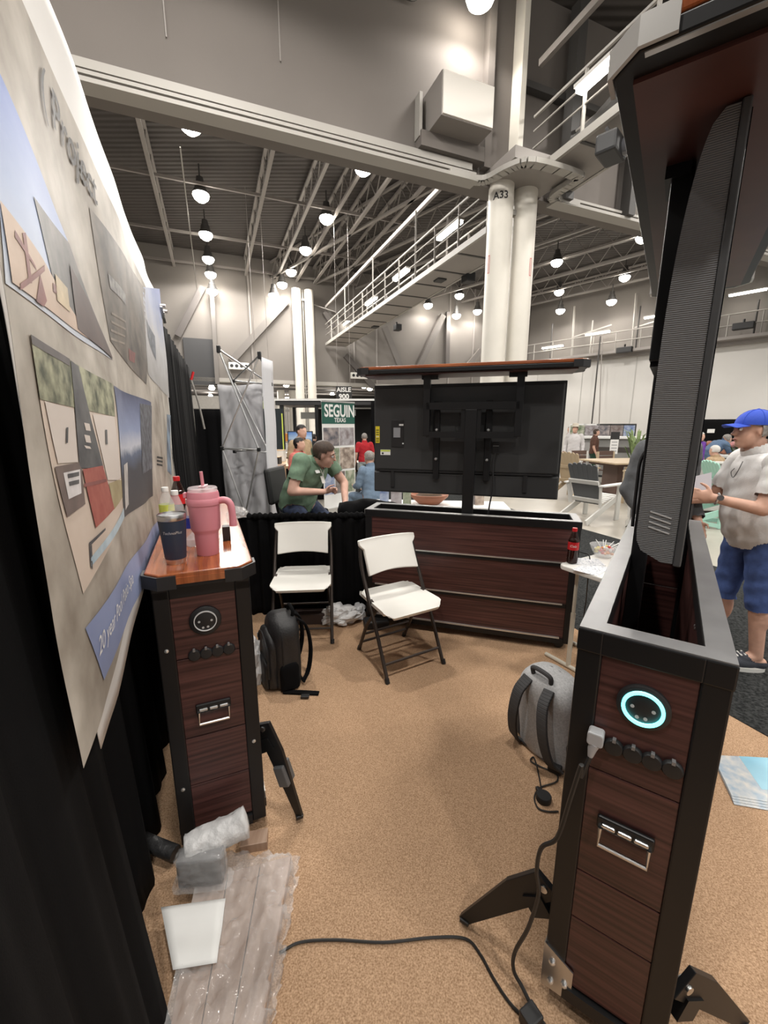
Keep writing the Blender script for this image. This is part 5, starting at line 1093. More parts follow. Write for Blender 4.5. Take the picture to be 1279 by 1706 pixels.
def person(label, loc, rz, J=None, H=1.75, wear=None, skin_m=None, hair_m=None, voxel=0.016, look=None, fat=1.0, hands=None, bald=0.0, group=None, face=False, name='person', long_hair=False):
    """wear: list of (name, material, {bone: (t0, t1)}, puff)"""
    j = {k: Vector(v) for k, v in BASE.items()}
    for k, v in (J or {}).items(): j[k] = Vector(v)
    s = H / 1.75
    t = thing(name, label, 'person', loc, rz, group); t.scale = (s, s, s); RM[t.name] = mat_z(rz, loc) @ Matrix.Scale(s, 4)
    mb = MB(); f = fat
    lat_s = (j['shR'] - j['shL']).normalized(); lat_h = (j['hipR'] - j['hipL']).normalized()
    def fr(lat, d): 
        y = Vector(d).normalized().cross(lat); y = -y if y.dot(lat.cross(Vector(d))) < 0 else y
        return Vector(lat), Vector(d).normalized().cross(lat).normalized()
    dsp = (j['waist'] - j['pel']); dch = (j['nb'] - j['chest'])
    x0, y0 = fr(lat_h, dsp); x1, y1 = fr(lat_s, dch); xm = (x0 + x1).normalized(); ym = (y0 + y1).normalized()
    loft(mb, [(j['pel'] - dsp * 0.9, 0.10, 0.085, x0, y0), (j['pel'] - dsp * 0.55, 0.155 * f, 0.115 * f, x0, y0), (j['pel'], 0.168 * f, 0.122 * f, x0, y0), (j['waist'], 0.152 * f, 0.115 * f, xm, ym), (j['waist'].lerp(j['chest'], 0.5), 0.158 * f, 0.115 * f, xm, ym),
              (j['chest'], 0.17 * (0.5 + f / 2), 0.118 * (0.5 + f / 2), x1, y1), (j['chest'].lerp(j['nb'], 0.55), 0.168, 0.105, x1, y1), (j['chest'].lerp(j['nb'], 0.85), 0.115, 0.085, x1, y1), (j['nb'], 0.062, 0.06, x1, y1)])
    hd = look.normalized() if look is not None else Vector((0, 1, 0)); up = (j['head'] - j['nb']).normalized(); up = (up * 0.35 + Vector((0, 0, 1)) * 0.65); up = (up - hd * up.dot(hd)).normalized(); sx = hd.cross(up).normalized()
    HR = Matrix((sx, hd, up)).transposed(); hc = j['head']
    cap_tube(mb, j['nb'] - Vector((0, 0, 0.03)), hc - up * 0.06 - hd * 0.02, 0.062 * (0.6 + 0.4 * f), 0.056)
    mb.ell(hc + up * 0.03 - hd * 0.012, (0.076, 0.096, 0.088), 18, 12, HR); mb.ell(hc - up * 0.035 + hd * 0.018, (0.062, 0.074, 0.082), 16, 10, HR)
    mb.ell(hc - up * 0.088 + hd * 0.052, (0.036, 0.034, 0.026), 12, 8, HR); mb.ell(hc - up * 0.004 + hd * 0.095, (0.012, 0.014, 0.03), 10, 8, HR); mb.ell(hc - up * 0.024 + hd * 0.105, (0.0155, 0.016, 0.013), 10, 8, HR)
    mb.ell(hc + up * 0.026 + hd * 0.080, (0.052, 0.014, 0.011), 12, 8, HR); mb.ell(hc - up * 0.058 + hd * 0.083, (0.024, 0.012, 0.012), 10, 8, HR)
    for k in (-1, 1): mb.ell(hc - up * 0.005 - hd * 0.008 + sx * 0.077 * k, (0.010, 0.022, 0.032), 10, 8, HR)
    bones = [('pelvis', j['pel'] - dsp * 0.9, j['pel'], 0.15), ('belly', j['pel'], j['chest'], 0.14), ('chest', j['chest'], j['chest'].lerp(j['nb'], 0.8), 0.13), ('neck', j['chest'].lerp(j['nb'], 1.05), hc - up * 0.09, 0.05), ('head', hc - up * 0.04, hc + up * 0.05, 0.085)]
    for q in ('L', 'R'):
        sg = -1 if q == 'L' else 1
        cap_tube(mb, j['sh' + q], j['el' + q], 0.056 * (0.6 + 0.4 * f), 0.043); cap_tube(mb, j['el' + q], j['wr' + q], 0.043, 0.028); mb.ell(j['sh' + q] - lat_s * sg * 0.01, 0.066)
        cap_tube(mb, j['hip' + q], j['knee' + q], 0.088 * (0.5 + 0.5 * f), 0.058); cap_tube(mb, j['knee' + q], j['ank' + q], 0.056, 0.039)
        cv = j['knee' + q].lerp(j['ank' + q], 0.3); mb.ell(cv - Vector((0, 0.014, 0)), (0.055, 0.058, 0.12))
        mb.ell(j['ank' + q].lerp(j['toe' + q], 0.45) + Vector((0, 0, -0.022)), (0.044, 0.125, 0.034), 14, 8, Matrix.Rotation(math.atan2(-(j['toe' + q] - j['ank' + q]).x, (j['toe' + q] - j['ank' + q]).y), 3, 'Z')); mb.ell(j['ank' + q] - Vector((0, 0.02, 0.045)), (0.036, 0.05, 0.04)); cap_tube(mb, j['ank' + q], j['ank' + q].lerp(j['toe' + q], 0.4), 0.036, 0.034)
        fa = (j['wr' + q] - j['el' + q]).normalized(); hs = (hands or {}).get(q)
        if hs: hand(mb, j['wr' + q], Vector(hs[0]), Vector(hs[1]), Vector(hs[2]), hs[3])
        else: hand(mb, j['wr' + q], fa, Vector((-sg, 0, 0)), Vector((0, 1, 0.2)), 0.35)
        bones += [('uarm', j['sh' + q], j['el' + q], 0.05), ('farm', j['el' + q], j['wr' + q], 0.036), ('hand', j['wr' + q] + (Vector(hs[0]).normalized() if hs else fa) * 0.02, j['wr' + q] + (Vector(hs[0]).normalized() if hs else fa) * 0.17, 0.03),
                  ('thigh', j['hip' + q].lerp(j['knee' + q], 0.12), j['knee' + q], 0.075), ('shin', j['knee' + q], j['ank' + q], 0.048), ('foot', j['ank' + q] - Vector((0, 0, 0.04)), j['toe' + q], 0.042)]
    me = solidify_body(mb, voxel); me.name = 'body'; me.materials.clear(); me.materials.append(skin_m or skin)
    for p in me.polygons: p.use_smooth = True
    body = bpy.data.objects.new('body', me); col.objects.link(body); body.parent = t; RM[body.name] = RM[t.name]
    co, no = mesh_np(me); best = np.full(len(co), 1e9); bi = np.zeros(len(co), int); bt = np.zeros(len(co))
    for k, (nm, a, b, r) in enumerate(bones):
        a = np.array(a); b = np.array(b); d = b - a; tt = np.clip((co - a) @ d / max(1e-9, d @ d), 0, 1); ds = np.linalg.norm(co - (a + tt[:, None] * d), axis=1) - r
        u = ds < best; best[u] = ds[u]; bi[u] = k; bt[u] = tt[u]
    nm = [b[0] for b in bones]; faces = [list(p.vertices) for p in me.polygons]
    def piece(name, m, sel, puff, fold=0.0):
        fs = [q for q in faces if sel[q].all()]
        if not fs: return None
        used = sorted(set(i for q in fs for i in q)); mp = {i: k for k, i in enumerate(used)}
        V_ = []
        for i in used:
            c = co[i]; k = puff + fold * (math.sin(c[2] * 60 + c[0] * 25) * 0.5 + noise.noise(Vector(c) * 14))
            V_.append(Vector(c) + Vector(no[i]) * k)
        b = MB(); b.add(V_, [[mp[i] for i in q] for q in fs]); return b.build(name, m, body, smooth='all', keep=True)
    for (gname, m, reg, puff) in (wear or ()):
        sel = np.zeros(len(co), bool)
        for k, n_ in enumerate(nm):
            if n_ in reg: lo, hi = reg[n_]; sel |= (bi == k) & (bt >= lo) & (bt <= hi)
        piece(gname, m, sel, puff, 0.005 if gname in ('shirt', 'trousers', 'jacket', 'shorts', 'dress') else 0.0)
    if hair_m is not None:
        rel = (co - np.array(hc)); zf = rel @ np.array(up); yf = rel @ np.array(hd); hsel = np.isin(bi, [nm.index('head'), nm.index('neck')])
        line = 0.052 + bald; hs_ = hsel & (((zf > line) & (yf < 0.072)) | ((yf < -0.005) & (zf > -0.03 + (0.02 - yf) * 0.0) & (np.abs(rel @ np.array(sx)) > -1) & (zf > -0.035)) | ((yf < 0.03) & (zf > 0.025)))
        if long_hair: hs_ |= hsel & (yf < 0.0) & (zf > -0.16)
        piece('hair', hair_m, hs_, 0.011)
    if face:
        for k in (-1, 1):
            e = MB().ell(hc + up * 0.008 + hd * 0.083 + sx * 0.030 * k, 0.0115, 10, 8).build('eye', mat('eye_white', (0.7, 0.68, 0.66), 0.3), body, smooth=True); MB().ell(hc + up * 0.008 + hd * 0.0925 + sx * 0.030 * k, 0.0055, 8, 6).build('iris', ink, e, smooth=True)
            MB().beam(hc + up * 0.034 + hd * 0.092 + sx * 0.014 * k, hc + up * 0.034 + hd * 0.083 + sx * 0.048 * k, 0.007, 0.006).build('eyebrow', hair_m or ink, body)
        MB().ell(hc - up * 0.058 + hd * 0.094, (0.021, 0.005, 0.006), 10, 6, HR).build('lips', mat('lips', (0.42, 0.16, 0.13), 0.5), body, smooth=True)
    return t, body, dict(hc=hc, hd=hd, up=up, sx=sx, j=j, M=RM[t.name], HR=HR)
TOP_SHORT = {'belly': (0, 1), 'chest': (0, 1), 'pelvis': (0.55, 1), 'uarm': (0, 0.82)}
TOP_LONG = {'belly': (0, 1), 'chest': (0, 1), 'pelvis': (0.45, 1), 'uarm': (0, 1), 'farm': (0, 0.93)}
LEGS = {'pelvis': (0, 0.85), 'thigh': (0, 1), 'shin': (0, 0.95)}
SHORTS = {'pelvis': (0, 0.85), 'thigh': (0, 1), 'shin': (0, 0.02)}
SHOES = {'foot': (0, 1), 'shin': (0.97, 1)}
cloth = lambda n, c, v=0.1: mat('cloth_' + n, c, 0.85, var=v, vscale=30, bump=0.15, bscale=120)
brown_hair = mat('hair_brown', (0.045, 0.026, 0.016), 0.6, var=0.3, vscale=60); grey_hair = mat('hair_grey', (0.25, 0.23, 0.21), 0.6, var=0.3, vscale=60); dark_hair = mat('hair_dark', (0.012, 0.009, 0.008), 0.55); white_hair = mat('hair_white', (0.6, 0.58, 0.55), 0.6)
jeans = cloth('jeans', (0.035, 0.05, 0.10), 0.35); black_shoe = mat('black_shoe', (0.015, 0.015, 0.016), 0.5)

# ---- man in the blue cap, in profile beside the open cabinet
fc = Vector((-0.92, 0.22, 0)).normalized(); rzm = math.atan2(fc.y, fc.x) - R(90)
loc = gp(1240, 1103); loc.z = 0.006
Jm = dict(ankL=(-0.10, 0.0, 0.10), ankR=(0.10, 0.16, 0.10), toeL=(-0.11, 0.20, 0.045), toeR=(0.12, 0.36, 0.045), kneeL=(-0.10, 0.05, 0.50), kneeR=(0.10, 0.15, 0.50), hipL=(-0.095, 0.07, 0.93), hipR=(0.095, 0.09, 0.93), pel=(0, 0.08, 0.97),
          waist=(0, 0.13, 1.10), chest=(0, 0.12, 1.30), nb=(0, 0.14, 1.475), head=(0, 0.205, 1.625), shL=(-0.20, 0.13, 1.42), shR=(0.20, 0.13, 1.42), elL=(-0.27, 0.22, 1.155), elR=(0.24, 0.26, 1.14), wrL=(-0.20, 0.455, 1.205), wrR=(0.10, 0.505, 1.135))
shirt_w = cloth('white_tee', (0.70, 0.69, 0.68), 0.04); shorts_b = cloth('blue_shorts', (0.055, 0.10, 0.28), 0.12)
pm, bm_, I = person('man in a blue cap, pale shirt and blue shorts holding papers', loc, rzm, Jm, 1.70, [('shorts', shorts_b, SHORTS, 0.018), ('shirt', shirt_w, {'belly': (0, 1), 'chest': (0, 1), 'pelvis': (0.42, 1), 'uarm': (0, 0.72)}, 0.022), ('shoes', mat('shoe_slate', (0.055, 0.06, 0.075), 0.8, bump=0.3, bscale=150), {'foot': (0, 1)}, 0.010)],
                      mat('skin_tan', (0.64, 0.38, 0.28), 0.5, var=0.1, vscale=14), grey_hair, 0.0075, Vector((0.0, 1, 0.02)), 1.16, {'L': ((0.12, 1, 0.22), (0.8, 0, 0.3), (0, 0.1, 1), 0.25), 'R': ((-0.25, 1, 0.15), (-0.5, 0, 0.8), (0.6, 0, 0.6), 0.45)}, face=True)
cap_blue = mat('cap_blue', (0.02, 0.07, 0.50), 0.7, bump=0.1, bscale=90)
hc, hd, up, sx = I['hc'], I['hd'], I['up'], I['sx']
def capf(u, v):
    th = u * 2 * math.pi; ph = v * math.pi / 2; d = sx * math.cos(th) * math.cos(ph) * 0.091 + hd * math.sin(th) * math.cos(ph) * 0.112 + up * (math.sin(ph) * 0.098)
    return hc + up * 0.035 - hd * 0.010 + d
cp_ = MB().grid(capf, 28, 10).build('cap', cap_blue, bm_, smooth='all')
def brim(u, v):
    x = (u - 0.5) * 2; y = 0.085 + 0.085 * v * math.sqrt(max(0, 1 - (x * 0.86) ** 2)); return hc + up * (0.046 - 0.018 * x * x - 0.012 * v) + sx * x * 0.076 + hd * (y - 0.02 * x * x * (1 - v) * 1.6)
MB().grid(brim, 14, 6).solid(0.004).build('brim', cap_blue, cp_, smooth=True); MB().ell(hc + up * 0.134 - hd * 0.01, (0.01, 0.01, 0.005), 8, 6).build('cap_button', cap_blue, cp_)
for k in range(6):
    th = k * math.pi / 3; MB().tube([hc + up * 0.036 - hd * 0.010 + (sx * math.cos(th) * math.cos(p_) * 0.0915 + hd * math.sin(th) * math.cos(p_) * 0.1125 + up * math.sin(p_) * 0.0985) for p_ in np.linspace(0.05, 1.5, 8)], 0.0016, 5).build('cap_seam', cap_blue, cp_)
jw = I['j']; w = jw['wrL'].lerp(jw['elL'], 0.07); dd = (jw['elL'] - jw['wrL']).normalized(); xx = dd.orthogonal().normalized(); yy = dd.cross(xx)
wt = MB().tube([w + (xx * math.cos(a) + yy * math.sin(a)) * 0.033 for a in np.linspace(0, 2 * math.pi, 20)[:-1]], 0.007, 8, closed=True).build('watch', steel, bm_, smooth=True); MB().lathe([(0, 0), (0.018, 0), (0.018, 0.008), (0, 0.008)], w + Vector((-0.034, 0, 0.012)), 16, RY).build('watch_case', mat('watch_dark', (0.12, 0.12, 0.13), 0.3, 0.8), wt)
for k in (-1, 1):
    a, b = jw['ank' + ('L' if k < 0 else 'R')], jw['toe' + ('L' if k < 0 else 'R')]; c = a.lerp(b, 0.45)
    MB().prism([(q[0] * 0.102, q[1] * 0.29) for q in [(math.cos(z), math.sin(z) * 0.5) for z in np.linspace(0, 2 * math.pi, 24)[:-1]]], 0.0, 0.028, lambda p_, q_, e, c=c: (c.x + p_ * 0.5 * 1.05, c.y + q_ * 1.06, e)).build('sole', mat('sole_white', (0.75, 0.74, 0.7), 0.6), bm_)
    for q in range(3): MB().beam(c + Vector((-0.03, -0.01 + q * 0.022, 0.042 - q * 0.007)), c + Vector((0.03, -0.01 + q * 0.022, 0.042 - q * 0.007)), 0.008, 0.006).build('lace', paper, bm_)
ch_ = I['j']['chest']; MB().tube(spline([ch_ + Vector((-0.06, 0.14, 0.13)), ch_ + Vector((-0.05, 0.155, 0.06)), ch_ + Vector((-0.02, 0.16, 0.02)), ch_ + Vector((0.01, 0.16, 0.05)), ch_ + Vector((-0.02, 0.16, 0.08))], 5), 0.0025, 5).build('hung_glasses', mat('wire', (0.1, 0.1, 0.1), 0.4), bm_, smooth=True)
a = dp(1176, 806, (I['M'] @ (jw['wrL'] + Vector((0.05, 0.1, 0)))).y); n1 = Vector((-0.12, 0.06, -0.03)); n2 = Vector((0.03, 0.02, 0.14))
for k in range(2):
    o_ = Vector((-0.012 * k, 0.012 * k, -0.01 * k))
    o = MB().add([a + o_ - n1 * 0.3 - n2 * 0.5, a + o_ + n1 - n2 * 0.5, a + o_ + n1 * 1.0 + n2 * 0.35, a + o_ - n1 * 0.1 + n2 * 0.5], [[0, 1, 2, 3]]).solid(0.001).build('paper_leaflet', mat('leaflet_lilac', (0.62, 0.61, 0.66), 0.5)); tag(o, ('pale leaflet held in the hands of the man in the blue cap', 'second pale leaflet behind the first in the same hands')[k], 'leaflet')

# ---- man in the grey jacket behind the television mast
loc = dp(1108, 800, 2.95); loc.z = 0.006; rzg = R(-168)
grey_j = cloth('grey_jacket', (0.10, 0.105, 0.112), 0.12)
pg, bg_, I2 = person('man in a dark grey jacket standing behind the edge-on television', loc, rzg, dict(elL=(-0.245, -0.03, 1.15), wrL=(-0.20, 0.12, 0.94), elR=(0.265, -0.03, 1.15), wrR=(0.22, 0.13, 0.95)), 1.76, [('trousers', cloth('khaki', (0.12, 0.10, 0.08)), LEGS, 0.014), ('jacket', grey_j, TOP_LONG, 0.018), ('shoes', black_shoe, SHOES, 0.008)], skin, brown_hair, 0.011, Vector((0, 1, 0)), 1.12, face=True)

# ---- man in the green polo leaning over by the low drape
loc = Vector((-0.84, 4.05, 0.0)); rzp = R(-118)
Jp = dict(pel=(0, -0.02, 0.84), hipL=(-0.10, 0, 0.80), hipR=(0.10, 0, 0.80), waist=(0, 0.02, 0.97), chest=(0, 0.13, 1.13), nb=(0, 0.20, 1.25), head=(0.0, 0.31, 1.31), shL=(-0.19, 0.19, 1.25), shR=(0.19, 0.19, 1.25), kneeL=(-0.16, 0.36, 0.55), kneeR=(0.15, 0.32, 0.53), ankL=(-0.15, 0.30, 0.12), ankR=(0.15, 0.2, 0.10), toeL=(-0.17, 0.47, 0.06), toeR=(0.17, 0.37, 0.05),
          elL=(-0.27, 0.34, 1.02), wrL=(-0.10, 0.46, 0.86), elR=(0.29, 0.16, 1.00), wrR=(0.10, 0.36, 0.985))
polo = cloth('polo_green', (0.16, 0.25, 0.17), 0.12)
pp_, bp_, I3 = person('man in a green polo and jeans perched forward behind the low drape', loc, rzp, Jp, 1.80, [('trousers', jeans, LEGS, 0.014), ('shirt', polo, {'belly': (0, 1), 'chest': (0, 1), 'pelvis': (0.6, 1), 'uarm': (0, 0.62)}, 0.020), ('shoes', black_shoe, SHOES, 0.008)], mat('skin_ruddy', (0.66, 0.40, 0.31), 0.5, var=0.1, vscale=14), brown_hair, 0.009, Vector((-0.45, 0.95, -0.28)), 1.08, {'R': ((-0.8, 0.35, 0.1), (0, 0.4, -1), (0, 0.5, 0.8), 1.1), 'L': ((0.5, 0.7, -0.35), (0, 0, -1), (0.6, 0.5, 0), 0.5)}, face=True)
cb = I3['j']['nb']; MB().tube([cb + Vector((math.cos(a) * 0.085, math.sin(a) * 0.075 - 0.005, -0.012 - 0.02 * math.sin(a))) for a in np.linspace(0, 2 * math.pi, 24)[:-1]], 0.016, 8, closed=True).build('collar', polo, bp_, smooth=True)
cc = I3['j']['chest']; MB().box(cc + Vector((0.07, 0.152, 0.03)), (0.06, 0.004, 0.03), Matrix.Rotation(0.5, 3, 'X')).build('name_tag', paper, bp_); MB().box(cc + Vector((0.0, 0.155, -0.05)), (0.045, 0.006, 0.07), Matrix.Rotation(0.3, 3, 'X')).build('badge', white_plastic, bp_)
for s_ in (-1, 1): MB().tube(spline([cb + Vector((s_ * 0.07, 0.05, -0.01)), cc + Vector((s_ * 0.035, 0.15, 0.06)), cc + Vector((0, 0.16, -0.015))], 4), 0.003, 5).build('lanyard', paper, bp_)
for zz in (0.07, 0.04, 0.01): MB().lathe([(0.005, 0), (0.005, 0.003), (0, 0.003)], cc + Vector((0, 0.142 + (0.07 - zz) * 0.1, zz)), 8, Matrix.Rotation(R(-90), 3, 'X')).build('button', paper, bp_)
# high stool under him
t = thing('office_chair', 'black padded chair behind the man in the green polo', 'chair', (-0.86, 4.16, 0), R(-100))
MB().box((-0.1, 0, 0.70), (0.44, 0.42, 0.07)).build('seat', black_cloth, t, bevel=0.03); MB().box((0, -0.24, 1.02), (0.42, 0.06, 0.36), Matrix.Rotation(R(6), 3, 'X')).build('backrest', mat('mesh_black', (0.02, 0.02, 0.021), 0.7), t, bevel=0.03)
MB().beam((0, -0.22, 0.70), (0, -0.26, 0.95), 0.06, 0.03).build('back_bar', black_plastic, t); MB().tube([(0, 0, 0.1), (0, 0, 0.67)], 0.028, 10).build('column', steel_paint, t)
for k in range(5): a = k * R(72); MB().beam((0, 0, 0.09), (math.cos(a) * 0.3, math.sin(a) * 0.3, 0.05), 0.05, 0.035).build('leg', black_plastic, t)
# ================================================================== NEIGHBOURING BOOTHS
# pop-up display frame with grey fabric
fab = mat('display_fabric', (0.56, 0.56, 0.58), 0.8, var=0.08, vscale=3, bump=0.2, bscale=8)
Yp = 4.35
t = thing('popup_display', 'silver folding pop-up display frame with grey fabric hung behind it', 'display stand', Vector((dp(398, 800, Yp).x, Yp, 0)))
c = {k: dp(*k, Yp) for k in ((364, 582), (433, 588), (368, 748), (430, 750))}
TLp, TRp = dp(364, 582, Yp), dp(432, 592, Yp); MLp, MRp = dp(370, 747, Yp), dp(431, 749, Yp)
for (px, zz) in ((372, 0.004), (430, 0.004)): pass
BL, BR = Vector((MLp.x + 0.01, Yp, 0.01)), Vector((MRp.x, Yp, 0.01))
dep = Vector((0.02, 0.30, -0.05))
def pole(a, b, r=0.009): return MB().tube([a, b], r, 8).build('pole', alu, t, world=True)
TLb, TRb, MLb, MRb = (q + dep for q in (TLp, TRp, MLp, MRp)); TLb.z -= 0.22; TRb.z -= 0.2
for a, b in ((TLp, MRp), (TRp, MLp), (MLp, BR), (MRp, BL), (TLp, TRb), (TLb, TRp), (TLb, TRb), (MLp, MRp), (MLp, MRb), (MLb, MRp), (TLb, MRb), (TLp, TLb), (TRp, TRb), (MRb, BR)): pole(a, b)
for q in (TLp, TRp, TLb, TRb, MLp, MRp, MLb, MRb): MB().box(q, (0.035, 0.035, 0.07 if q in (TLp, TRp) else 0.04)).build('hub', black_plastic, t, world=True, bevel=0.006)
FA, FB = dp(361, 640, Yp + 0.36), dp(436, 636, Yp + 0.36)
def fbf(u, v):
    a = FA.lerp(FB, u); z = 0.02 + (a.z + 0.03 * math.sin(u * 3.1) * -1 - 0.02) * v
    return Vector((a.x + 0.02 * (1 - v) * u, Yp + 0.36 + 0.02 * math.sin(u * 22 + v * 3) * (1 - 0.6 * v) + 0.03 * math.sin(v * 9 + u * 4), z))
MB().grid(fbf, 36, 26).solid(0.002).build('fabric_panel', fab, t, smooth='all', world=True)
a, b = dp(433, 592, Yp + 0.05), dp(438, 640, Yp + 0.05)
MB().grid(lambda u, v: Vector((TRp.x + 0.005 + 0.035 * u + 0.004 * math.sin(v * 20), Yp + 0.03 + 0.3 * u, 0.02 + (TRp.z - 0.03) * v)), 4, 20).solid(0.002).build('fabric_edge', mat('display_fabric_pale', (0.66, 0.66, 0.69), 0.8), t, smooth='all', world=True)
# small red-handled clamp pole on the side drape
q = onb(5.4, -0.06, 2.12); t = thing('drape_hook', 'white hook with a red grip clipped to the side drape', 'hook', q); MB().beam(q, q + Vector((0.02, 0.03, 0.09)), 0.02, 0.02).build('grip', red_cap, t, world=True); MB().tube([q, q + Vector((0.04, 0.05, -0.25)), q + Vector((0.07, 0.08, -0.55))], 0.012, 6).build('rod', steel_light, t, world=True)

# upright banner
def quad_on(t, name, c, ex, x0, x1, z0, z1, off, m, nrm):
    P = [c + ex * x + Vector((0, 0, z)) + nrm * off for x, z in ((x0, z0), (x1, z0), (x1, z1), (x0, z1))]
    return MB().add(P, [[0, 1, 2, 3]]).solid(0.002).build(name, m, t, world=True)
Yb = 7.7; l, r = dp(543, 850, Yb), dp(590, 850, Yb); ex = Vector((r.x - l.x, 0.62, 0)); Wb = ex.length; ex.normalize(); cB = Vector((l.x, Yb - 0.2, 0)); nb_ = Vector((ex.y, -ex.x, 0))
green = mat('banner_green', (0.018, 0.10, 0.075), 0.6)
ztop = dp(543, 669, Yb).z; zg = dp(543, 706, Yb).z
t = thing('rollup_banner', 'upright green-headed roll-up banner with photo panels reading SEGUIN', 'banner', cB + ex * Wb / 2)
quad_on(t, 'sheet', cB, ex, 0, Wb, 0.08, ztop, 0, paper, nb_); quad_on(t, 'heading', cB, ex, 0, Wb, zg, ztop - 0.01, 0.004, green, nb_)
MB().beam(cB + Vector((0, 0, 0.05)), cB + ex * Wb + Vector((0, 0, 0.05)), 0.16, 0.1).build('base', alu, t, world=True); MB().beam(cB + Vector((0, 0, ztop)), cB + ex * Wb + Vector((0, 0, ztop)), 0.03, 0.03).build('top_rail', alu, t, world=True); MB().tube([cB + ex * Wb / 2 - nb_ * 0.03, cB + ex * Wb / 2 - nb_ * 0.03 + Vector((0, 0, ztop))], 0.012, 6).build('pole', alu, t, world=True)
lettering('letters', 'SEGUIN', Wb * 0.27, lambda a, b_: cB + ex * (Wb * 0.53 + a) + nb_ * 0.009 + Vector((0, 0, zg + (ztop - zg) * 0.56 + b_ * 1.35)), paper, t, bold=0.006)
lettering('letters', 'TEXAS', Wb * 0.12, lambda a, b_: cB + ex * (Wb * 0.53 + a) + nb_ * 0.009 + Vector((0, 0, zg + (ztop - zg) * 0.16 + b_ * 1.1)), paper, t, bold=0.002)
pics = [mat('pic_' + n, c, 0.6, c2=c2, vscale=9, detail=6) for n, c, c2 in (('crowd', (0.12, 0.08, 0.06), (0.6, 0.5, 0.42)), ('street', (0.10, 0.10, 0.12), (0.42, 0.36, 0.34)), ('festival', (0.2, 0.16, 0.16), (0.5, 0.48, 0.5)), ('river', (0.1, 0.16, 0.34), (0.5, 0.55, 0.65)), ('brick', (0.14, 0.10, 0.09), (0.3, 0.27, 0.26)), ('park', (0.10, 0.16, 0.08), (0.5, 0.5, 0.4)))]
zz = [0.35, 0.80, 1.24, zg - 0.03]
for i in range(3):
    n = 3 if i == 0 else 2
    for k in range(n): quad_on(t, 'printed_photo', cB, ex, Wb * (0.03 + 0.96 * k / n), Wb * (0.01 + 0.96 * (k + 1) / n), zz[i], zz[i + 1] - 0.04, 0.004, pics[(i * 2 + k + 3) % 6], nb_)

# tables, goods and screens in the next booth
wood_l = mat('pale_wood', (0.50, 0.33, 0.18), 0.5, c2=(0.62, 0.44, 0.26), vscale=2, stretch=(3, 30, 3))
def plain_table(name, label, c, w, d, h, rz, top_m, cloth_m=None):
    t = thing(name, label, 'table', c, rz); MB().box((0, 0, h - 0.02), (w, d, 0.04)).build('tabletop', top_m, t, bevel=0.005)
    if cloth_m:
        b = MB()
        def fn(u, v):
            s = u * 2 * (w + d); P = ((-w / 2, -d / 2), (w / 2, -d / 2), (w / 2, d / 2), (-w / 2, d / 2)); L = (w, d, w, d); k = 0
            while k < 3 and s > L[k]: s -= L[k]; k += 1
            a = Vector(P[k] + (0,)); e = Vector(P[(k + 1) % 4] + (0,)); q = a.lerp(e, min(1, s / L[k])); o_ = q.normalized() * (0.015 * math.sin(u * 150) * (1 - v))
            return Vector((q.x * 1.02 + o_.x, q.y * 1.02 + o_.y, 0.01 + (h - 0.025) * v))
        b.grid(fn, 120, 4).build('table_skirt', cloth_m, t, smooth='all')
    else:
        for x in (-1, 1):
            for y in (-1, 1): MB().box((x * (w / 2 - 0.06), y * (d / 2 - 0.06), (h - 0.04) / 2), (0.06, 0.06, h - 0.04)).build('leg', top_m, t)
    return t
plain_table('display_table', 'black skirted table beside the grey fabric display frame', dp(462, 830, 5.0) * Vector((1, 1, 0)) if False else Vector((-1.25, 5.25, 0)), 0.7, 0.5, 0.78, 0, black_cloth, black_cloth)
t = thing('cardboard_box', 'brown cardboard box standing on the black skirted table', 'box', (dp(450, 800, 5.2).x, 5.2, 0.782)); MB().box((0, 0, 0.17), (0.34, 0.3, 0.32)).build('carton', mat('cardboard', (0.42, 0.27, 0.16), 0.8), t); MB().box((0, 0, 0.335), (0.35, 0.31, 0.01)).build('flap', mat('cardboard_dark', (0.22, 0.13, 0.08), 0.8), t); MB().box((0.1, -0.152, 0.22), (0.08, 0.003, 0.06)).build('sticker', mat('lime', (0.6, 0.7, 0.12), 0.5), t)
plain_table('display_table', 'pale wooden counter in the booth behind the fabric frame', Vector((-2.05, 7.6, 0)), 1.1, 1.6, 0.95, R(8), wood_l)
plain_table('display_table', 'white topped table with the landscape screen', Vector((-1.75, 9.3, 0)), 0.9, 0.6, 0.95, 0, paper, black_cloth)
t = thing('monitor', 'screen showing a blue sky landscape on the far white topped table', 'monitor', (-1.85, 9.3, 0.952)); MB().box((0, 0, 0.33), (0.56, 0.03, 0.40)).build('frame', black_plastic, t, bevel=0.005); MB().add([(-0.26, -0.017, 0.15), (0.26, -0.017, 0.15), (0.26, -0.017, 0.51), (-0.26, -0.017, 0.51)], [[0, 1, 2, 3]]).build('display', ramp_mat('screen_land', [(0.0, (0.15, 0.3, 0.1)), (0.3, (0.08, 0.16, 0.16)), (0.5, (0.12, 0.22, 0.4)), (0.62, (0.45, 0.6, 0.8)), (1.0, (0.1, 0.25, 0.65))], 2, nz=0.3, nscale=3), t)
MB().box((0, 0.02, 0.07), (0.06, 0.04, 0.14)).build('stand', black_plastic, t); MB().box((0, 0, 0.006), (0.24, 0.16, 0.012)).build('foot', black_plastic, t)
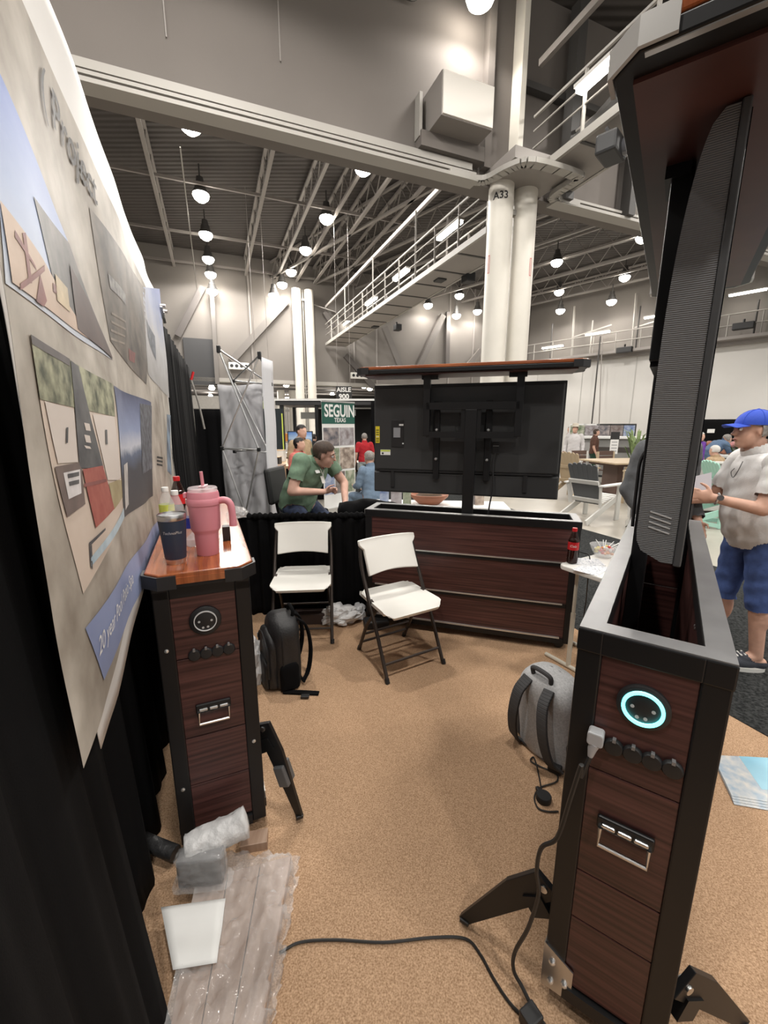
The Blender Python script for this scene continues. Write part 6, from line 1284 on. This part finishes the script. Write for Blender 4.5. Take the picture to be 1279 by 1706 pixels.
for k, (x, y, z, s, n, m) in enumerate(((-2.2, 7.2, 0.952, (0.34, 0.26, 0.10), 'yellow tray', 'sweet_yellow'), (-2.3, 7.7, 0.952, (0.3, 0.24, 0.16), 'orange crate', 'sweet_orange'), (-1.95, 7.8, 0.952, (0.2, 0.2, 0.2), 'pale carton', 'sweet_white'), (-1.9, 7.2, 0.952, (0.22, 0.2, 0.12), 'dark case', 'bag_nylon'))):
    t = thing('goods_box', n + ' standing on the pale wooden counter', 'box', (x, y, z)); MB().box((0, 0, s[2] / 2), s).build('carton', MATS[m], t, bevel=0.006); MB().box((0, 0, s[2] + 0.005), (s[0] * 1.02, s[1] * 1.02, 0.01)).build('lid', wood_l, t)
t = thing('dark_display', 'dark curved display wall with a round white emblem behind the fabric frame', 'display stand', Vector((-2.62, 8.9, 0))); MB().prism([(x * 0.5, 0.12 * math.cos(x * 1.3)) for x in np.linspace(-1, 1, 12)] + [(x * 0.5, 0.12 * math.cos(x * 1.3) + 0.03) for x in np.linspace(1, -1, 12)], 0.0, 1.95).build('wall', mat('teal_black', (0.012, 0.02, 0.024), 0.5), t); MB().lathe([(0.12, 0), (0.12, 0.01), (0, 0.01)], (0.28, 0.09, 1.45), 20, RX).build('emblem', paper, t); MB().box((0.48, 0.03, 1.2), (0.02, 0.04, 1.3)).build('edge_light', mat('lime', (0.6, 0.7, 0.12), 0.5), t)
t = thing('market_canopy', 'black canopy booth with a flat roof beyond the man in the green polo', 'booth', Vector((-1.45, 12.5, 0)))
MB().box((0, 0, 2.20), (3.0, 1.8, 0.12)).build('roof', mat('canopy_dark', (0.03, 0.03, 0.032), 0.5), t, bevel=0.01); MB().box((0, 0, 2.28), (3.1, 1.9, 0.05)).build('roof_edge', paper, t)
for x in (-1.35, -0.4, 1.35):
    for y in (-0.8, 0.8): MB().box((x, y, 1.07), (0.09, 0.09, 2.14)).build('post', black_metal, t)
MB().box((0.3, 0.85, 1.3), (1.9, 0.04, 1.6)).build('back_panel', mat('booth_black', (0.012, 0.011, 0.011), 0.7), t); MB().box((-0.9, 0.8, 1.9), (0.5, 0.05, 0.2)).build('menu_board', mat('menu_white', (0.6, 0.6, 0.58), 0.5), t); MB().box((0.2, -0.5, 1.95), (0.9, 0.05, 0.16)).build('menu_board', mat('menu_white', (0.6, 0.6, 0.58), 0.5), t)
for k in range(9):
    x = -3.3 + k * 0.42 + 0.1 * (k % 2); t = thing('shelf_stack', ('stack of pale goods on the far market shelf', 'stack of orange goods on the far market shelf', 'stack of dark goods on the far market shelf')[k % 3], 'goods', (x, 14.6, 0), 0, ('pale goods', 'orange goods', 'dark goods')[k % 3] + ' on the far shelf')
    for i in range(4): MB().box((0, 0, 0.2 + 0.33 * i), (0.34, 0.3, 0.26)).build('carton', (MATS['sweet_white'], MATS['sweet_orange'], MATS['brown_case'])[(k + i // 3) % 3], t)
    MB().box((0, 0, 0.03), (0.38, 0.34, 0.06)).build('base', wood_l, t)
# hanging aisle signs
for (px, py, Y, w1, w2, lab) in ((440, 665, 17.0, 'AISLE', '800', 'hanging aisle sign with a green leaf panel beyond the fabric display frame'), (573, 668, 17.0, 'AISLE', '900', 'hanging aisle sign with a green leaf panel above the roll-up banner')):
    c = dp(px, py, Y); t = thing('aisle_sign', lab, 'sign', c - Vector((0, 0, 0.6)))
    MB().box((0, 0, 0.85), (0.62, 0.04, 0.62)).build('board', mat('sign_black', (0.02, 0.02, 0.02), 0.5), t); MB().box((0, 0, 0.28), (0.56, 0.04, 0.52)).build('leaf_panel', mat('leaf_print', (0.10, 0.14, 0.04), 0.6, c2=(0.5, 0.52, 0.3), vscale=12), t)
    M_ = RM[t.name]
    lettering('letters', w1, 0.24, lambda a, b_: M_ @ Vector((a, -0.024, 1.02 + b_)), paper, t, bold=0.006); lettering('letters', w2, 0.27, lambda a, b_: M_ @ Vector((a, -0.024, 0.76 + b_)), paper, t, bold=0.008)
    for x in (-0.25, 0.25): MB().tube([(x, 0, 1.15), (x, 0, 9.99 - c.z + 0.6)], 0.008, 5).build('wire', steel_paint, t)
c = dp(441, 684, 24.0); t = thing('mounted_sign', 'white wall sign with a dark round mark beyond the fabric display frame', 'sign', c - Vector((0, 0, 0.2))); MB().box((0, 0, 0.2), (0.95, 0.06, 0.42)).build('board', paper, t); MB().lathe([(0.14, 0), (0.14, 0.01), (0, 0.01)], (-0.05, -0.03, 0.2), 18, RX).build('mark', ink, t)
for x in (-0.4, 0.4): MB().tube([(x, 0, 0.38), (x, 0, 4.52 - c.z + 0.2)], 0.012, 5).build('wire', steel_paint, t)
# chair with a jacket behind the low drape, and a table behind the roll-up banner
t = thing('draped_chair', 'chair covered with a black jacket behind the low drape', 'chair', (-0.12, 3.98, 0), R(175)); MB().box((0, 0, 0.45), (0.44, 0.44, 0.05)).build('seat', black_plastic, t, bevel=0.02); MB().box((0, 0.21, 0.66), (0.40, 0.03, 0.40)).build('backrest', black_plastic, t, bevel=0.02)
for x in (-0.2, 0.2):
    for y in (-0.19, 0.2): MB().tube([(x, y, 0.0), (x, y, 0.44)], 0.012, 8).build('leg', steel_paint, t)
def jk(u, v):
    x = (u - 0.5) * 0.56; th = v * math.pi; r = 0.07 + 0.02 * noise.noise(Vector((u * 5, v * 5, 2)))
    if v < 0.3: p_ = Vector((x, 0.21 + 0.10, 0.50 + 0.36 * v / 0.3))
    elif v < 0.7: a = (v - 0.3) / 0.4 * math.pi; p_ = Vector((x, 0.21 + 0.10 * math.cos(a), 0.86 + 0.09 * math.sin(a)))
    else: p_ = Vector((x, 0.21 - 0.10, 0.86 - 0.36 * (v - 0.7) / 0.3))
    n_ = noise.noise(Vector((u * 6, v * 8, 5))) * 0.03; return p_ + Vector((n_ * 0.5, n_, -0.12 * abs(u - 0.5) ** 1.5 + n_ * 0.6))
MB().grid(jk, 24, 30).solid(0.012).build('jacket', black_cloth, t, smooth='all')
plain_table('display_table', 'white table behind the roll-up banner with papers', Vector((0.28, 8.4, 0)), 1.2, 0.7, 0.76, 0.2, paper)
drape('black_drape', 'black back drape behind the person in red', (Vector((-0.35, 11.5, 0)), Vector((1.6, 11.5, 0))), 0.0, 2.25, 0.03, 0.25, 0.3)
t = plain_table('display_table', 'low table with flowers and leaflets right behind the middle cabinet', Vector((0.62, 4.55, 0)), 1.5, 0.6, 0.74, R(-6), paper)
rng = random.Random(4)
for k, (px, py, w, h, m, n) in enumerate(((640, 840, 0.10, 0.16, 'river', 'blue photo card'), (660, 838, 0.12, 0.17, 'festival', 'pale photo card'), (678, 840, 0.09, 0.15, 'park', 'green photo card'), (800, 838, 0.1, 0.16, 'crowd', 'brown photo card'), (792, 842, 0.08, 0.12, 'street', 'dark photo card'))):
    c = gp(px, 858, 0.745); c = dp(px, 846, 4.5); t = thing('photo_card', n + ' standing on the low table behind the middle cabinet', 'card', (c.x, 4.5 + 0.02 * k, 0.742)); MB().box((0, 0, h / 2), (w, 0.006, h), Matrix.Rotation(R(-8), 3, 'X')).build('card', MATS['pic_' + m], t); MB().beam((0, 0.04, 0.0), (0, 0.01, h * 0.7), 0.03, 0.004).build('easel', paper, t)
c = dp(715, 840, 4.55); t = thing('clay_pot', 'wide terracotta dish on the low table behind the middle cabinet', 'dish', (c.x, 4.6, 0.742)); MB().lathe([(0.07, 0), (0.12, 0.01), (0.21, 0.09), (0.22, 0.12), (0.20, 0.12), (0.11, 0.03), (0, 0.02)], n=24).build('dish', mat('terracotta', (0.34, 0.13, 0.07), 0.6), t, smooth=True); MB().lathe([(0, 0.10), (0.15, 0.10), (0.1, 0.13), (0, 0.14)], n=18).build('filling', mat('soil', (0.08, 0.05, 0.03), 0.9), t)
c = dp(585, 848, 4.3); t = thing('flower_pot', 'small pot of orange flowers beside the jacket-covered chair', 'plant', (c.x, 4.6, 0)); MB().lathe([(0.08, 0), (0.11, 0.3), (0.12, 0.3), (0.1, 0.28), (0, 0.28)], n=16).build('pot', mat('terracotta', (0.34, 0.13, 0.07), 0.6), t, smooth=True)
for k in range(16): a = rng.random() * 6.28; rr = rng.random() * 0.13; MB().ell((math.cos(a) * rr, math.sin(a) * rr, 0.42 + rng.random() * 0.32), (0.04, 0.04, 0.03), 8, 5).build('bloom', MATS['sweet_orange'] if k % 2 else leaf, t)
MB().tube([(0, 0, 0.25), (0, 0, 0.6)], 0.02, 6).build('stem', leaf, t)

# people further off
def bgp(label, px, py_head, Y, rz, wear, hair, H=1.72, J=None, **k):
    """py_head: row of the top of the head; stands on the floor at depth Y"""
    p = dp(px, py_head, Y); return person(label, Vector((p.x, Y, 0.0)), rz, J, H, wear, k.pop('skin_m', skin), hair, 0.02, **k)
SIT = dict(hipL=(-0.09, 0, 0.50), hipR=(0.09, 0, 0.50), kneeL=(-0.12, 0.42, 0.50), kneeR=(0.12, 0.42, 0.50), ankL=(-0.12, 0.44, 0.09), ankR=(0.12, 0.44, 0.09), toeL=(-0.13, 0.62, 0.035), toeR=(0.13, 0.62, 0.035), pel=(0, 0, 0.53), waist=(0, 0.02, 0.66), chest=(0, 0.03, 0.86), nb=(0, 0.03, 1.03), head=(0, 0.08, 1.19), shL=(-0.18, 0.03, 0.98), shR=(0.18, 0.03, 0.98), elL=(-0.23, 0.08, 0.73), elR=(0.23, 0.08, 0.73), wrL=(-0.15, 0.30, 0.68), wrR=(0.15, 0.30, 0.68))
def outfit(top, legs, long=False): return [('trousers', legs, LEGS, 0.016), ('shirt', top, TOP_LONG if long else TOP_SHORT, 0.022), ('shoes', black_shoe, SHOES, 0.01)]
red = cloth('red', (0.40, 0.012, 0.02)); denim = cloth('denim_shirt', (0.16, 0.23, 0.32)); whites = cloth('white_shirt', (0.62, 0.6, 0.6), 0.05); brownt = cloth('brown_top', (0.10, 0.045, 0.03)); purple = cloth('purple', (0.14, 0.04, 0.32)); salmon = cloth('salmon', (0.55, 0.16, 0.13)); tan_t = cloth('tan_shirt', (0.42, 0.30, 0.18)); bluet = cloth('blue_shirt', (0.10, 0.16, 0.26)); blackt = cloth('black_top', (0.015, 0.015, 0.017)); pale_p = cloth('pale_trousers', (0.38, 0.42, 0.42)); pinkt = cloth('pink_shirt', (0.55, 0.36, 0.36))
bgp('person in a red shirt standing with their back turned by the black drape', 607, 722, 10.0, R(10), outfit(red, pale_p), grey_hair, 1.42)
bgp('person in a denim shirt seated beside the television edge at the white table', 619, 760, 6.6, R(40), outfit(denim, denim, True), grey_hair, 1.62, SIT)
bgp('dark-haired man in a tan shirt beyond the man in the green polo', 500, 716, 6.6, R(-120), outfit(tan_t, jeans), dark_hair, 1.62)
bgp('woman in a salmon top just behind the man in the green polo', 496, 740, 6.0, R(-100), outfit(salmon, blackt), dark_hair, 1.44, long_hair=True)
bgp('person in a black top facing the market canopy', 522, 735, 10.2, R(-30), outfit(blackt, blackt), dark_hair, 1.40)
bgp('person in a white shirt under the market canopy', 508, 735, 11.3, R(120), outfit(whites, jeans), brown_hair, 1.45)
t, b, I4 = bgp('man in a white shirt, jeans and pale hat by the grey counter', 957, 727, 12.0, R(150), outfit(whites, jeans, True), brown_hair, 1.60)
MB().lathe([(0.15, 0.0), (0.155, 0.008), (0.095, 0.012), (0.085, 0.10), (0.03, 0.115), (0, 0.105)], I4['hc'] + Vector((0, 0, 0.075)), 20).build('hat', mat('straw_hat', (0.62, 0.57, 0.48), 0.8), b, smooth=True)
bgp('woman in a brown top and dark green skirt by the grey counter', 990, 738, 12.2, R(-110), outfit(brownt, cloth('dark_green', (0.015, 0.05, 0.03))), brown_hair, 1.50, long_hair=True)
bgp('tall man in blue standing behind the grey counter', 988, 716, 15.5, R(170), outfit(bluet, jeans), grey_hair, 1.66)
bgp('dark-haired person in white seated behind the grey counter', 978, 722, 15.2, R(120), outfit(whites, blackt), dark_hair, 1.50)
bgp('person in pink standing beyond the television edge', 950, 722, 15.0, R(90), outfit(pinkt, pale_p), dark_hair, 1.56)
Jb = dict(chest=(0, 0.16, 1.22), nb=(0, 0.30, 1.34), head=(0, 0.42, 1.42), shL=(-0.18, 0.25, 1.30), shR=(0.18, 0.25, 1.30), elL=(-0.24, 0.38, 1.05), elR=(0.24, 0.38, 1.05), wrL=(-0.2, 0.56, 0.9), wrR=(0.2, 0.56, 0.9))
bgp('person in blue bending over the far display table', 1184, 728, 9.6, R(-90), outfit(bluet, blackt), grey_hair, 1.60, Jb)
bgp('white-haired person in a purple top beside the pale bench back', 1162, 747, 9.25, R(-160), outfit(purple, blackt), white_hair, 1.46)
bgp('white-haired seated person seen over the pale bench back', 1195, 758, 8.45, R(20), outfit(tan_t, pale_p), white_hair, 1.62, SIT)
# ================================================================== GARDEN FURNITURE ACROSS THE AISLE
poly_white = mat('poly_white', (0.62, 0.61, 0.58), 0.5); poly_grey = mat('poly_grey', (0.11, 0.115, 0.12), 0.55); poly_tan = mat('poly_tan', (0.46, 0.36, 0.24), 0.55); poly_brown = mat('poly_brown', (0.11, 0.065, 0.05), 0.55); mint = mat('poly_mint', (0.36, 0.62, 0.52), 0.5)
def adirondack(label, loc, rz, mf, ms, rocker=False, high=0.0):
    """faces -y"""
    t = thing('rocking_chair' if rocker else 'adirondack_chair', label, 'chair', loc, rz)
    hz = high
    for k in range(6):
        f = k / 5; MB().box((0, -0.30 + 0.40 * f, 0.36 + hz - 0.09 * f), (0.52, 0.07, 0.022), Matrix.Rotation(R(-12), 3, 'X')).build('seat_slat', mf, t, bevel=0.004)
    for k in range(6):
        x = (k - 2.5) * 0.088; top = 0.66 - 0.6 * x * x * 1.0 - 0.02; a = Vector((x * 0.86, 0.12, 0.24 + hz)); dirv = Vector((0, math.sin(R(22)), math.cos(R(22)))); b = a + dirv * (top + 0.12); b.x = x
        pts = [(-0.040, 0), (0.040, 0), (0.042, 0.96), (0.02, 1.0), (-0.02, 1.0), (-0.042, 0.96)]
        L = (b - a); MB().prism(pts, -0.011, 0.011, lambda p, q, e, a=a, L=L: a + L * q + Vector((p, 0, 0)) + Vector((0, math.cos(R(22)), -math.sin(R(22)))) * e).build('back_slat', ms, t, bevel=0.003)
    for z, y in ((0.30, 0.17), (0.62, 0.305)): MB().box((0, y, z + hz), (0.54, 0.03, 0.07), Matrix.Rotation(R(-22), 3, 'X')).build('back_rail', mf, t, bevel=0.004)
    for s in (-1, 1):
        MB().box((s * 0.29, -0.30, 0.28 + hz / 2), (0.035, 0.11, 0.56 + hz)).build('front_leg', mf, t, bevel=0.004)
        MB().beam((s * 0.265, -0.34, 0.35 + hz), (s * 0.265, 0.55, 0.04 if not rocker else 0.16), 0.03, 0.10).build('side_rail', mf, t, bevel=0.003)
        MB().prism([(-0.05, -0.40), (0.055, -0.40), (0.075, -0.2), (0.06, 0.30), (-0.03, 0.33), (-0.045, 0.1)], 0.565 + hz, 0.59 + hz, lambda p, q, e, s=s: (s * 0.31 + s * p, q, e)).build('armrest', mf, t, bevel=0.004)
        MB().beam((s * 0.29, 0.27, 0.56 + hz), (s * 0.27, 0.20, 0.22 + hz), 0.03, 0.07).build('arm_brace', mf, t)
        if rocker:
            P = [(s * 0.29, y, 0.03 + 0.28 * (y * y)) for y in np.linspace(-0.55, 0.75, 12)]; b = MB()
            for p, q in zip(P[:-1], P[1:]): b.beam(p, q, 0.035, 0.06)
            b.build('rocker', ms, t)
            MB().box((s * 0.29, 0.25, 0.2), (0.04, 0.07, 0.38)).build('rear_leg', ms, t)
    return t
c = (gp(1020, 876) + gp(948, 862)) / 2
adirondack('white and grey adirondack chair facing away at the edge of the black aisle carpet', Vector((3.62, 7.1, 0)), R(122), poly_white, poly_grey, high=0.06)
adirondack('tan adirondack chair behind the white and grey one', Vector((4.3, 9.3, 0)), R(125), poly_tan, poly_tan, high=0.1)
adirondack('white adirondack chair half hidden behind the television mast', Vector((3.95, 5.95, 0)), R(-25), poly_white, poly_white)
adirondack('mint green rocking chair beyond the man in the blue cap', Vector((5.6, 6.6, 0.0)), R(80), mint, mint, True, 0.12)
# dining table and chairs
t = thing('dining_table', 'large tan topped outdoor dining table with dark base', 'table', Vector((5.75, 9.6, 0)), R(10))
for k in range(7): MB().box((0, -0.54 + 0.18 * k, 0.80), (1.9, 0.172, 0.035)).build('top_plank', poly_tan, t, bevel=0.004)
MB().box((0, 0, 0.75), (1.6, 0.9, 0.06)).build('apron', poly_brown, t)
for x in (-0.5, 0.5): MB().box((x, 0, 0.38), (0.14, 0.5, 0.72)).build('pedestal', poly_brown, t, bevel=0.01); MB().box((x, 0, 0.05), (0.14, 0.9, 0.10)).build('foot', poly_brown, t, bevel=0.01)
MB().beam((-0.5, 0, 0.25), (0.5, 0, 0.25), 0.08, 0.12).build('stretcher', poly_brown, t)
def dining_chair(label, loc, rz, m, ms):
    t = thing('patio_chair', label, 'chair', loc, rz)
    for s in (-1, 1): MB().box((s * 0.25, -0.2, 0.34), (0.05, 0.05, 0.68)).build('front_leg', m, t); MB().beam((s * 0.25, 0.22, 0.0), (s * 0.25, 0.28, 0.92), 0.05, 0.05).build('rear_leg', m, t); MB().box((s * 0.25, 0.02, 0.68), (0.07, 0.52, 0.03)).build('armrest', m, t)
    for k in range(5): MB().box((0, -0.2 + 0.1 * k, 0.44), (0.46, 0.09, 0.025)).build('seat_slat', ms, t)
    for k in range(3): MB().box((0, 0.27, 0.62 + 0.13 * k), (0.46, 0.025, 0.11)).build('back_slat', ms, t)
    return t
dining_chair('brown and tan patio chair at the far side of the dining table', Vector((6.0, 10.9, 0)), R(15), poly_tan, poly_brown)
dining_chair('pale patio chair with a brown back beside the woman in brown', Vector((5.35, 11.1, 0)), R(10), poly_white, poly_brown)
dining_chair('tan patio chair tucked at the near side of the dining table', Vector((5.3, 8.45, 0)), R(190), poly_tan, poly_tan)
def sofa(label, loc, rz, w, m, mf):
    t = thing('garden_sofa', label, 'sofa', loc, rz); MB().box((0, 0, 0.22), (w, 0.75, 0.30)).build('base', mf, t, bevel=0.02); MB().box((0, 0.32, 0.58), (w, 0.14, 0.70)).build('back', m, t, bevel=0.03); MB().box((0, -0.03, 0.43), (w - 0.2, 0.6, 0.14)).build('cushion', m, t, bevel=0.04); MB().box((0, 0.32, 0.95), (w + 0.04, 0.18, 0.04)).build('top_cap', mf, t, bevel=0.01)
    for s in (-1, 1): MB().box((s * (w / 2 - 0.06), -0.02, 0.40), (0.12, 0.72, 0.44)).build('arm', mf, t, bevel=0.02)
    for x in (-1, 1):
        for y in (-1, 1): MB().box((x * (w / 2 - 0.1), y * 0.3, 0.04), (0.08, 0.08, 0.08)).build('leg', mf, t)
    return t
sofa('pale grey tub sofa beyond the dining table', Vector((7.15, 10.6, 0)), R(160), 0.9, mat('sofa_grey', (0.52, 0.51, 0.49), 0.8), poly_white)
sofa('long pale bench sofa seen from the back beyond the mint rocker', Vector((6.35, 7.75, 0)), R(170), 1.25, mat('sofa_taupe', (0.40, 0.385, 0.36), 0.8), poly_white)
# long grey counter with white top, pictures behind
cA, cB_ = dp(945, 790, 13.4), dp(1078, 790, 12.6); cA.z = cB_.z = 0; dd = (cB_ - cA); mid = (cA + cB_) / 2
t = thing('exhibit_counter', 'long grey counter with a white top and dark stripe', 'counter', mid, math.atan2(dd.y, dd.x)); L = dd.length + 0.2
MB().box((0, 0.25, 0.60), (L, 0.5, 1.2)).build('body', mat('counter_grey', (0.27, 0.265, 0.255), 0.6), t); MB().box((0, 0.22, 1.23), (L + 0.1, 0.66, 0.07)).build('top', paper, t, bevel=0.01); MB().box((0, -0.004, 0.86), (L * 0.97, 0.01, 0.16)).build('stripe', mat('counter_dark', (0.06, 0.05, 0.045), 0.6), t)
MB().box((-L / 2 + 0.3, -0.01, 0.55), (0.75, 0.02, 1.05)).build('end_panel', mat('counter_pale', (0.40, 0.39, 0.385), 0.6), t); MB().box((L / 2 - 0.12, -0.02, 0.62), (0.2, 0.04, 1.2)).build('white_end', paper, t)
MB().box((0, 0.25, 0.03), (L, 0.52, 0.06)).build('plinth', ink, t)
for k, (f, w, m, n) in enumerate(((0.36, 0.55, 'park', 'pale'), (0.55, 0.5, 'festival', 'white'), (0.72, 0.45, 'street', 'dark framed'), (0.895, 0.46, 'brick', 'reddish'), (1.06, 0.4, 'river', 'blue'))):
    q = cA + dd * f + Vector((0, 1.5, 0)); t = thing('framed_picture', n + ' picture on an easel behind the long grey counter', 'picture', q, math.atan2(dd.y, dd.x)); MB().box((0, 0, 1.42), (w, 0.03, 0.46)).build('frame', (paper, paper, ink, ink, ink)[k], t); MB().box((0, -0.018, 1.42), (w - 0.08, 0.006, 0.36)).build('picture', MATS['pic_' + m], t)
    for s in (-1, 1): MB().beam((s * 0.2, 0.02, 0), (s * 0.12, 0.02, 1.3), 0.03, 0.03).build('easel_leg', black_metal, t)
p0, p1 = dp(1160, 770, 10.4), dp(1279, 770, 9.6); p0.z = p1.z = 0; dd2 = p1 - p0
t = thing('exhibit_counter', 'white topped dark display table beyond the man in the blue cap', 'counter', (p0 + p1) / 2, math.atan2(dd2.y, dd2.x)); MB().box((0, 0.3, 0.42), (dd2.length + 0.4, 0.55, 0.84)).build('body', mat('counter_brown', (0.09, 0.08, 0.075), 0.7), t); MB().box((0, 0.3, 0.87), (dd2.length + 0.5, 0.7, 0.07)).build('top', paper, t, bevel=0.01)
for x in (-0.5, 0.2, 0.8): MB().box((x, 0.02, 0.42), (0.02, 0.01, 0.8)).build('panel_joint', ink, t)
rng = random.Random(9)
for k in range(16):
    f = 0.08 + 0.058 * k; q = p0 + dd2 * f + Vector((0, 0.35 + 0.15 * (k % 2), 0.906)); n = ('rust', 'pale', 'dark', 'rose')[k % 4]
    t = thing('display_stone', n + ' display stone stacked on the white topped dark table', 'stone', q, 0, n + ' stones on the far display table'); c_ = {'rust': (0.3, 0.12, 0.07), 'pale': (0.55, 0.52, 0.48), 'dark': (0.06, 0.055, 0.05), 'rose': (0.45, 0.2, 0.2)}[n]
    MB().ell((0, 0, 0.09), (0.12, 0.1, 0.09), 10, 6).build('lower_stone', mat('stone_' + n, c_, 0.6, var=0.3, vscale=12), t, smooth=True); MB().ell((0.02, 0, 0.24), (0.10, 0.09, 0.08), 10, 6).build('upper_stone', MATS['stone_' + ('rust', 'pale', 'dark', 'rose')[(k * 3 + 1) % 4]] if k > 4 else MATS['stone_' + n], t, smooth=True)
a, b = dp(1150, 720, 13.0), dp(1290, 720, 12.2); a.z = b.z = 0
drape('black_drape', 'long black back drape behind the far display table', (a - (b - a) * 0.25, b + (b - a) * 0.3), 0.0, 1.78, 0.03, 0.3, 0.2)
c = dp(1184, 718, 12.3); o = MB().box(c, (0.2, 0.02, 0.11)).build('booth_number_card', paper); tag(o, 'small white card pinned to the long black back drape', 'card')
a, b = dp(950, 712, 17.5), dp(1010, 712, 17.0); a.z = b.z = 0; drape('black_drape', 'short dark drape behind the people at the grey counter', (a, b + Vector((0.2, 0, 0))), 0.0, 1.6, 0.03, 0.3, 0.1)
# sign on a post, plants
c = gp(1017, 782); c = dp(1020, 760, 11.4); t = thing('post_sign', 'black headed white sign on a post in front of the grey counter', 'sign', (c.x, 11.4, 0), R(-10)); MB().tube([(0, 0, 0.0), (0, 0, 1.3)], 0.02, 8).build('post', black_metal, t); MB().box((0, -0.03, 1.05), (0.20, 0.02, 0.42)).build('sheet', paper, t); MB().box((0, -0.03, 1.33), (0.22, 0.025, 0.2)).build('header', ink, t); MB().box((0, 0, 0.01), (0.35, 0.35, 0.02)).build('foot', black_metal, t)
for k in range(4): MB().box((0, -0.042, 0.92 + 0.08 * k), (0.14, 0.003, 0.03)).build('print_line', grey_ink, t)
def fern(label, loc, h, n, m):
    t = thing('potted_palm', label, 'plant', loc); MB().lathe([(0.14, 0), (0.19, 0.3), (0.2, 0.3), (0.17, 0.28), (0, 0.28)], n=16).build('pot', mat('pot_dark', (0.08, 0.07, 0.065), 0.6), t, smooth=True); rng = random.Random(n)
    for k in range(n):
        a = rng.random() * 6.28; rr = 0.18 + rng.random() * 0.28; hh = h * (0.7 + 0.35 * rng.random()); s = Vector((-math.sin(a), math.cos(a), 0)) * 0.03
        P = [Vector((math.cos(a) * rr * f, math.sin(a) * rr * f, 0.28 + (hh - 0.28) * math.sin(min(1, f * 1.15) * 1.5))) for f in (0.05, 0.35, 0.7, 1.0)]
        MB().add([P[0] - s * 0.4, P[0] + s * 0.4, P[1] - s, P[1] + s, P[2] - s, P[2] + s, P[3]], [[0, 1, 3, 2], [2, 3, 5, 4], [4, 5, 6]]).solid(0.003).build('frond', m, t)
    return t
leaf_p = mat('leaf_pale', (0.22, 0.30, 0.12), 0.5, var=0.3, vscale=15)
p = dp(1055, 780, 11.6); fern('pale green potted palm at the end of the grey counter', Vector((p.x, 11.6, 0)), 1.45, 34, leaf_p)
p = dp(1238, 790, 9.1); fern('dark leafy potted plant between the bench sofa and the man in the blue cap', Vector((p.x, 9.1, 0)), 1.15, 30, mat('leaf_dark', (0.04, 0.08, 0.03), 0.5, var=0.3, vscale=15))
for (a, b, lab) in (((1000, 560), (984, 720), 'dark cable hanging from the wall catwalk to the counter'), ((1003, 560), (997, 720), 'thin grey cable hanging beside the dark one')):
    q1 = pl(*a, mR * (DR - 1.0), mR); q2 = pl(*b, mR * (DR - 1.1), mR); o = MB().tube([q1, q2], 0.04 if 'dark' in lab[:5] else 0.025, 6).build('hanging_cable', dark_steel if 'dark' in lab[:5] else steel_paint); tag(o, lab, 'cable')
